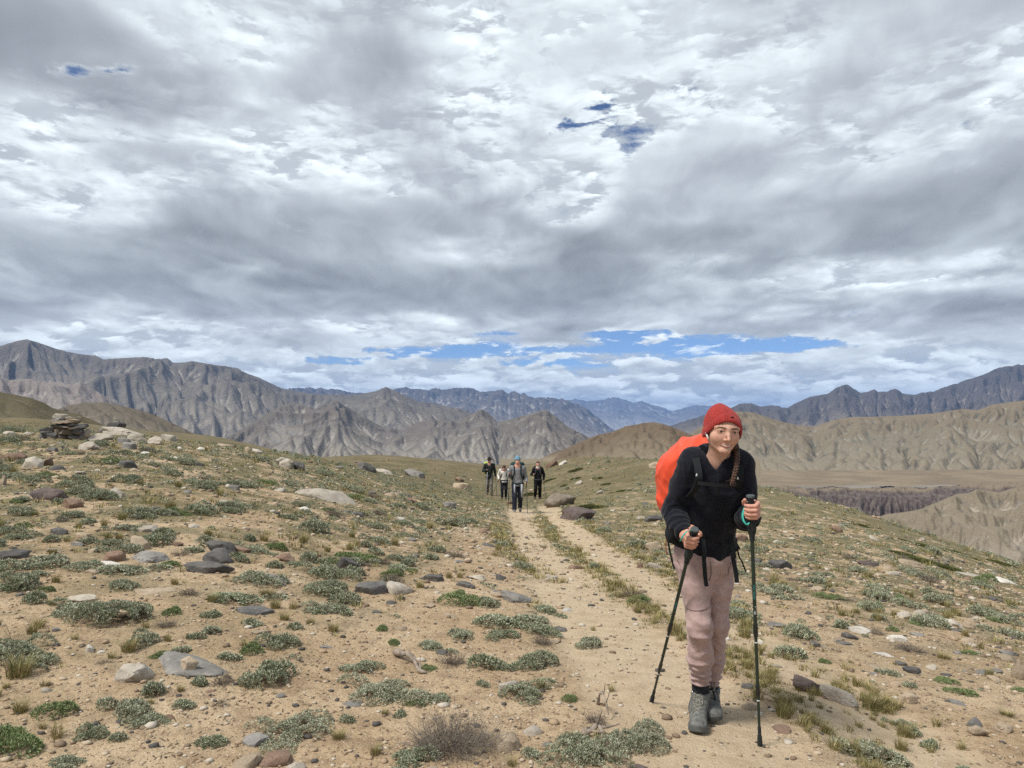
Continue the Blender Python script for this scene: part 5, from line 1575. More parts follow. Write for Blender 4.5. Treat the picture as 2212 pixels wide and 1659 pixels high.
LOOSE = []
def build_scatter():
    # --- cushions
    x, y, sx, sy, rg = scatter_candidates(8200, 1, 3.4, 48, pw=1.2)
    b = bare_mask(x, y)
    clump = fbm2(x * .55 + 31, y * .55, 4)
    dens = np.where(sx > 1250, .62, 1.0) * np.clip(.68 + 2.3 * clump, .05, 1.7) * sstep(y, 2.0, 8.0)
    keep = rg.uniform(0, 1, len(x)) < dens * (1 - .96 * b)
    r = np.exp(rg.normal(math.log(.085), .42, len(x))).clip(.035, .26)
    r = np.where(b > .3, r * .6, r)
    keep &= free_of(x, y, r, TAKEN)
    x, y, sx, sy, r = x[keep], y[keep], sx[keep], sy[keep], r[keep]
    o = np.argsort(-(r / y)); big, rest = o[:230], o[230:]
    for n_, i in enumerate(big):
        pr = "sage_s" if r[i] < .12 else "sage_m" if r[i] < .24 else "sage_l"
        u_ = rg.uniform()
        if u_ < .14: pr = "carpet_m"
        elif u_ < .27: pr = "dry_m"
        z = zone_word(sx[i], sy[i])
        nm, cat = KINDNAME[pr.split("_")[0]]
        kd = {"sage": "grey-green cushion plant", "carp": "green cushion plant", "dry_": "dry brown shrub"}[pr[:4]]
        o_ = put_plant(x[i], y[i], r[i] * 2, r[i] * rg.uniform(.5, .95), pr, "x", cat, "%ss on the %s" % (kd, z), yaw=rg.uniform(0, 6.28), name=nm, variant=int(n_))
        LOOSE.append((o_, "small " + kd, sx[i], sy[i]))
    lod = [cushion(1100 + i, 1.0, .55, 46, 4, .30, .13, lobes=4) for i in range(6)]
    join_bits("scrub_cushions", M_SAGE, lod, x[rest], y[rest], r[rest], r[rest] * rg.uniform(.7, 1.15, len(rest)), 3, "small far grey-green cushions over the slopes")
    # --- grass
    x, y, sx, sy, rg = scatter_candidates(14000, 2, 3.4, 55, pw=1.3)
    b = bare_mask(x, y)
    strip = np.minimum(pl_dist(x, y, STRIP_M), np.minimum(pl_dist(x, y, STRIP_R), pl_dist(x, y, STRIP_0)))
    clump = fbm2(x * .7 + 3, y * .7 + 50, 4)
    dens = np.clip(.55 + 1.7 * clump, .06, 1.5) * sstep(y, 2.0, 9.0) + 2.2 * (strip < .22)
    keep = rg.uniform(0, 1, len(x)) < dens * (1 - .985 * b)
    r = np.exp(rg.normal(math.log(.075), .38, len(x))).clip(.03, .2)
    keep &= free_of(x, y, r * .3, TAKEN)
    x, y, sx, sy, r = x[keep], y[keep], sx[keep], sy[keep], r[keep]
    # the grown-over strips between and beside the treads
    ex, ey = [], []
    for L, n_, wd in ((STRIP_M, 1500, .13), (STRIP_R, 1000, .12), (STRIP_0, 420, .17)):
        for (a_, c_) in zip(L[:-1], L[1:]):
            k = max(6, int(n_ * np.linalg.norm(c_ - a_) / np.linalg.norm(np.diff(L, axis=0), axis=1).sum()))
            t = rg.uniform(0, 1, k)[:, None]; q = a_ + (c_ - a_) * t + rg.normal(0, wd, (k, 2))
            ex += list(q[:, 0]); ey += list(q[:, 1])
    ex, ey = np.array(ex), np.array(ey)
    kk = rg.uniform(0, 1, len(ex)) < np.clip(.65 + 1.5 * fbm2(ex * .9, ey * .9 + 9, 3), 0, 1)
    ex, ey = ex[kk], ey[kk]
    qx, qy = project(np.stack([ex, ey, ground_z(ex, ey, False)], 1))
    x = np.concatenate([x, ex]); y = np.concatenate([y, ey]); sx = np.concatenate([sx, qx]); sy = np.concatenate([sy, qy])
    r = np.concatenate([r, np.exp(rg.normal(math.log(.050), .38, len(ex))).clip(.02, .12)])
    o = np.argsort(-(r / y)); big, rest = o[:220], o[220:]
    for n_, i in enumerate(big):
        pr = "grass_s" if r[i] < .1 else "grass_m"
        z = zone_word(sx[i], sy[i])
        o_ = put_plant(x[i], y[i], r[i] * 2.2, r[i] * rg.uniform(.8, 1.2), pr, "x", "grass tuft", "grass tufts on the " + z, yaw=rg.uniform(0, 6.28), name="grass_tuft", variant=int(n_))
        LOOSE.append((o_, "olive grass tuft", sx[i], sy[i]))
    lod = [tuft(1200 + i, 1.0, 1.0, 22, .07, lean=.8, dry=.3, seg=2) for i in range(6)]
    join_bits("short_grass", M_GRASS, lod, x[rest], y[rest], r[rest] * 1.25, r[rest] * rg.uniform(.7, 1.3, len(rest)), 4, "short grass over the slopes")
    # --- stones
    x, y, sx, sy, rg = scatter_candidates(1800, 5, 3.4, 50, pw=1.1)
    b = track_mask(x, y)
    keep = rg.uniform(0, 1, len(x)) < np.where(sx > 1500, 1.0, .62) * (1 - .85 * b)
    r = np.exp(rg.normal(math.log(.045), .55, len(x))).clip(.018, .35)
    keep &= free_of(x, y, r, TAKEN)
    x, y, sx, sy, r = x[keep], y[keep], sx[keep], sy[keep], r[keep]
    kinds = rg.choice(["pale", "tan", "grey", "slate", "brown", "white"], len(x), p=[.30, .30, .20, .07, .08, .05])
    cname = {"pale": "pale cream", "tan": "tan", "grey": "light grey", "slate": "dark slate", "brown": "rusty brown", "white": "white"}
    o = np.argsort(-(r / y)); big, rest = o[:150], o[150:]
    protos = {}
    for i in big:
        form = ("round", "block", "slab")[rg.integers(0, 3)]; v = int(rg.integers(0, 4))
        key = (kinds[i], form, v)
        if key not in protos:
            P, F = rock_shape(5000 + v * 13 + len(form) * 101, form, 3)
            P[:, 2] -= .46
            protos[key] = mesh_np("stone", P, F, ROCK[kinds[i]], sharp=38)
        hh = r[i] * {"round": .95, "block": 1.0, "slab": .45}[form]
        z = zone_word(sx[i], sy[i])
        q = obj("stone", protos[key], None, (x[i], y[i], float(ground_z(x[i], y[i]))), (0, 0, rg.uniform(0, 6.28)), (r[i], r[i] * rg.uniform(.6, 1), hh))
        tag(q, "x", "stone", "%s stones on the %s" % (cname[kinds[i]], z))
        LOOSE.append((q, "small %s %s stone" % (cname[kinds[i]], {"round": "rounded", "block": "angular", "slab": "flat"}[form]), sx[i], sy[i]))
    # --- gravel: thousands of chips
    gx, gy, gsx, gsy, rg = scatter_candidates(24000, 6, 3.3, 24, pw=.7)
    tm = track_mask(gx, gy)
    keep = rg.uniform(0, 1, len(gx)) < (1 - .55 * tm)
    gx, gy = gx[keep], gy[keep]
    gr = np.exp(rg.normal(math.log(.0085), .50, len(gx))).clip(.004, .035) * np.clip(gy / 6.0, 1, 2.2)
    gx = np.concatenate([gx, x[rest]]); gy = np.concatenate([gy, y[rest]]); gr = np.concatenate([gr, r[rest]])
    D, F = ico(1)
    shp = []
    for i in range(8):
        P, F = rock_shape(7000 + i, ("round", "block", "slab")[i % 3], 1)
        P = P.copy(); P[:, 2] -= .25; P[:, 2] *= (.9, .9, .45)[i % 3]; shp.append(P)
    pick = rg.integers(0, 8, len(gx)); yaw = rg.uniform(0, 6.28, len(gx)); tone = rg.choice([0.0, .25, .5, .75, 1.0], len(gx), p=[.19, .24, .24, .22, .11])
    S = np.array(shp)[pick]
    c, s = np.cos(yaw)[:, None], np.sin(yaw)[:, None]
    V = np.stack([(S[:, :, 0] * c - S[:, :, 1] * s * .8) * gr[:, None], (S[:, :, 0] * s + S[:, :, 1] * c * .8) * gr[:, None], S[:, :, 2] * gr[:, None]], -1)
    V += np.stack([gx, gy, ground_z(gx, gy)], 1)[:, None, :]
    FF = (F[None] + (np.arange(len(gx)) * S.shape[1])[:, None, None]).reshape(-1, 3)
    m, g, bs = principled("gravel_chips", .9, .2)
    t = g.attr("tone")
    ramp = g.new("ShaderNodeValToRGB")
    ramp.color_ramp.interpolation = "LINEAR"
    el = ramp.color_ramp.elements
    el[0].position = 0; el[0].color = (.085, .078, .072, 1); el[1].position = 1; el[1].color = (.47, .42, .345, 1)
    for ps, cc in ((.25, (.20, .145, .10, 1)), (.5, (.34, .25, .165, 1)), (.75, (.43, .345, .25, 1))):
        e_ = el.new(ps); e_.color = cc
    g.put(ramp.inputs[0], t)
    g.put(bs.inputs["Base Color"], ramp.outputs[0])
    me = mesh_np("gravel", V.reshape(-1, 3), FF, m, smooth=False, attrs={"tone": np.repeat(tone, S.shape[1])})
    tag(obj("gravel", me), "loose gravel chips on the sand", kind="stuff")
    # --- dead bits of twig and leaf
    lx, ly, _, _, rg = scatter_candidates(11000, 8, 3.3, 16, pw=.8)
    tm = track_mask(lx, ly); k = rg.uniform(0, 1, len(lx)) < (1 - .75 * tm) * np.clip(.6 + 1.2 * fbm2(lx, ly, 3), .1, 1)
    lx, ly = lx[k], ly[k]
    n = len(lx); th = rg.uniform(0, np.pi, n); L = rg.uniform(.012, .05, n); W = rg.uniform(.002, .007, n)
    d = np.stack([np.cos(th), np.sin(th)], 1); z = ground_z(lx, ly)
    a = np.stack([lx, ly, z + .003], 1)
    u = np.concatenate([d * L[:, None] / 2, rg.uniform(-.1, .25, n)[:, None] * L[:, None]], 1); w_ = np.stack([-d[:, 1] * W / 2, d[:, 0] * W / 2, np.zeros(n)], 1); up = np.array((0, 0, 1.0)) * (W * .9)[:, None]
    V = np.stack([a - u - w_, a + u, a - u + w_, a + up], 1).reshape(-1, 3)
    i = np.arange(n)[:, None] * 4
    F = np.concatenate([i + np.array([[0, 1, 3]]), i + np.array([[1, 2, 3]]), i + np.array([[2, 0, 3]])])
    me = mesh_np("twig_litter", V, F, simple_mat("dead_twigs", (.135, .092, .062), .95, .05, .5, 9.0), smooth=False)
    tag(obj("twig_litter", me), "dead twig litter on the sand", kind="stuff")
build_scatter()

def name_by_neighbour():
    """the scattered plants and stones are told apart by the well known things they stand beside"""
    cut = set("at in on of with beside below above near behind right left lying lowest topmost half alone leaning between among cut sticking touching under overhanging running joined growing against growing wrapped carried that lower upper".split())
    marks = {}
    for lst in (STONES, PLANTS):
        for row in lst:
            f, _ = _ZS[row[0]]
            lab = row[7] if lst is STONES else row[6]
            w = lab.split(); k = 0
            while k < len(w) and w[k] not in cut: k += 1
            if 2 <= k <= 6:
                marks.setdefault(" ".join(w[:k]), []).append(f(row[1], row[2] - row[4] * .4))
    marks = {k: v[0] for k, v in marks.items() if len(v) == 1 and not any(k != o and k in o for o in marks)}
    marks.update({"hiker's boots": (1510, 1550), "orange backpack": (1440, 1040), "tall cairn": (137, 915)})
    nm = list(marks); P = np.array([marks[k] for k in nm], float)
    fams = {}
    for (o, kd, px, py) in LOOSE:
        d = np.hypot((P[:, 0] - px), (P[:, 1] - py) * 1.7); j = int(d.argmin())
        dx, dy = px - P[j, 0], (py - P[j, 1]) * 1.7
        rel = ("left of" if dx < 0 else "right of") if abs(dx) > abs(dy) else ("beyond" if dy < 0 else "in front of")
        fams.setdefault((kd, nm[j], rel), []).append((d[j], o))
    ords = ["nearest", "second nearest", "third nearest", "fourth nearest", "fifth nearest", "sixth nearest", "seventh nearest", "eighth nearest", "ninth nearest", "tenth nearest", "eleventh nearest", "twelfth nearest", "thirteenth nearest", "fourteenth nearest", "fifteenth nearest", "sixteenth nearest", "seventeenth nearest", "eighteenth nearest", "nineteenth nearest", "twentieth nearest"] + [t + " nearest" for t in "twenty-first twenty-second twenty-third twenty-fourth twenty-fifth twenty-sixth twenty-seventh twenty-eighth twenty-ninth thirtieth".split()]
    for (kd, mk, rel), L in fams.items():
        L.sort(key=lambda q: q[0])
        for k, (_, o) in enumerate(L):
            art = "" if mk.split()[0] in ("largest", "uppermost") else ""
            base_ = "%s %s the %s" % (kd, rel, mk)
            o["label"] = base_ if len(L) == 1 else "%s %s" % (ords[min(k, len(ords) - 1)], base_.replace("small ", "", 1))
name_by_neighbour()

# ================================================================ people: distance-field modelling kit
def surface_net(field, lo, hi, res):
    """mesh of field(P)=0 inside the box, vertices relative to the world"""
    lo = np.asarray(lo, float); hi = np.asarray(hi, float)
    n = np.ceil((hi - lo) / res).astype(int) + 1
    ax = [lo[i] + np.arange(n[i]) * res for i in range(3)]
    G = np.stack(np.meshgrid(*ax, indexing="ij"), -1).astype(np.float32)
    f = field(G.reshape(-1, 3)).reshape(n).astype(np.float32)
    s = f < 0
    c = [s[i:n[0] - 1 + i, j:n[1] - 1 + j, k:n[2] - 1 + k] for i in (0, 1) for j in (0, 1) for k in (0, 1)]
    cnt = sum(q.astype(np.int8) for q in c)
    act = (cnt > 0) & (cnt < 8)
    I, J, K = np.nonzero(act)
    vid = np.full(act.shape, -1, dtype=np.int64); vid[I, J, K] = np.arange(len(I))
    acc = np.zeros((len(I), 3)); num = np.zeros(len(I))
    corners = [(i, j, k) for i in (0, 1) for j in (0, 1) for k in (0, 1)]
    for a in corners:
        for d in range(3):
            if a[d]: continue
            b = list(a); b[d] = 1
            fa = f[I + a[0], J + a[1], K + a[2]]; fb = f[I + b[0], J + b[1], K + b[2]]
            m = (fa < 0) != (fb < 0)
            t = np.where(m, fa / np.where(m, fa - fb, 1), 0)
            p = np.stack([np.full(len(I), float(a[0])), np.full(len(I), float(a[1])), np.full(len(I), float(a[2]))], 1)
            p[:, d] += t
            acc[m] += p[m]; num[m] += 1
    V = lo + (np.stack([I, J, K], 1) + acc / num[:, None]) * res
    Fs = []
    for d in range(3):
        e1, e2 = (d + 1) % 3, (d + 2) % 3
        sl0 = [slice(None)] * 3; sl1 = [slice(None)] * 3
        sl0[d] = slice(0, n[d] - 1); sl1[d] = slice(1, n[d])
        a = s[tuple(sl0)]; b = s[tuple(sl1)]
        q = np.stack(np.nonzero(a != b), 1)
        q = q[(q[:, e1] > 0) & (q[:, e2] > 0) & (q[:, e1] < n[e1] - 1) & (q[:, e2] < n[e2] - 1)]
        ins = a[tuple(q.T)]
        def cell(o1, o2):
            r = q.copy(); r[:, e1] -= o1; r[:, e2] -= o2
            return vid[tuple(r.T)]
        quad = np.stack([cell(1, 1), cell(0, 1), cell(0, 0), cell(1, 0)], 1)
        quad[~ins] = quad[~ins][:, ::-1]
        Fs.append(quad)
    F = np.concatenate(Fs); F = F[(F >= 0).all(1)]
    return V, F

def smin(a, b, k):
    h = np.maximum(k - np.abs(a - b), 0) / k
    return np.minimum(a, b) - h * h * k * .25
def smax(a, b, k):
    return -smin(-a, -b, k)
def cone(P, a, b, ra, rb):
    a = np.asarray(a, np.float32); b = np.asarray(b, np.float32)
    e = b - a; q = P - a
    t = np.clip(q @ e / max(float(e @ e), 1e-9), 0, 1)
    return np.linalg.norm(q - t[:, None] * e, axis=1) - (ra + (rb - ra) * t)
def ell(P, c, r, R=None):
    q = P - np.asarray(c, np.float32)
    if R is not None: q = q @ np.asarray(R, np.float32)
    r = np.asarray(r, np.float32)
    k0 = np.linalg.norm(q / r, axis=1); k1 = np.linalg.norm(q / r ** 2, axis=1)
    return k0 * (k0 - 1) / np.maximum(k1, 1e-6)
def rbox(P, c, h, r, R=None):
    q = P - np.asarray(c, np.float32)
    if R is not None: q = q @ np.asarray(R, np.float32)
    q = np.abs(q) - (np.asarray(h, np.float32) - r)
    return np.linalg.norm(np.maximum(q, 0), axis=1) + np.minimum(q.max(1), 0) - r
def chain(P, pts, rad, k=.02):
    d = None
    for (a, b, ra, rb) in zip(pts[:-1], pts[1:], rad[:-1], rad[1:]):
        e = cone(P, a, b, ra, rb)
        d = e if d is None else smin(d, e, k)
    return d
def etube(P, a, b, X, ts, rx, ry):
    """tube from a to b with elliptic sections: half widths rx along X, ry across"""
    a = np.asarray(a, np.float32); b = np.asarray(b, np.float32); L = np.linalg.norm(b - a); e = (b - a) / L
    X = np.asarray(X, float); X = X - e * (X @ e); X = (X / np.linalg.norm(X)).astype(np.float32); Y = np.cross(e, X).astype(np.float32)
    q = P - a; t = q @ e / L; tc = np.clip(t, 0, 1)
    wx = np.interp(tc, ts, rx); wy = np.interp(tc, ts, ry)
    x = q @ X; y = q @ Y
    k0 = np.sqrt((x / wx) ** 2 + (y / wy) ** 2); k1 = np.sqrt((x / wx ** 2) ** 2 + (y / wy ** 2) ** 2)
    d = np.where(k1 > 1e-6, k0 * (k0 - 1) / np.maximum(k1, 1e-6), -np.minimum(wx, wy))
    h = np.abs(t - .5) * L - .5 * L
    return np.where(h > 0, np.sqrt(np.maximum(d, 0) ** 2 + h ** 2), np.maximum(d, h))
def with_noise(P, d, fn, reach=.04):
    """adds fn(P) (metres) to the field close to the surface"""
    m = np.abs(d) < reach
    d = d.copy(); d[m] += fn(P[m])
    return d
def rid(x, y, z):
    return 1 - 2 * np.abs(pn3(x, y, z))
def laplace(V, F, it=2, lam=.5):
    n = len(V)
    e = np.concatenate([F[:, [0, 1]], F[:, [1, 2]], F[:, [2, 3]], F[:, [3, 0]]])
    for _ in range(it):
        s = np.zeros_like(V); c = np.zeros(n)
        for k in range(3):
            s[:, k] = np.bincount(e[:, 0], V[e[:, 1], k], n) + np.bincount(e[:, 1], V[e[:, 0], k], n)
        c = np.bincount(e[:, 0], minlength=n) + np.bincount(e[:, 1], minlength=n)
        V = V + lam * (s / np.maximum(c, 1)[:, None] - V)
    return V
def net_mesh(name, field, lo, hi, res, base, mat, smooth=1):
    V, F = surface_net(field, lo, hi, res)
    # keep the one body, drop stray crumbs
    e = np.concatenate([F[:, [0, 1]], F[:, [1, 2]], F[:, [2, 3]]]); lb = np.arange(len(V))
    for _ in range(400):
        m = np.minimum(lb[e[:, 0]], lb[e[:, 1]]); old = lb.copy()
        np.minimum.at(lb, e[:, 0], m); np.minimum.at(lb, e[:, 1], m)
        lb = lb[lb]
        if (lb == old).all(): break
    ids, cnt = np.unique(lb, return_counts=True)
    good = np.isin(lb, ids[cnt > .12 * cnt.max()])
    if not good.all():
        nw = np.cumsum(good) - 1; F = nw[F[good[F].all(1)]]; V = V[good]
    if smooth: V = laplace(V, F, smooth)
    return mesh_np(name, V - base, F, mat)

# ---------------------------------------------------------------- materials for people
def skin_mat():
    m, g, b = principled("skin", .58, .25)
    n = g.noise(g.new("ShaderNodeTexCoord").outputs["Object"], 60.0, 4.0, .6)
    c = g.mix(g.ramp(n, .35, .65), (.53, .310, .225), (.58, .350, .258))
    c = g.mix(g.attr("blush"), c, (.52, .20, .145))
    c = g.mix(g.attr("lip"), c, (.46, .205, .170))
    c = g.mix(g.attr("hairline"), c, (.060, .036, .024))
    c = g.mix(g.attr("teeth"), c, (.62, .57, .51))
    g.put(b.inputs["Base Color"], c)
    b.inputs["Subsurface Weight"].default_value = .08
    b.inputs["Subsurface Radius"].default_value = (.012, .005, .003)
    b.inputs["Subsurface Scale"].default_value = .5
    return m
M_SKIN = skin_mat()
M_FLEECE = simple_mat("navy_black_fleece", (.0085, .0095, .0150), .95, .12, .25, 60, .25, 420, sheen=.12)
M_TROUSER = simple_mat("mauve_cotton", (.375, .268, .248), .9, .15, .10, 25, .18, 600, sheen=.1)
M_SEAM_CREASE = simple_mat("dark_mauve_seam_and_crease", (.120, .080, .075), .9, .1)
M_BEANIE = simple_mat("red_knit_wool", (.30, .034, .030), .95, .1, .28, 130, .5, 700, sheen=.15)
M_ORANGE = simple_mat("orange_rain_cover", (.72, .078, .032), .5, .35, .08, 18, .2, 160)
M_STRAP = simple_mat("dark_grey_webbing", (.012, .0145, .0165), .8, .2, .15, 80, .3, 500)
M_BLACKCORD = simple_mat("black_cord", (.012, .012, .013), .8, .2)
M_REDCORD = simple_mat("red_cord", (.30, .03, .03), .8, .2)
M_BOOT = simple_mat("grey_boot_suede", (.135, .135, .125), .9, .15, .35, 45, .5, 260)
M_RAND = simple_mat("grey_boot_rubber", (.095, .098, .092), .75, .25, .3, 60, .3, 300)
M_LACE = simple_mat("grey_lace", (.21, .20, .165), .9, .1, .2, 200)
M_METAL = simple_mat("pale_metal", (.55, .55, .54), .4, .5, metal=.6)
M_SOCK = simple_mat("dark_wool_sock", (.030, .032, .038), .97, .05, .5, 140, .8, 500)
M_HAIR = simple_mat("brown_hair", (.050, .026, .016), .6, .35, .4, 90)
M_HAIR2 = simple_mat("chestnut_hair", (.072, .036, .023), .6, .35, .4, 90)
M_GRIP = simple_mat("dark_grip_foam", (.030, .034, .034), .9, .15, .2, 90, .3, 400)
M_CAP = simple_mat("grip_cap_rubber", (.075, .088, .092), .8, .2, .1, 90)
M_SHAFT = simple_mat("green_black_pole", (.012, .026, .018), .38, .5, .15, 20)
M_SHAFTB = simple_mat("black_pole", (.010, .012, .011), .4, .5, .1, 20)
M_TEAL = simple_mat("teal_webbing", (.060, .42, .35), .7, .2, .12, 90)
M_TEALPRINT = simple_mat("teal_print", (.05, .27, .28), .6, .2)
M_WHITEPRINT = simple_mat("white_print", (.75, .76, .74), .6, .2)
M_WHITE = simple_mat("white_plastic", (.80, .80, .80), .35, .5, .02)
def eye_mat():
    m, g, b = principled("eye", .15, .5)
    a = g.attr("iris")
    c = g.mix(g.ramp(a, .0, .06, 0, 1), (.42, .37, .34), (.050, .026, .015))
    c = g.mix(g.ramp(a, .62, .70), c, (.006, .005, .005))
    g.put(b.inputs["Base Color"], c)
    return m
M_EYE = eye_mat()

SCD = 1.027
def z1(x, y, d): d *= SCD; return at((2350 + x * .3919) * .57604, (1480 + y * .3919) * .57604, d)
def z2(x, y, d): d *= SCD; return at((2350 + x * .4521) * .57604, (2050 + y * .4521) * .57604, d)
def hz(x, y, d): d *= SCD; return at((2620 + x * .1326) * .57604, (1500 + y * .1326) * .57604, d)

# ---------------------------------------------------------------- hands
def hand_field(Q, mir, wrist, elbow, grip_r=.0150):
    """hand closed round an upright grip at the origin of its own frame; mir=+1: knuckles at -x"""
    q = Q.copy(); q[:, 0] *= mir
    w = np.array(wrist, float); w[0] *= mir
    el = np.array(elbow, float); el[0] *= mir
    d = None
    zz = (.030, .0105, -.0095, -.0275); L = (.95, 1.05, 1.0, .84); R0 = (.0098, .0098, .0094, .0084)
    heel = []
    for z, l, r in zip(zz, L, R0):
        kn = (-.031, .004 - .003 * (1 - l), z); pip = (-.0215 , -.0335 * l - .002, z - .002)
        dip = (.007 * l, -.0345 * l - .0005, z - .003); tip = (.0245 * l, -.017, z - .003)
        f = cone(q, kn, pip, r * 1.1, r); f = smin(f, cone(q, pip, dip, r, r * .93), .004); f = smin(f, cone(q, dip, tip, r * .93, r * .80), .004)
        h = np.array((-.014, .052, z * .62 + .002))
        f = smin(f, cone(q, kn, h, r * 1.2, .0135), .008)
        d = f if d is None else smin(d, f, .0035)
    hl = np.array((-.012, .054, .002))
    wr = np.array(w)
    d = smin(d, cone(q, hl, wr, .0260, .0235), .02)
    wd = (el - wr) / (np.linalg.norm(el - wr) + 1e-6)
    d = smin(d, cone(q, wr, wr + wd * .05, .0235, .024), .015)
    th = cone(q, (.004, .044, .014), (.027, .020, .026), .0155, .0125)
    th = smin(th, cone(q, (.027, .020, .026), (.030, -.004, .040), .0115, .0100), .006)
    th = smin(th, cone(q, (.030, -.004, .040), (.026, -.022, .054), .0100, .0082), .004)
    d = smin(d, th, .006)
    return np.maximum(d, -(np.hypot(q[:, 0], q[:, 1]) - grip_r * .96))

def pole_frame(top, tip):
    a = top - tip; L = np.linalg.norm(a); a = a / L
    v = np.array((top[0], top[1], 0.0)); v = v - a * (v @ a); v /= np.linalg.norm(v)     # away from the viewer
    x = np.cross(v, a)
    return np.stack([x, v, a], 1), L               # columns X, Y, Z

def lathe(prof, n=20):
    """prof [(r, z)] -> V, F about z"""
    prof = np.array(prof, float); m = len(prof)
    th = np.arange(n) * 2 * np.pi / n
    V = np.stack([prof[:, 0:1] * np.cos(th), prof[:, 0:1] * np.sin(th), np.repeat(prof[:, 1:2], n, 1)], -1).reshape(-1, 3)
    i = np.arange(m - 1)[:, None] * n; j = np.arange(n)[None, :]; j2 = (j + 1) % n
    F = np.stack([(i + j).ravel(), (i + j2).ravel(), (i + n + j2).ravel(), (i + n + j).ravel()], 1)
    return V, F

def text_mesh(body, size, mat):
    cu = bpy.data.curves.new("lettering", "FONT")
    cu.body = body; cu.size = size; cu.extrude = .0003; cu.align_x = "CENTER"; cu.align_y = "CENTER"; cu.resolution_u = 3
    o = bpy.data.objects.new("lettering_tmp", cu)
    COL.objects.link(o)
    dg = bpy.context.evaluated_depsgraph_get()
    me = bpy.data.meshes.new_from_object(o.evaluated_get(dg))
    bpy.data.objects.remove(o); bpy.data.curves.remove(cu)
    me.materials.clear(); me.materials.append(mat)
    return me

def trekking_pole(top, tip, label, strap, lettering=None):
    R, L = pole_frame(top, tip)
    root = tag(empty("trekking_pole", tuple(tip)), label, "trekking pole")
    def part(name, prof, mat, n=20, parent=root):
        V, F = lathe(prof, n)
        return obj(name, mesh_np(name, V @ R.T, F, mat, sharp=40), parent)
    g = L
    part("grip", [(.0, g - .004), (.0165, g - .006), (.0150, g - .020), (.0135, g - .045), (.0150, g - .075), (.0142, g - .105), (.0150, g - .128), (.0195, g - .140), (.0215, g - .156), (.0200, g - .170), (.0135, g - .190), (.0122, g - .215), (.0, g - .215)], M_GRIP)
    part("grip_cap", [(.0, g + .003), (.0185, g + .003), (.0205, g), (.0200, g - .006), (.0165, g - .009), (.0, g - .009)], M_CAP, 24)
    part("upper_shaft", [(.0088, g - .21), (.0088, L * .48)], M_SHAFT)
    part("clamp", [(.0, L * .495), (.0108, L * .493), (.0112, L * .455), (.0095, L * .445), (.0, L * .445)], M_SHAFTB)
    part("middle_shaft", [(.0076, L * .46), (.0076, L * .24)], M_SHAFT)
    part("shaft_ring", [(.0, L * .4255), (.0080, L * .4255), (.0080, L * .4215), (.0, L * .4215)], M_WHITEPRINT)
    part("clamp", [(.0, L * .252), (.0096, L * .25), (.0100, L * .215), (.0080, L * .207), (.0, L * .207)], M_SHAFTB)
    part("lower_shaft", [(.0064, L * .225), (.0064, .085)], M_SHAFT)
    part("shaft_ring", [(.0, L * .190), (.0068, L * .190), (.0068, L * .186), (.0, L * .186)], M_WHITEPRINT)
    part("rubber_foot", [(.0, .098), (.0085, .096), (.0080, .060), (.0105, .052), (.0125, .010), (.0110, .0), (.0, .0)], M_GRIP)
    V, F = ribbon(spline(np.array(strap) - tip, 22), (0.25, -1.0, .25), .017, .0022)
    obj("wrist_strap", mesh_np("wrist_strap", V, F, M_TEAL), root)
    if lettering:
        for (txt, zc, size, mat) in lettering:
            me = text_mesh(txt, size, mat)
            # lettering reads down the shaft, facing the viewer: text x runs along -axis
            n = len(me.vertices); co = np.empty(n * 3, np.float32); me.vertices.foreach_get("co", co); co = co.reshape(-1, 3)
            ang = co[:, 1] / .0090                    # bent round the tube
            p = np.stack([np.sin(ang) * (.0091 + co[:, 2]), -np.cos(ang) * (.0091 + co[:, 2]), zc - co[:, 0]], 1) @ R.T
            me.vertices.foreach_set("co", p.astype(np.float32).ravel()); me.update()
            me.name = "shaft_lettering"
            obj("shaft_lettering", me, root)
    return R, L

def limb_noise(ax, k, amp, ph=0.0):
    def f(P):
        return -amp * np.maximum(rid(P[:, 0] * k + ph, P[:, 1] * k, P[:, 2] * k * ax) - .35, 0)
    return f

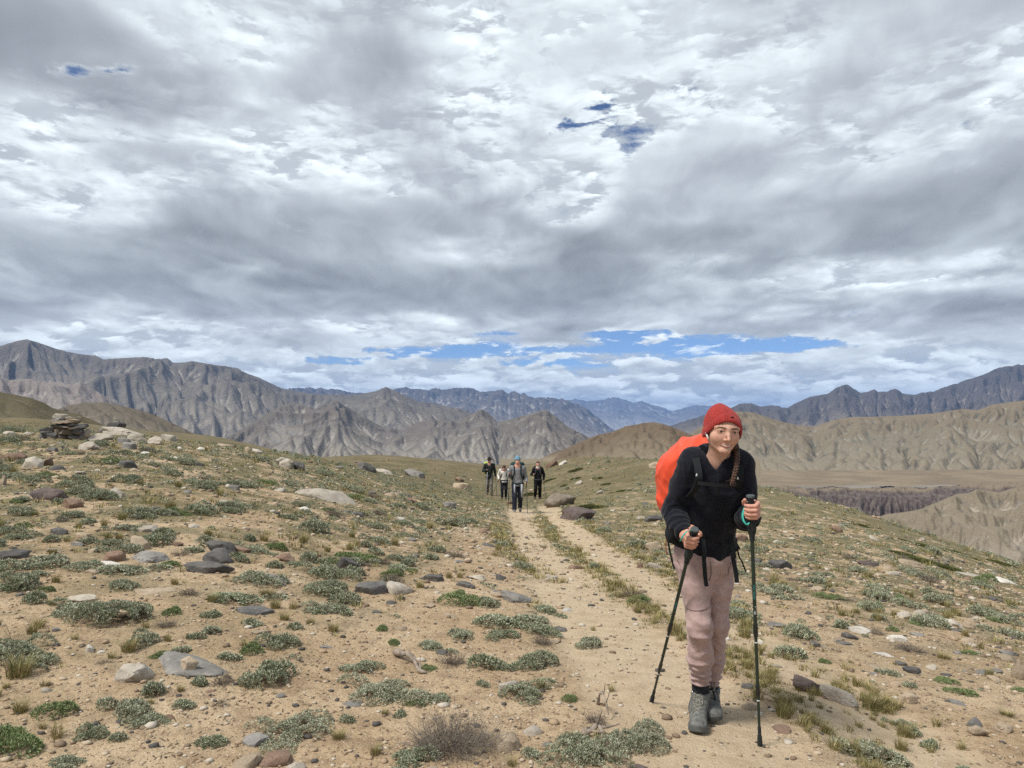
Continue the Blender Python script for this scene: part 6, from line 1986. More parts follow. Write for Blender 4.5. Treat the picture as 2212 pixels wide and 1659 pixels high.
# ================================================================ the woman in front
def build_walker():
    gx, gy = hit(1530, 1560)
    base = np.array((gx, gy, float(ground_z(gx, gy))))
    root = tag(empty("person", tuple(base)), "woman in red knit beanie, navy fleece and mauve trousers walking with two poles", "person")
    # joints
    sL, sR = z1(590, 655, 3.74), z1(1140, 680, 3.74)
    eL, eR = z1(436, 1120, 3.82), z1(1142, 1200, 3.76)
    pel = z1(742, 1500, 3.93); chest = z1(846, 820, 3.76); neck = z1(880, 610, 3.725)
    Xs = (sR - sL) / np.linalg.norm(sR - sL)
    # poles
    tipL = np.array((*hit(1407, 1506), 0)); tipL[2] = float(ground_z(tipL[0], tipL[1]))
    tipR = np.array((*hit(1641.5, 1599), 0)); tipR[2] = float(ground_z(tipR[0], tipR[1]))
    topL, topR = z1(652, 1288, 3.60), z1(1185, 968, 3.52)
    RL, LL = trekking_pole(topL, tipL, "green-black trekking pole slanting back from the walking woman's hand at her waist", [z1(622, 1296, 3.585), z1(585, 1304, 3.575), z1(552, 1332, 3.58), z1(528, 1374, 3.60), z1(512, 1402, 3.64)],
                           [("KOMOUO", LL_text(topL, tipL, .60), .011, M_TEALPRINT)])
    RR, LR = trekking_pole(topR, tipR, "green-black upright trekking pole with lettering in the walking woman's raised hand", [z1(1150, 1030, 3.56), z1(1124, 1090, 3.545), z1(1108, 1150, 3.54), z1(1118, 1210, 3.53), z1(1152, 1246, 3.52), z1(1168, 1225, 3.52)],
                           [("KOMOUO", LL_text(topR, tipR, .625), .0150, M_TEALPRINT), ("7 1102", LL_text(topR, tipR, .553), .0150, M_WHITEPRINT)])
    gripL = topL - RL[:, 2] * .060; gripR = topR - RR[:, 2] * .068
    wL = (z1(556, 1345, 3.645) - gripL) @ RL; wR = (z1(1176, 1140, 3.595) - gripR) @ RR
    xL = (eL - gripL) @ RL; xR = (eR - gripR) @ RR
    hL = lambda P: hand_field((P - gripL.astype(np.float32)) @ RL.astype(np.float32), 1, wL, xL)
    hR = lambda P: hand_field((P - gripR.astype(np.float32)) @ RR.astype(np.float32), -1, wR, xR)
    wLw = gripL + RL @ wL; wRw = gripR + RR @ wR
    # ---- head
    Rh = np.array((Euler((0, 0, math.radians(3.5))).to_matrix() @ Euler((0, math.radians(5.5), 0)).to_matrix() @ Euler((math.radians(7), 0, 0)).to_matrix()))
    eye = hz(825, 905, 3.57)
    hc = eye - Rh @ np.array((0, -.078, .004))
    HS = np.array((1.07, 1.0, .90), np.float32)
    def H(P): return ((P - hc.astype(np.float32)) @ Rh.astype(np.float32)) / HS
    def W(v): return hc + Rh @ (np.asarray(v, float) * HS)
    nb = np.array(neck)
    def head_skin(P):
        q = H(P); qa = q.copy(); qa[:, 0] = np.abs(qa[:, 0])
        d = ell(q, (0, .012, .038), (.072, .090, .086))
        d = smin(d, ell(q, (0, -.022, -.030), (.0575, .064, .076)), .03)
        d = smin(d, cone(qa, (.042, .004, -.054), (.010, -.062, -.098), .018, .015), .024)
        d = smin(d, ell(q, (0, -.068, -.098), (.018, .017, .016)), .02)
        d = smin(d, ell(qa, (.034, -.050, -.030), (.024, .022, .024)), .035)
        d = smin(d, cone(qa, (.0, -.080, .024), (.046, -.062, .026), .0120, .0105), .024)
        d = smax(d, -ell(qa, (.0305, -.100, .0030), (.0175, .0180, .0105)), .014)
        d = smin(d, ell(qa, (.0305, -.0735, .0032), (.0148, .0112, .0098)), .010)      # lids
        d = smax(d, -ell(qa, (.0308, -.0905, .0030), (.0132, .0110, .0056)), .002)
        d = smin(d, chain(q, [(0, -.084, .016), (0, -.094, -.010), (0, -.107, -.034)], [.0072, .0066, .0078], .01), .012)
        d = smin(d, ell(qa, (.0098, -.0915, -.0380), (.0062, .0085, .0058)), .007)
        d = smax(d, -ell(qa, (.0075, -.1010, -.0465), (.0035, .0050, .0030)), .002)
        # mouth: smiling, lips parted over the upper teeth
        mx = np.clip(q[:, 0], -.0265, .0265); zc = -.0685 + 10.0 * mx ** 2; yc = -.0850 + 18.0 * mx ** 2
        tp = 1 - (np.abs(mx) / .0280) ** 2
        up = np.sqrt((q[:, 0] - mx) ** 2 + (q[:, 1] - yc) ** 2 + (q[:, 2] - zc - .0042 * tp) ** 2) - (.0026 + .0012 * tp)
        lw = np.sqrt((q[:, 0] - mx) ** 2 + (q[:, 1] - yc) ** 2 + (q[:, 2] - zc + .0052 * tp) ** 2) - (.0026 + .0020 * tp)
        d = smin(d, up, .006); d = smin(d, lw, .006)
        sl = np.sqrt((q[:, 0] - mx) ** 2 + (q[:, 1] - yc + .007) ** 2 * .25 + ((q[:, 2] - zc) / (.20 + .70 * tp)) ** 2 * 1.0) - .0032
        d = smax(d, -sl, .002)
        # ears
        d = smin(d, ell(qa, (.074, .012, -.012), (.009, .018, .030)), .006)
        # neck and the skin at the collar
        nk = hc + Rh @ np.array((0, .016, -.055))
        d = smin(d, cone(P, nk, nb + np.array((0, .0, -.02)), .050, .056), .022)
        d = smin(d, cone(P, nb + (0, .012, -.02), chest * .38 + nb * .62 + (0, .03, 0), .060, .082), .03)
        return d
    lo = hc + np.array((-.15, -.16, -.30)); hi = hc + np.array((.15, .17, .16))
    Vh, Fh = surface_net(head_skin, lo, hi, .0031)
    Vh = laplace(Vh, Fh, 1, .35)
    q = H(Vh.astype(np.float32)); ax_ = np.abs(q[:, 0])
    front = q[:, 1] < -.045
    zc = -.0685 + 10.0 * np.clip(q[:, 0], -.0265, .0265) ** 2; tp = np.clip(1 - (ax_ / .0280) ** 2, 0, 1)
    lip = front * (ax_ < .0275) * (1 - sstep(np.abs(q[:, 2] - zc + .0006), .0075 * tp ** .5 + .001, .0095 * tp ** .5 + .002)) * (q[:, 1] < -.062)
    teeth = front * (np.abs(q[:, 2] - zc) < .0021 * tp + .0002) * (ax_ < .0205)
    inner = front * (np.abs(q[:, 2] - zc) < .0032 * tp + .0006) * (ax_ < .0250) * (1 - teeth)
    bz = .0215 + .0035 * np.sin(np.clip((ax_ - .012) / .036, 0, 1) * 2.6) - .003 * (ax_ > .044)
    brow = front * (1 - sstep(np.abs(q[:, 2] - bz), .0030, .0052)) * sstep(ax_, .010, .014) * (1 - sstep(ax_, .045, .052))
    lid = ((ax_ - .0308) / .0160) ** 2 + ((q[:, 2] - .0030) / .0078) ** 2
    lash = front * (1 - sstep(np.abs(lid - .85), .16, .42)) * (q[:, 2] > .0034)
    blush = np.exp(-((ax_ - .038) ** 2 + (q[:, 2] + .030) ** 2) / .00060) * .26 * front + .22 * np.exp(-(ax_ ** 2 + (q[:, 2] + .038) ** 2) / .00022) * front
    attrs_h = dict(lip=lip * (1 - inner), hairline=np.clip(np.maximum(brow * .92, np.maximum(lash * .9, inner * .55)), 0, 1), teeth=teeth.astype(float), blush=blush)
    parts = [(Vh, Fh, attrs_h)]
    # ---- hands
    for hf, gp, w in ((hL, gripL, wLw), (hR, gripR, wRw)):
        lo = np.minimum(gp - .085, w - .06); hi = np.maximum(gp + .085, w + .06)
        V, F = surface_net(hf, lo, hi, .0026)
        V = laplace(V, F, 1, .3)
        parts.append((V, F, dict(blush=np.full(len(V), .38))))
    # ---- trunk and limbs under the clothes
    hipL, hipR = z2(548, 75, 3.92), z2(758, 85, 3.94)
    knL, knR = z2(606, 660, 3.84), z2(744, 620, 3.93)
    anL, anR = z2(612, 1120, 3.965), z2(694, 1128, 4.12)
    def under(P):
        d = etube(P, pel, nb, Xs, [0, .3, .7, 1], [.125, .105, .135, .05], [.09, .08, .09, .045])
        for s, e, w in ((sL, eL, wLw), (sR, eR, wRw)):
            d = smin(d, chain(P, [s, e, w], [.045, .036, .022]), .03)
        for a, b, c in ((hipL, knL, anL), (hipR, knR, anR)):
            d = smin(d, chain(P, [a, b, c], [.065, .045, .030]), .03)
        return d
    V, F = surface_net(under, np.array((.45, 3.45, .1)) + 0, np.array((1.45, 4.35, 1.5)), .013)
    parts.append((V, F, {}))
    Va, Fa = merge([(p[0], p[1]) for p in parts])
    A = {k: np.concatenate([p[2].get(k, np.zeros(len(p[0]))) for p in parts]) for k in ("lip", "hairline", "teeth", "blush")}
    body = obj("body", mesh_np("body", Va - base, Fa, M_SKIN, attrs=A), root)
    # eyes
    for s in (-1, 1):
        D, F = ico(3)
        c = W((s * .0305, -.0718, .0030))
        gz = np.array((-.02, -1.0, -.02)); gz /= np.linalg.norm(gz)
        ir = np.clip((D @ (Rh.T @ gz) - .66) / .34, 0, 1)
        obj("eye", mesh_np("eye", D @ Rh.T * .0118 + c - base, F, M_EYE, attrs={"iris": ir}), body)
    # ---- hair
    def hair(P):
        q = H(P)
        d = ell(q, (0, .022, .010), (.0795, .082, .090))
        d = smin(d, cone(q, (.050, .050, -.040), (.066, .005, -.085), .035, .022), .02)
        d = np.maximum(d, -(q[:, 1] + .022 + .22 * np.abs(q[:, 0])))
        return with_noise(P, d, lambda p: .003 * pn3(*(H(p) * np.array((260, 260, 30), np.float32)).T))
    obj("hair", net_mesh("hair", hair, hc - .14, hc + .13, .0045, base, M_HAIR), root)
    br = [W((.058, .018, -.070)), z1(1050, 535, 3.66), z1(1058, 600, 3.625), z1(1050, 680, 3.605), z1(1034, 755, 3.60), z1(1014, 825, 3.595), z1(998, 872, 3.595)]
    C = spline(br, 90); T = np.gradient(C, axis=0); T /= np.linalg.norm(T, axis=1, keepdims=True)
    A1 = np.cross(T, (0, 1.0, 0)); A1 /= np.linalg.norm(A1, axis=1, keepdims=True); B1 = np.cross(T, A1)
    u = np.linspace(0, 1, 90); bp = []
    for k in range(3):
        ph = u * 34 + k * 2 * np.pi / 3
        w = .0090 * (1 - .45 * u)
        path = C + A1 * (np.cos(ph) * w)[:, None] + B1 * (np.sin(2 * ph) * w * .45)[:, None]
        bp.append(tube(path, .0076 * (1 - .40 * u) * (1 - .5 * (u > .93)), 8))
    rg = np.random.default_rng(4)
    for k in range(40):
        i = rg.integers(8, 84); L = rg.uniform(.01, .028); dd = T[i] + rg.normal(0, .45, 3); dd /= np.linalg.norm(dd)
        p0 = C[i] + rg.normal(0, .006, 3)
        bp.append(tube([p0, p0 + dd * L * .5, p0 + dd * L + rg.normal(0, .004, 3)], [.0011, .0009, .0004], 4, caps=False))
    V, F = merge(bp); qd, tr = fix_quads(F)
    obj("braid", mesh_np("braid", V - base, qd, M_HAIR2, F3=tr), root)
    # ---- earbud
    eb = W((-.076, -.012, -.020))
    V, F = merge([tube([eb, eb + (-.004, -.006, .0)], [.0085, .0075], 12), tube([eb + (-.003, -.006, .004), eb + (.002, -.010, -.016), eb + (.006, -.014, -.030)], [.0048, .0042, .0038], 10)])
    qd, tr = fix_quads(F)
    obj("earbud", mesh_np("earbud", V - base, qd, M_WHITE, F3=tr), root)
    # ---- beanie
    nt = 224
    th = np.arange(nt) * 2 * np.pi / nt                     # 0 = front (-Y)
    dev = np.abs((th + np.pi) % (2 * np.pi) - np.pi)
    hem = -.042 + .090 * (1 - sstep(dev, math.radians(5), math.radians(100)))
    rib = np.cos(th * 46)
    rows = []
    def ring(z, off, ribk):
        u = np.clip((z - .032) / .100, 0, 1)
        rf = np.maximum(1 - u ** 1.9, 0) ** .66
        rx, ry = .0870, .0985
        fl = 1 - .05 * np.clip((.02 - z) / .06, 0, 1)
        sag = .0012 * np.sin(th * 3 + z * 60)
        r_x = rx * rf * fl + off + ribk * rib * rf + sag; r_y = ry * rf * fl + off + ribk * rib * rf + sag
        x = np.sin(th) * r_x - .016 * u ** 2; y = -np.cos(th) * r_y + .010 + .012 * u
        return np.stack([x, y, z + 0 * th], 1)
    cuff = .038
    rows.append(ring(hem + .016, -.004, 0)); rows.append(ring(hem + .002, -.003, .0)); rows.append(ring(hem - .002, .001, .0006))
    for k in np.linspace(0, 1, 7):
        rows.append(ring(hem + k * cuff, .0055 + .003 * math.sin(k * math.pi) ** .5, .0012))
    rows.append(ring(hem + cuff + .0025, .004, .0008)); rows.append(ring(hem + cuff + .002, -.0005, .0006))
    top = .1315
    for k in np.linspace(.02, 1, 26):
        kk = k ** .85
        z = hem + cuff + .002 + (top - hem - cuff - .002) * kk
        z = z + (-.004 * np.sin(kk * 9 + th * 1.0) * (1 - kk))
        rows.append(ring(z, .0005, .0012))
    V = np.concatenate(rows); nr = len(rows)
    i = np.arange(nr - 1)[:, None] * nt; j = np.arange(nt)[None, :]; j2 = (j + 1) % nt
    F = np.stack([(i + j).ravel(), (i + j2).ravel(), (i + nt + j2).ravel(), (i + nt + j).ravel()], 1)[:, ::-1]
    tilt = np.array(Euler((math.radians(-4), 0, 0)).to_matrix())
    bn = obj("beanie", mesh_np("beanie", (V @ tilt.T) @ Rh.T + hc - base, F[:, ::-1], M_BEANIE), root)
    tb = hc + Rh @ np.array((.004, -.1045, .078))
    V, F = merge([tube([tb + (-.006, 0, 0), tb + (.006, .0, 0)], .0042, 6)]); qd, tr = fix_quads(F)
    obj("beanie_tag", mesh_np("beanie_tag", V - base, qd, M_BLACKCORD, F3=tr), bn)
    # ---- fleece
    fwd = np.cross(Xs, (0, 0, 1.0)); fwd /= np.linalg.norm(fwd)             # points away; chest faces -fwd
    if fwd[1] < 0: fwd = -fwd
    hemA, hemB = z1(440, 1492, 3.9), z1(1040, 1540, 3.9)
    vA = z1(872, 752, 3.62)
    def fleece(P):
        a = pel + (pel - nb) * .16
        d = etube(P, a, nb + (nb - pel) * .0, Xs, [0, .14, .35, .6, .78, .9, 1], [.156, .150, .138, .146, .160, .132, .085], [.118, .116, .108, .116, .122, .100, .070])
        d = smin(d, cone(P, sL + Xs * .05 + (0, 0, .0), sR - Xs * .05, .072, .072), .06)
        d = smin(d, cone(P, sL + Xs * .03 + (0, 0, .012), nb + (-.03, .02, -.02), .060, .055), .04)
        d = smin(d, cone(P, sR - Xs * .03 + (0, 0, .012), nb + (.03, .02, -.02), .060, .055), .04)
        for s, e, w, k in ((sL, eL, wLw, 0), (sR, eR, wRw, 1)):
            m1 = s * .5 + e * .5 + np.array((.006 if k == 0 else -.006, .0, 0)); m2 = e * .5 + w * .5
            d2 = chain(P, [s + Xs * (.022 if k == 0 else -.022), m1, e, m2, w], [.064, .053, .047, .046, .037 if k == 0 else .035], .03)
            d = smin(d, d2, .028 if k == 0 else .022)
        # stand-up collar
        c0 = nb + np.array((0, .012, .012)); q = P - c0.astype(np.float32)
        rr = np.sqrt((q[:, 0] / 1.02) ** 2 + (q[:, 1] / 1.0) ** 2)
        hgt = q[:, 2] - .10 * q[:, 1]
        col = np.maximum(np.abs(rr - (.071 + .14 * np.maximum(-hgt, 0) + .10 * np.maximum(hgt, 0))) - .0085, np.maximum(hgt - .052, -.025 - hgt))
        d = smin(d, col, .014)
        # neck opening and the open zip
        d = smax(d, -cone(P, nb + (0, .008, -.06), hc + (0, .02, -.02), .055, .064), .010)
        q2 = P - vA.astype(np.float32)
        hh = q2[:, 2]; half = np.where(hh > 0, hh * .62, 0) - .002 * 0
        v = np.abs(q2[:, 0] - .10 * hh) - np.minimum(half, .07)
        v = np.maximum(v, np.maximum(-hh, P[:, 1] - (nb[1] + .01)))
        d = smax(d, -v, .008)
        # hem
        t = (P[:, 0] - hemA[0]) / (hemB[0] - hemA[0]); zh = hemA[2] + (hemB[2] - hemA[2]) * np.clip(t, 0, 1) - .050 * np.sin(np.pi * np.clip(t, 0, 1))
        d = smax(d, zh - P[:, 2], .012)
        # cuffs end at the wrists
        for w, e in ((wLw, eL), (wRw, eR)):
            n_ = (w - e) / np.linalg.norm(w - e)
            near = np.linalg.norm(P - w.astype(np.float32), axis=1) < .09
            pl = (P - w.astype(np.float32)) @ n_.astype(np.float32) + .004
            d = np.where(near & (pl > 0), np.maximum(d, pl), d)
        def folds(p):
            a = -.0095 * np.maximum(rid(p[:, 0] * 8, p[:, 1] * 8, p[:, 2] * 12) - .25, 0) - .0045 * np.maximum(rid(p[:, 0] * 20 + 3, p[:, 1] * 20, p[:, 2] * 17) - .45, 0)
            # sleeves bunch towards the wrists
            for w, e in ((wLw, eL), (wRw, eR)):
                n_ = (w - e) / np.linalg.norm(w - e); s_ = (p - e.astype(np.float32)) @ n_.astype(np.float32); Ln = np.linalg.norm(w - e)
                r_ = np.linalg.norm(p - e.astype(np.float32) - s_[:, None] * n_.astype(np.float32), axis=1)
                k = (r_ < .075) * sstep(s_, -.04, .05) * (1 - sstep(s_, Ln, Ln + .02))
                a = a - .0042 * k * np.sin(s_ * 190 + 5 * pn3(p[:, 0] * 14, p[:, 1] * 14, p[:, 2] * 14))
            return a + .0012 * pn3(p[:, 0] * 60, p[:, 1] * 60, p[:, 2] * 60)
        return with_noise(P, d, folds)
    fl = obj("fleece", net_mesh("fleece", fleece, (sL[0] - .20, 3.46, pel[2] - .16), (sR[0] + .13, 4.14, nb[2] + .10), .0062, base, M_FLEECE), root)
    zp = spline([vA + (0, -.004, .0), z1(874, 800, 3.615), z1(878, 880, 3.62), z1(878, 960, 3.64)], 12)
    V, F = ribbon(zp - base, (1, 0, 0), .007, .003)
    obj("zip", mesh_np("zip", V, F, M_STRAP), fl)
    # ---- trousers
    def trousers(P):
        d = ell(P, pel + (.004, .0, -.035), (.158, .117, .132))
        hp = hipL * .5 + hipR * .5
        for (h, k, a, r) in ((hipL, knL, anL, (.084, .070, .0525, .051, .043)), (hipR, knR, anR, (.084, .070, .051, .047, .040))):
            q1 = h * .55 + k * .45; q2 = k * .45 + a * .55
            d = smin(d, chain(P, [h, q1, k, q2, a + (0, 0, .012)], r, .03), .045 if r[2] == .0525 else .012)
        def folds(p):
            h = p[:, 2]
            a = -.0060 * np.maximum(rid(p[:, 0] * 8 + 3, p[:, 1] * 8, p[:, 2] * 15 + p[:, 0] * 5) - .15, 0)
            low = sstep(h, knL[2] + .16, knL[2] - .06)
            wz = h * 13 + 1.6 * pn3(p[:, 0] * 7, p[:, 1] * 7, p[:, 2] * 5)
            a = a - .0135 * low * np.maximum(rid(p[:, 0] * 5 + wz * .35 + 11, p[:, 1] * 5, wz * 1.2) - .42, 0)
            a = a - .0075 * low * np.maximum(rid(p[:, 0] * 11 - wz * .5, p[:, 1] * 11 + 5, wz * 1.9) - .40, 0)
            a = a - .0050 * np.maximum(rid(p[:, 0] * 17 + wz * .6, p[:, 1] * 17 + 8, h * 30) - .52, 0)
            foot = sstep(h, anL[2] + .14, anL[2] + .03)
            a = a - .0075 * foot * np.sin(h * 185 + 5 * pn3(p[:, 0] * 8, p[:, 1] * 8, p[:, 2] * 5) + p[:, 0] * 14)
            cr = np.exp(-((h - z2(600, 522, 3.78)[2]) / .006) ** 2) * (p[:, 0] < (knL[0] + knR[0]) / 2 + .03) * (p[:, 1] < 3.83)
            return a + .0050 * cr + .0008 * pn3(p[:, 0] * 70, p[:, 1] * 70, p[:, 2] * 70)
        d = with_noise(P, d, folds)
        for a, lo_ in ((anL, -.010), (anR, -.020)):
            m = np.linalg.norm((P - a.astype(np.float32))[:, :2], axis=1) < .09
            d = np.where(m, smax(d, (a[2] + lo_) - P[:, 2], .010), d)
        return d
    tr_ = obj("trousers", net_mesh("trousers", trousers, (hipL[0] - .14, 3.62, anL[2] - .08), (hipR[0] + .17, 4.22, pel[2] + .10), .0056, base, M_TROUSER), root)
    def on_cloth(px_pts, dep):
        """stitched lines and the painted knee crease lie on the front of the cloth"""
        out = []
        o = np.array((0, 0, CAM_H))
        for (a, b_) in px_pts:
            q = z2(a, b_, dep); dv = (q - o) / np.linalg.norm(q - o); t = np.linalg.norm(q - o) - .35
            for _ in range(50):
                s_ = float(trousers((o + dv * t)[None].astype(np.float32))[0])
                t += max(min(s_ * .7, .05), -.02)
                if abs(s_) < .0006: break
            out.append(o + dv * (t - .0008))
        return np.array(out)
    for nm_, pts in (("pocket_seam", [(418, 110), (440, 150), (458, 205), (464, 260)]), ("pocket_seam", [(866, 130), (850, 180), (838, 240)]), ("fly_seam", [(690, 125), (700, 180), (698, 240), (684, 285)]),
                     ("knee_crease_shade", [(498, 512), (545, 530), (600, 532), (650, 522), (688, 502)])):  # the knee line is a dark tube drawn for the shade in a crease
        L = spline(on_cloth(pts, 3.8), 20)
        V, F = tube(L - base, .0017, 6); qd, t3 = fix_quads(F)
        obj(nm_, mesh_np(nm_, V, qd, M_SEAM_CREASE, F3=t3), tr_)
    # ---- boots and socks
    def boot(toe, heel, ank, lab, lift):
        f = toe - heel; f[2] = 0; Lf = np.linalg.norm(f); f /= Lf
        sd = np.cross((0, 0, 1.0), f)
        R = np.stack([sd, f, (0, 0, 1.0)], 1)
        pit = math.atan2(heel[2] - toe[2], Lf)
        Rp = R @ np.array(Euler((-pit, 0, 0)).to_matrix())
        o0 = heel.astype(np.float32)
        an = (ank - heel) @ Rp
        def up(P):
            q = (P - o0) @ Rp.astype(np.float32)
            d = cone(q, (0, .055, .050), (0, .19, .038), .043, .040)
            d = smin(d, ell(q, (0, .225, .034), (.046, .048, .036)), .02)
            d = smin(d, cone(q, (0, .040, .045), (0, .035, .060), .040, .042), .02)
            d = smin(d, cone(q, (0, .050, .06), (an[0], an[1], an[2] * .80 + .02), .046, .048), .025)
            d = smin(d, cone(q, (0, .165, .055), (an[0], an[1] + .020, an[2] * .8), .030, .034), .03)
            d = np.maximum(d, .014 - q[:, 2])
            top = q[:, 2] - (an[2] * .80 + .028)
            d = smax(d, top, .006)
            return with_noise(P, d, lambda p: .0016 * pn3(p[:, 0] * 55, p[:, 1] * 55, p[:, 2] * 55) - .0025 * np.maximum(rid(p[:, 0] * 18, p[:, 1] * 18, p[:, 2] * 26) - .3, 0))
        lo = np.minimum(np.minimum(toe, heel), ank) - .09; hi = np.maximum(np.maximum(toe, heel), ank) + .09
        b = obj("boot", net_mesh("boot", up, lo, hi, .0048, base, M_BOOT), root)
        if lab: b["label"] = lab
        def sole(P):
            q = (P - o0) @ Rp.astype(np.float32)
            w = np.interp(q[:, 1], [0, .06, .12, .2, .25, .28], [.034, .038, .036, .050, .046, .02])
            d2 = np.abs(q[:, 0]) - w
            ln = np.maximum(-q[:, 1] - .005, q[:, 1] - .278)
            up_ = np.interp(q[:, 1], [0, .2, .24, .285], [.020, .022, .034, .052])
            dn = np.interp(q[:, 1], [0, .2, .285], [0, 0, .014])
            d = smax(smax(d2, ln, .02), np.maximum(q[:, 2] - up_, dn - q[:, 2]), .006)
            lug = (np.sin(q[:, 1] * 260) > .3) & (q[:, 2] < .010)
            return np.where(lug, np.maximum(d, np.abs(q[:, 0]) * 0 + .010 - q[:, 2]), d)
        obj("sole", net_mesh("sole", sole, lo, hi, .0045, base, M_RAND, smooth=0), b)
        # laces criss-cross over the instep
        def lay(pts, dv):
            pts = np.array(pts, float); dv = np.array(dv, float); dv = dv / np.linalg.norm(dv)
            lo_ = pts - dv * .06
            t = np.full(len(pts), .14)
            for _ in range(60):
                q = lo_ + dv * t[:, None]
                dd_ = up(((q @ Rp.T) + heel).astype(np.float32))
                t = np.clip(t - np.maximum(dd_ - .0018, 0) * .8, .035, .14)
            return lo_ + dv * t[:, None]
        L = []
        tops = [(.175, .074), (.150, .088), (.128, .104), (.108, .124), (.096, .146), (.088, .168)]
        for k, ((y0, zz0), (y1, zz1)) in enumerate(zip(tops[:-1], tops[1:])):
            for s in (-1, 1):
                L.append(tube(lay(spline([(s * .024, y0, zz0), (0, (y0 + y1) / 2, (zz0 + zz1) / 2), (-s * .024, y1, zz1)], 9), (0, .8, .6)), .0026, 6))
        for s in (-1, 1):
            L.append(tube(lay(spline([(0, .094, .165), (s * .016, .112, .150), (s * .024, .128, .115), (s * .012, .140, .098), (s * .004, .108, .140)], 14), (0, .9, .45)) + (0, .002, 0), .0022, 6))
        V, F = merge(L); qd, tr = fix_quads(F)
        obj("lace", mesh_np("lace", V @ Rp.T + heel - base, qd, M_LACE, F3=tr), b)
        for s in (-1, 1):
            D, Fi = ico(2)
            obj("eyelet_hook", mesh_np("eyelet_hook", (D * .0065 + lay([(s * .030, .085, .150)], (s * .3, .9, .2))[0]) @ Rp.T + heel - base, Fi, M_METAL), b)
        return an
    toeL, toeR = np.array((*hit(1507, 1579), 0)), np.array((*hit(1543, 1555), 0))
    gzL = float(ground_z(toeL[0], toeL[1])); toeL[2] = gzL + .004
    heelL = toeL + np.array((.072, .272, 0)); heelL[2] = float(ground_z(heelL[0], heelL[1])) + .004
    toeR[2] = float(ground_z(toeR[0], toeR[1])) + .006
    heelR = toeR + np.array((.034, .264, 0)); heelR[2] = toeR[2] + .075
    akL, akR = z2(615, 1200, 3.985), z2(694, 1190, 4.135)
    boot(toeL, heelL, akL, None, 0); boot(toeR, heelR, akR, None, 0)
    for a, b_, r in ((anL, akL, .042), (anR, akR, .040)):
        def sock(P, a=a, b_=b_, r=r):
            d = cone(P, a + (0, 0, .03), b_ + (0, .005, -.05), r, r + .004)
            return with_noise(P, d, lambda p: .002 * np.sin(np.arctan2(p[:, 0] - a[0], p[:, 1] - a[1]) * 30) + .002 * pn3(p[:, 0] * 50, p[:, 1] * 50, p[:, 2] * 50))
        obj("sock", net_mesh("sock", sock, np.minimum(a, b_) - .09, np.maximum(a, b_) + .07, .006, base, M_SOCK), root)
    # drawcord loop at the rear cuff
    V, F = tube(spline([z2(706, 1150, 4.03), z2(716, 1205, 4.02), z2(728, 1262, 4.02), z2(734, 1275, 4.02), z2(735, 1255, 4.02), z2(722, 1205, 4.02), z2(708, 1165, 4.03)], 30), .0022, 6)
    qd, t3 = fix_quads(F)
    obj("drawcord", mesh_np("drawcord", V - base, qd, M_BLACKCORD, F3=t3), tr_)
    # ---- backpack (its own thing)
    pc = z1(650, 850, 4.02)
    pb = np.array(pc) - (0, 0, .26)
    pk = tag(empty("backpack", tuple(pb)), "hiking backpack in an orange-red rain cover on the woman's back", "backpack")
    up = (nb - pel); up /= np.linalg.norm(up)
    Rk = np.stack([np.cross(fwd, up) / np.linalg.norm(np.cross(fwd, up)), fwd, up], 1)
    if Rk[0, 0] < 0: Rk[:, 0] *= -1
    Rk[:, 1] = np.cross(Rk[:, 2], Rk[:, 0]); Rk[:, 1] /= np.linalg.norm(Rk[:, 1])
    def cover(P):
        q = (P - pc.astype(np.float32)) @ Rk.astype(np.float32)
        d = ell(q, (0.008, .02, .005), (.192, .165, .212))
        d = smin(d, rbox(q, (0.015, .0, -.01), (.152, .122, .178), .09), .08)
        d = smin(d, ell(q, (.02, -.03, .14), (.16, .12, .12)), .06)
        def wr(p):
            s = (p - pc.astype(np.float32)) @ Rk.astype(np.float32)
            return (-.024 * np.maximum(rid(s[:, 0] * 6 + s[:, 2] * 4, s[:, 1] * 6, s[:, 2] * 2.6) - .25, 0) - .013 * np.maximum(rid(s[:, 0] * 13 - s[:, 2] * 7 + 4, s[:, 1] * 13, s[:, 2] * 6) - .3, 0) + .005 * pn3(s[:, 0] * 9, s[:, 1] * 9, s[:, 2] * 9) - .0045 * np.maximum(np.sin(s[:, 2] * 75 + s[:, 0] * 60 + 6 * pn3(s[:, 0] * 5, s[:, 1] * 5, s[:, 2] * 5)), 0) * sstep(pn3(s[:, 0] * 4 + 7, s[:, 1] * 4, s[:, 2] * 4), -.1, .3))
        return with_noise(P, d, wr, .05)
    obj("rain_cover", net_mesh("rain_cover", cover, pc - .36, pc + .36, .0068, pb, M_ORANGE), pk)
    sm_ = []
    for t in np.linspace(0, 2 * np.pi, 60):
        sm_.append(pc + Rk @ np.array((.185 * math.cos(t) + .008, -.055, .195 * math.sin(t) + .005)))
    V, F = tube(sm_, .0045, 6, caps=False)
    obj("cover_hem", mesh_np("cover_hem", V - pb, F, M_ORANGE), pk)
    def strap_on(name, pts, w, side=(1, 0, .15), th=.006, mat=M_STRAP, n=26):
        V, F = ribbon(spline(pts, n) - pb, side, w, th)
        return obj(name, mesh_np(name, V, F, mat, sharp=50), pk)
    strap_on("shoulder_strap", [z1(600, 500, 3.90), z1(625, 515, 3.78), z1(650, 560, 3.70), z1(668, 640, 3.652), z1(684, 720, 3.625), z1(690, 800, 3.615), z1(670, 880, 3.635), z1(610, 960, 3.70), z1(560, 1000, 3.80)], .034)
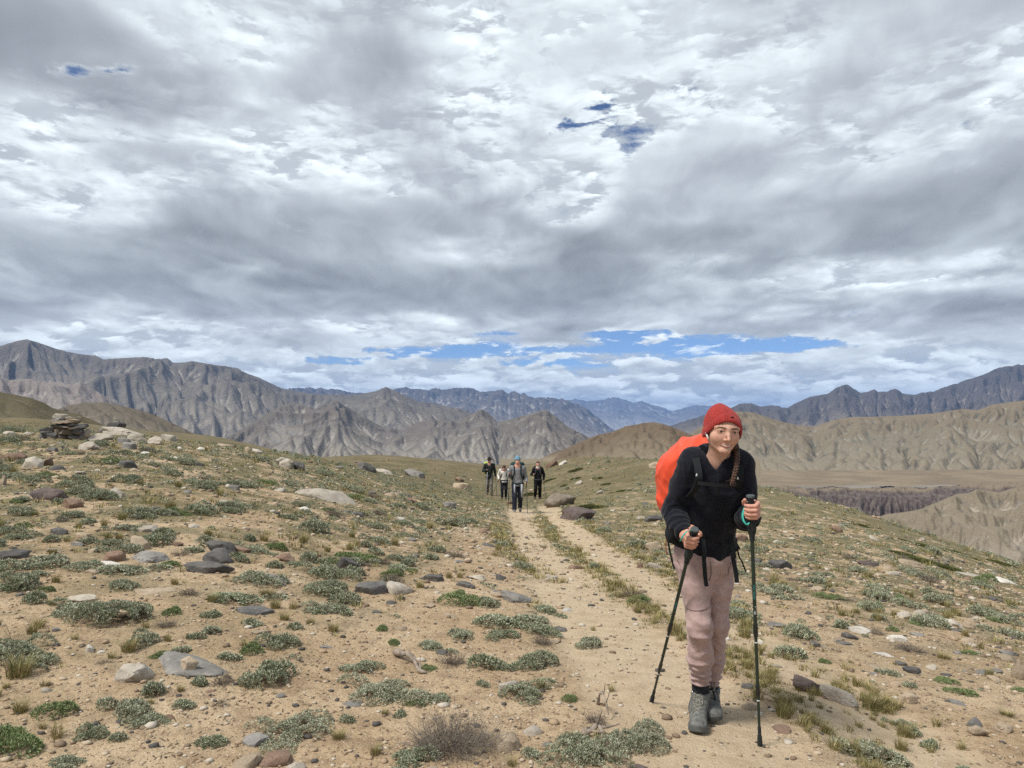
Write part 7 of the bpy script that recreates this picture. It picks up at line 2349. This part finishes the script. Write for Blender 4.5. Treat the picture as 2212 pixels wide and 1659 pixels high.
    strap_on("shoulder_strap", [z1(1060, 520, 3.90), z1(1075, 545, 3.76), z1(1090, 610, 3.68), z1(1092, 690, 3.655), z1(1084, 780, 3.64), z1(1072, 870, 3.66), z1(1070, 950, 3.74), z1(1060, 1000, 3.82)], .034)
    strap_on("chest_strap", [z1(680, 845, 3.605), z1(770, 856, 3.588), z1(872, 866, 3.585), z1(980, 870, 3.60), z1(1060, 858, 3.64)], .016, (0, 0, 1), .006, M_BLACKCORD)
    hb = []
    for ang in np.linspace(-2.2, 2.2, 26):
        c = pel + np.array((0, 0, .055))
        hb.append(c + Xs * math.sin(ang) * .166 + np.array((0, -1, 0)) * math.cos(ang) * .127)
    strap_on("hip_belt", hb, .045, (0, .0, 1), .008)
    strap_on("loose_strap", [z1(735, 1375, 3.785), z1(742, 1470, 3.775), z1(746, 1560, 3.775), z2(640, 70, 3.78), z2(650, 230, 3.765), z2(662, 330, 3.76)], .020, (1, 0, 0), .003)
    strap_on("loose_strap", [z1(995, 1350, 3.80), z1(1010, 1450, 3.785), z1(1030, 1560, 3.785), z2(880, 80, 3.79), z2(905, 210, 3.80), z2(914, 300, 3.80)], .022, (1, 0, 0), .004)
    strap_on("loose_strap", [z1(388, 1270, 3.92), z1(392, 1370, 3.92), z1(410, 1480, 3.92), z1(435, 1590, 3.92), z2(398, 185, 3.92)], .010, (1, 0, 0), .003, M_BLACKCORD)
    strap_on("loose_strap", [z1(1062, 1490, 3.92), z1(1080, 1560, 3.92), z2(955, 120, 3.92), z2(975, 175, 3.92), z2(992, 212, 3.92)], .008, (1, 0, 0), .003, M_BLACKCORD)
    V, F = tube(spline([z1(385, 1380, 3.95), z1(375, 1440, 3.95), z1(380, 1500, 3.95), z1(384, 1535, 3.95)], 12), .0022, 6); qd, t3 = fix_quads(F)
    obj("red_cord", mesh_np("red_cord", V - pb, qd, M_REDCORD, F3=t3), pk)
    pouch = z1(1052, 1462, 3.90)
    obj("side_pouch", net_mesh("side_pouch", lambda P: smin(ell(P, pouch + (-.02, .02, 0), (.032, .04, .030)), cone(P, pouch, pouch + (.018, 0, -.004), .018, .004), .015), pouch - .09, pouch + .09, .006, pb, M_BLACKCORD), pk)
    p0 = z1(424, 1330, 3.86)
    obj("side_pouch", net_mesh("side_pouch", lambda P: ell(P, p0, (.030, .05, .05)), p0 - .09, p0 + .09, .007, pb, M_STRAP), pk)
    # small white triangle marks on the shoulder straps
    for (a, b_) in ((668, 768), (1062, 798)):
        c = z1(a, b_, 3.604) - pb
        V = np.array([(-.0055, 0, -.006), (.0055, 0, -.006), (.001, 0, .008)]) + c
        V = np.concatenate([V, V + (0, -.002, 0)])
        obj("strap_mark", mesh_np("strap_mark", V, np.array([(0, 2, 1), (3, 4, 5), (0, 1, 4), (0, 4, 3), (1, 2, 5), (1, 5, 4), (2, 0, 3), (2, 3, 5)]), M_WHITEPRINT, smooth=False), pk)

def LL_text(top, tip, frac):
    return np.linalg.norm(top - tip) * frac
build_walker()

# ================================================================ the four hikers on the track
def hiker(label, px, py_foot, depth, height, pose, mats, hat, pack=None, pack_label=None, poles=(), foot_z=None):
    """pose in body units (height 1): joints with x to the viewer's right, y away, z up"""
    a, _, c = ray(px, py_foot)
    x0, y0 = a * depth, depth
    z0 = float(ground_z(x0, y0)) if foot_z is None else foot_z
    b = np.array((x0, y0, z0)); s = height
    J = {k: np.array(v, float) * s for k, v in pose.items()}
    root = tag(empty("person", tuple(b)), label, "person")
    hd = J["head"]; nk = J["neck"]; pv = J["pelvis"]
    f32 = lambda v: np.asarray(v, np.float32)
    zero = np.zeros(3)
    def body(P):
        d = ell(P, hd + (0, .004, .012 * s), (.046 * s, .056 * s, .066 * s))
        d = smin(d, ell(P, hd + np.array((0, -.018, -.022)) * s, (.036 * s, .040 * s, .042 * s)), .02)
        d = smin(d, cone(P, hd + np.array((0, -.055, -.006)) * s, hd + np.array((0, -.062, -.020)) * s, .006, .009), .012)
        d = smin(d, cone(P, hd + np.array((0, .004, -.03)) * s, nk, .030 * s, .034 * s), .02)
        d = smin(d, cone(P, nk, pv, .06 * s, .07 * s), .04)
        for q in "LR":
            d = smin(d, chain(P, [J["s" + q], J["e" + q], J["w" + q]], [.024 * s, .020 * s, .014 * s]), .02)
            w = J["w" + q]; h = J["h" + q]
            d = smin(d, cone(P, w, h, .016 * s, .020 * s), .015)
            for k in (-1.5, -.5, .5, 1.5):
                o = h + np.array((0, -.012, k * .011)) * s
                d = smin(d, cone(P, h + np.array((.006, 0, k * .011)) * s, o, .0062 * s, .0056 * s), .006)
            d = smin(d, chain(P, [J["hip" + q], J["k" + q], J["a" + q]], [.04 * s, .03 * s, .02 * s]), .03)
        return d
    def box(*ks, m=.09):
        A = np.array([J[k] for k in ks])
        return A.min(0) - m, A.max(0) + m
    lo, hi = box(*[k for k in J], m=.10)
    V, F = surface_net(body, lo, hi, .0125)
    z = np.zeros(len(V))
    obj("body", mesh_np("body", V, F, M_SKIN, attrs={"lip": z, "hairline": z, "teeth": z, "blush": z + .25}), root)
    X = J["sR"] - J["sL"]
    def jacket(P):
        d = etube(P, J["hem"], nk, X, [0, .3, .6, .85, 1], np.array([.098, .088, .094, .100, .045]) * s, np.array([.074, .066, .068, .070, .038]) * s)
        d = smin(d, cone(P, J["sL"], J["sR"], .042 * s, .042 * s), .05)
        for q in "LR":
            d = smin(d, chain(P, [J["s" + q], J["e" + q], J["w" + q]], [.042 * s, .034 * s, .024 * s], .03), .03)
        d = smax(d, -cone(P, nk + (0, 0, -.01), hd, .036 * s, .04 * s), .01)
        return with_noise(P, d, lambda p: -.009 * np.maximum(rid(p[:, 0] * 9 + x0, p[:, 1] * 9, p[:, 2] * 11) - .1, 0))
    lo, hi = box("hem", "neck", "sL", "sR", "eL", "eR", "wL", "wR", m=.16)
    obj("jacket", net_mesh("jacket", jacket, lo, hi, .0125, zero, mats["jacket"]), root)
    def trousers(P):
        d = ell(P, pv, (.096 * s, .072 * s, .075 * s))
        for q in "LR":
            d = smin(d, chain(P, [J["hip" + q], J["k" + q], J["a" + q]], [.058 * s, .043 * s, .036 * s], .03), .03)
        d = with_noise(P, d, lambda p: -.010 * np.maximum(rid(p[:, 0] * 8 + x0, p[:, 1] * 8, p[:, 2] * 12) - .1, 0))
        return d
    lo, hi = box("pelvis", "hipL", "hipR", "kL", "kR", "aL", "aR", m=.13)
    obj("trousers", net_mesh("trousers", trousers, lo, hi, .0125, zero, mats["trousers"]), root)
    for q in "LR":
        an = J["a" + q]; fz = J["f" + q]
        obj("boot", net_mesh("boot", lambda P: smin(smax(cone(P, an + np.array((0, .012, -.012)) * s, fz, .026 * s, .024 * s), (fz[2] - .018 * s) - P[:, 2], .01), cone(P, an + (0, 0, .03), an, .032 * s, .03 * s), .03),
                             np.minimum(an, fz) - .10, np.maximum(an, fz) + .10, .010, zero, mats["boot"]), root)
    hat(root, hd, s, mats)
    if pack:
        pkx = tag(empty("backpack", tuple(b + (J["pack"] - (0, 0, .2)))), pack_label, "backpack")
        o = J["pack"] - (0, 0, .2)
        def pf(P):
            d = rbox(P, J["pack"], np.array(pack["size"]), .07)
            for e in pack.get("bumps", ()):
                d = smin(d, ell(P, J["pack"] + np.array(e[:3]), e[3:]), .05)
            return with_noise(P, d, lambda p: -.014 * np.maximum(rid(p[:, 0] * 7, p[:, 1] * 7, p[:, 2] * 6) - .1, 0), .05)
        obj("pack_bag", net_mesh("pack_bag", pf, J["pack"] - np.array(pack["size"]) - .22, J["pack"] + np.array(pack["size"]) + .25, .016, o, pack["mat"]), pkx)
        for q, sg in (("L", 1), ("R", -1)):
            S = J["s" + q]; xin = np.array((sg * .045, 0, 0)) * s
            pts = [S + xin + np.array((0, .055, .035)) * s, S + xin + np.array((0, 0, .050)) * s, S + xin + np.array((0, -.052, .01)) * s, S + xin + np.array((0, -.078, -.07)) * s, S + xin * .6 + np.array((0, -.070, -.15)) * s, S + np.array((sg * .0, -.02, -.20)) * s]
            V, F = ribbon(spline(pts, 18) - o, (1, 0, 0), .045, .012)
            obj("shoulder_strap", mesh_np("shoulder_strap", V, F, pack["strap"]), pkx)
        B = []
        for t in np.linspace(-2.0, 2.0, 18):
            B.append(J["hem"] + np.array((math.sin(t) * .102, -math.cos(t) * .080, .045)) * s)
        V, F = ribbon(np.array(B) - o, (0, 0, 1), .05, .012)
        obj("hip_belt", mesh_np("hip_belt", V, F, pack["strap"]), pkx)
        for (dx, w, L) in pack.get("tails", ()):
            t0 = J["hem"] + np.array((dx, -.088, .04)) * s
            V, F = ribbon(np.array([t0, t0 + (0, -.01, -L * .5), t0 + (.01, -.005, -L)]) - o, (1, 0, 0), w, .006)
            obj("loose_strap", mesh_np("loose_strap", V, F, pack.get("tail_mat", pack["strap"])), pkx)
    for (hq, tip, lab, mat) in poles:
        h = b + J["h" + hq] + np.array((0, -.012 * s, 0))
        tp = b + np.array(tip) * s; tp[2] = float(ground_z(tp[0], tp[1])) + .002
        d = h - tp; d /= np.linalg.norm(d)
        pr = tag(empty("trekking_pole", tuple(tp)), lab, "trekking pole")
        L = np.linalg.norm(h - tp) + .06
        V, F = tube([(0, 0, 0), d * .07, d * .071, d * (L - .16)], [.010, .009, .0095, .0105], 8); qd, t3 = fix_quads(F)
        obj("shaft", mesh_np("shaft", V, qd, mat, F3=t3), pr)
        V, F = tube([d * (L - .16), d * (L - .08), d * L], [.017, .015, .019], 10); qd, t3 = fix_quads(F)
        obj("grip", mesh_np("grip", V, qd, M_GRIP, F3=t3), pr)
    return root

def hat_beanie(root, hd, s, mats):
    def f(P):
        d = ell(P, hd + np.array((0, .006, .022)) * s, (.054 * s, .064 * s, .076 * s))
        d = np.maximum(d, (hd[2] + .012 * s) + .35 * (hd[1] - P[:, 1]) * -1 * 0 - P[:, 2] - .25 * (P[:, 1] - hd[1]))
        return smin(d, np.maximum(ell(P, hd + np.array((0, .006, .022)) * s, (.058 * s, .068 * s, .08 * s)), np.abs(P[:, 2] - hd[2] - .020 * s + .25 * (P[:, 1] - hd[1])) - .012 * s), .006)
    obj("beanie", net_mesh("beanie", f, hd - .16 * s, hd + .16 * s, .008, np.zeros(3), mats["hat"]), root)
def hat_brim(root, hd, s, mats):
    def f(P):
        q = P - np.asarray(hd + np.array((0, .004, .030)) * s, np.float32)
        cr = ell(P, hd + np.array((0, .004, .034)) * s, (.052 * s, .060 * s, .062 * s))
        cr = np.maximum(cr, -q[:, 2])
        r = np.hypot(q[:, 0] / 1.0, q[:, 1] / 1.05)
        br = np.maximum(r - .098 * s, np.abs(q[:, 2] + .22 * np.maximum(r - .05 * s, 0) * (1 + .5 * np.cos(2 * np.arctan2(q[:, 1], q[:, 0])))) - .006)
        return smin(cr, br, .012)
    obj("sun_hat", net_mesh("sun_hat", f, hd - .2 * s, hd + .2 * s, .0085, np.zeros(3), mats["hat"]), root)
    obj("sunglasses", net_mesh("sunglasses", lambda P: np.minimum(ell(P, hd + np.array((-.017, -.055, .004)) * s, (.016 * s, .008 * s, .010 * s)), ell(P, hd + np.array((.017, -.055, .004)) * s, (.016 * s, .008 * s, .010 * s))), hd - .12 * s, hd + .12 * s, .006, np.zeros(3), M_BLACKCORD), root)
def hat_hair(root, hd, s, mats):
    zc = hd[2] + (-.012 if mats.get("bent") else .040) * s; yc = hd[1] + .002 * s
    def f(P):
        d = ell(P, hd + np.array((0, .008, .018)) * s, (.053 * s, .066 * s, .070 * s))
        d = smin(d, ell(P, hd + np.array((0, .060, .0)) * s, (.03 * s, .03 * s, .04 * s)), .02)
        return smax(d, np.minimum(zc - P[:, 2], yc - P[:, 1]), .01)
    obj("hair", net_mesh("hair", f, hd - .16 * s, hd + .16 * s, .009, np.zeros(3), M_HAIR), root)
    if not mats.get("bent"):
        c = hd + np.array((0, .0, -.075)) * s
        def col(P):
            q = P - np.asarray(c, np.float32)
            r = np.hypot(q[:, 0], q[:, 1])
            return np.sqrt((r - .036 * s) ** 2 + (q[:, 2] * .6) ** 2) - .010 * s
        obj("collar", net_mesh("collar", col, c - .1 * s, c + .1 * s, .009, np.zeros(3), M_WHITEPRINT), root)

def build_hikers():
    M = lambda n, c, r=.85: simple_mat(n, c, r, .15, .12, 20, .2, 120)
    stand = dict(pelvis=(0, 0, .53), hem=(0, -.005, .475), neck=(0, -.02, .83), head=(0, -.045, .925), sL=(-.105, -.012, .800), sR=(.105, -.012, .800),
                 hipL=(-.052, 0, .51), hipR=(.052, 0, .51), kL=(-.055, -.035, .28), kR=(.052, .01, .28), aL=(-.058, -.02, .06), aR=(.050, .05, .06), fL=(-.062, -.10, .020), fR=(.056, -.03, .020), pack=(0, .14, .72))
    # 1: grey top, blue beanie
    p = dict(stand, kL=(-.055, -.075, .285), aL=(-.056, -.085, .065), fL=(-.060, -.165, .022), kR=(.050, .0, .28), aR=(.046, .105, .085), fR=(.050, .035, .020), eL=(-.150, .02, .64), wL=(-.135, -.10, .70), hL=(-.140, -.13, .715), eR=(.150, .05, .63), wR=(.160, -.05, .555), hR=(.162, -.075, .535))
    hiker("hiker in a light blue beanie, grey pullover and dark trousers, foremost on the track", 1118, 1104, 24.6, 1.76, p,
          dict(jacket=M("grey_pullover", (.215, .215, .225)), trousers=M("dark_blue_trousers", (.020, .023, .036)), boot=M("grey_shoes", (.17, .165, .155)), hat=M("light_blue_knit", (.14, .26, .34))), hat_beanie,
          dict(size=(.20, .13, .30), bumps=[(.0, .0, .22, .22, .14, .10)], mat=M("dark_green_pack", (.018, .050, .048), .7), strap=M("dark_pack_strap", (.016, .030, .030)), tails=[(-.055, .05, .33), (.075, .06, .42)], tail_mat=M("pale_grey_strap", (.36, .37, .39))),
          "dark green backpack on the grey clad hiker", [("L", (-.175, -.10, 0), "dark pole in the grey clad hiker's raised hand, left one", M_SHAFTB), ("R", (.175, -.15, 0), "dark pole in the grey clad hiker's lowered hand, right one", M_SHAFTB)])
    # 2: hat and dark green jacket
    p = dict(stand, kR=(.055, -.07, .285), aR=(.056, -.08, .065), fR=(.060, -.155, .022), kL=(-.050, .0, .28), aL=(-.050, .095, .080), fL=(-.055, .03, .020), eL=(-.165, .02, .64), wL=(-.07, -.10, .665), hL=(-.045, -.125, .680), eR=(.150, .03, .63), wR=(.165, .0, .50), hR=(.168, -.02, .465), pack=(-.045, .14, .71))
    p["hem"] = (0, -.005, .44)
    hiker("hiker in a dark brimmed hat, sunglasses and dark green jacket, leftmost on the track", 1057, 1074, 37.0, 1.78, p,
          dict(jacket=M("dark_green_jacket", (.028, .036, .034)), trousers=M("taupe_trousers", (.165, .150, .125)), boot=M("brown_boots", (.075, .062, .05)), hat=M("dark_brown_hat", (.022, .016, .015))), hat_brim,
          dict(size=(.18, .13, .29), mat=M("yellow_green_cover", (.42, .55, .10), .6), strap=M("black_pack_strap", (.015, .016, .016))), "yellow-green covered backpack on the hat wearing hiker",
          [("L", (-.085, -.12, 0), "pale pole in front of the hat wearing hiker", M("pale_pole", (.40, .38, .40), .5)), ("R", (.21, -.10, 0), "dark pole beside the hat wearing hiker", M_SHAFTB)])
    # 3: white jacket, looking down
    p = dict(stand, neck=(0, -.05, .815), head=(.0, -.105, .875), eL=(-.165, .04, .66), wL=(-.150, -.05, .56), hL=(-.155, -.075, .535), eR=(.155, .04, .65), wR=(.150, -.05, .56), hR=(.155, -.075, .54))
    hiker("hiker in a white jacket bending the dark haired head down, second from left", 1089, 1077, 36.0, 1.64, p,
          dict(jacket=M("white_jacket", (.66, .63, .58)), trousers=M("black_blue_trousers", (.018, .020, .030)), boot=M("black_boots", (.03, .03, .03)), hat=M_HAIR, bent=True), hat_hair,
          dict(size=(.17, .12, .27), mat=M("mauve_brown_pack", (.20, .14, .125), .7), strap=M("dark_pack_webbing", (.03, .03, .034))), "brownish backpack on the white clad hiker",
          [("L", (-.36, -.02, 0), "dark slanting pole of the white clad hiker", M_SHAFTB)])
    # 4: black clothes
    p = dict(stand, eL=(-.165, .02, .655), wL=(-.115, -.09, .665), hL=(-.110, -.115, .67), eR=(.165, .03, .64), wR=(.150, -.03, .51), hR=(.152, -.055, .485))
    p["kL"] = (-.06, -.06, .285); p["aL"] = (-.075, .06, .075); p["fL"] = (-.078, -.02, .03)
    hiker("hiker in black with white collar and tied back hair, rightmost on the track", 1162, 1087, 34.5, 1.68, p,
          dict(jacket=M("black_jacket", (.010, .010, .013)), trousers=M("black_leggings", (.008, .008, .010)), boot=M("dark_brown_boots", (.05, .042, .036)), hat=M_HAIR), hat_hair,
          dict(size=(.18, .12, .25), mat=M("black_pack", (.012, .012, .014), .7), strap=M("dark_grey_pack_strap", (.05, .05, .055))), "black backpack on the black clad hiker",
          [("R", (.20, -.12, 0), "dark pole of the black clad hiker", M_SHAFTB)])
build_hikers()
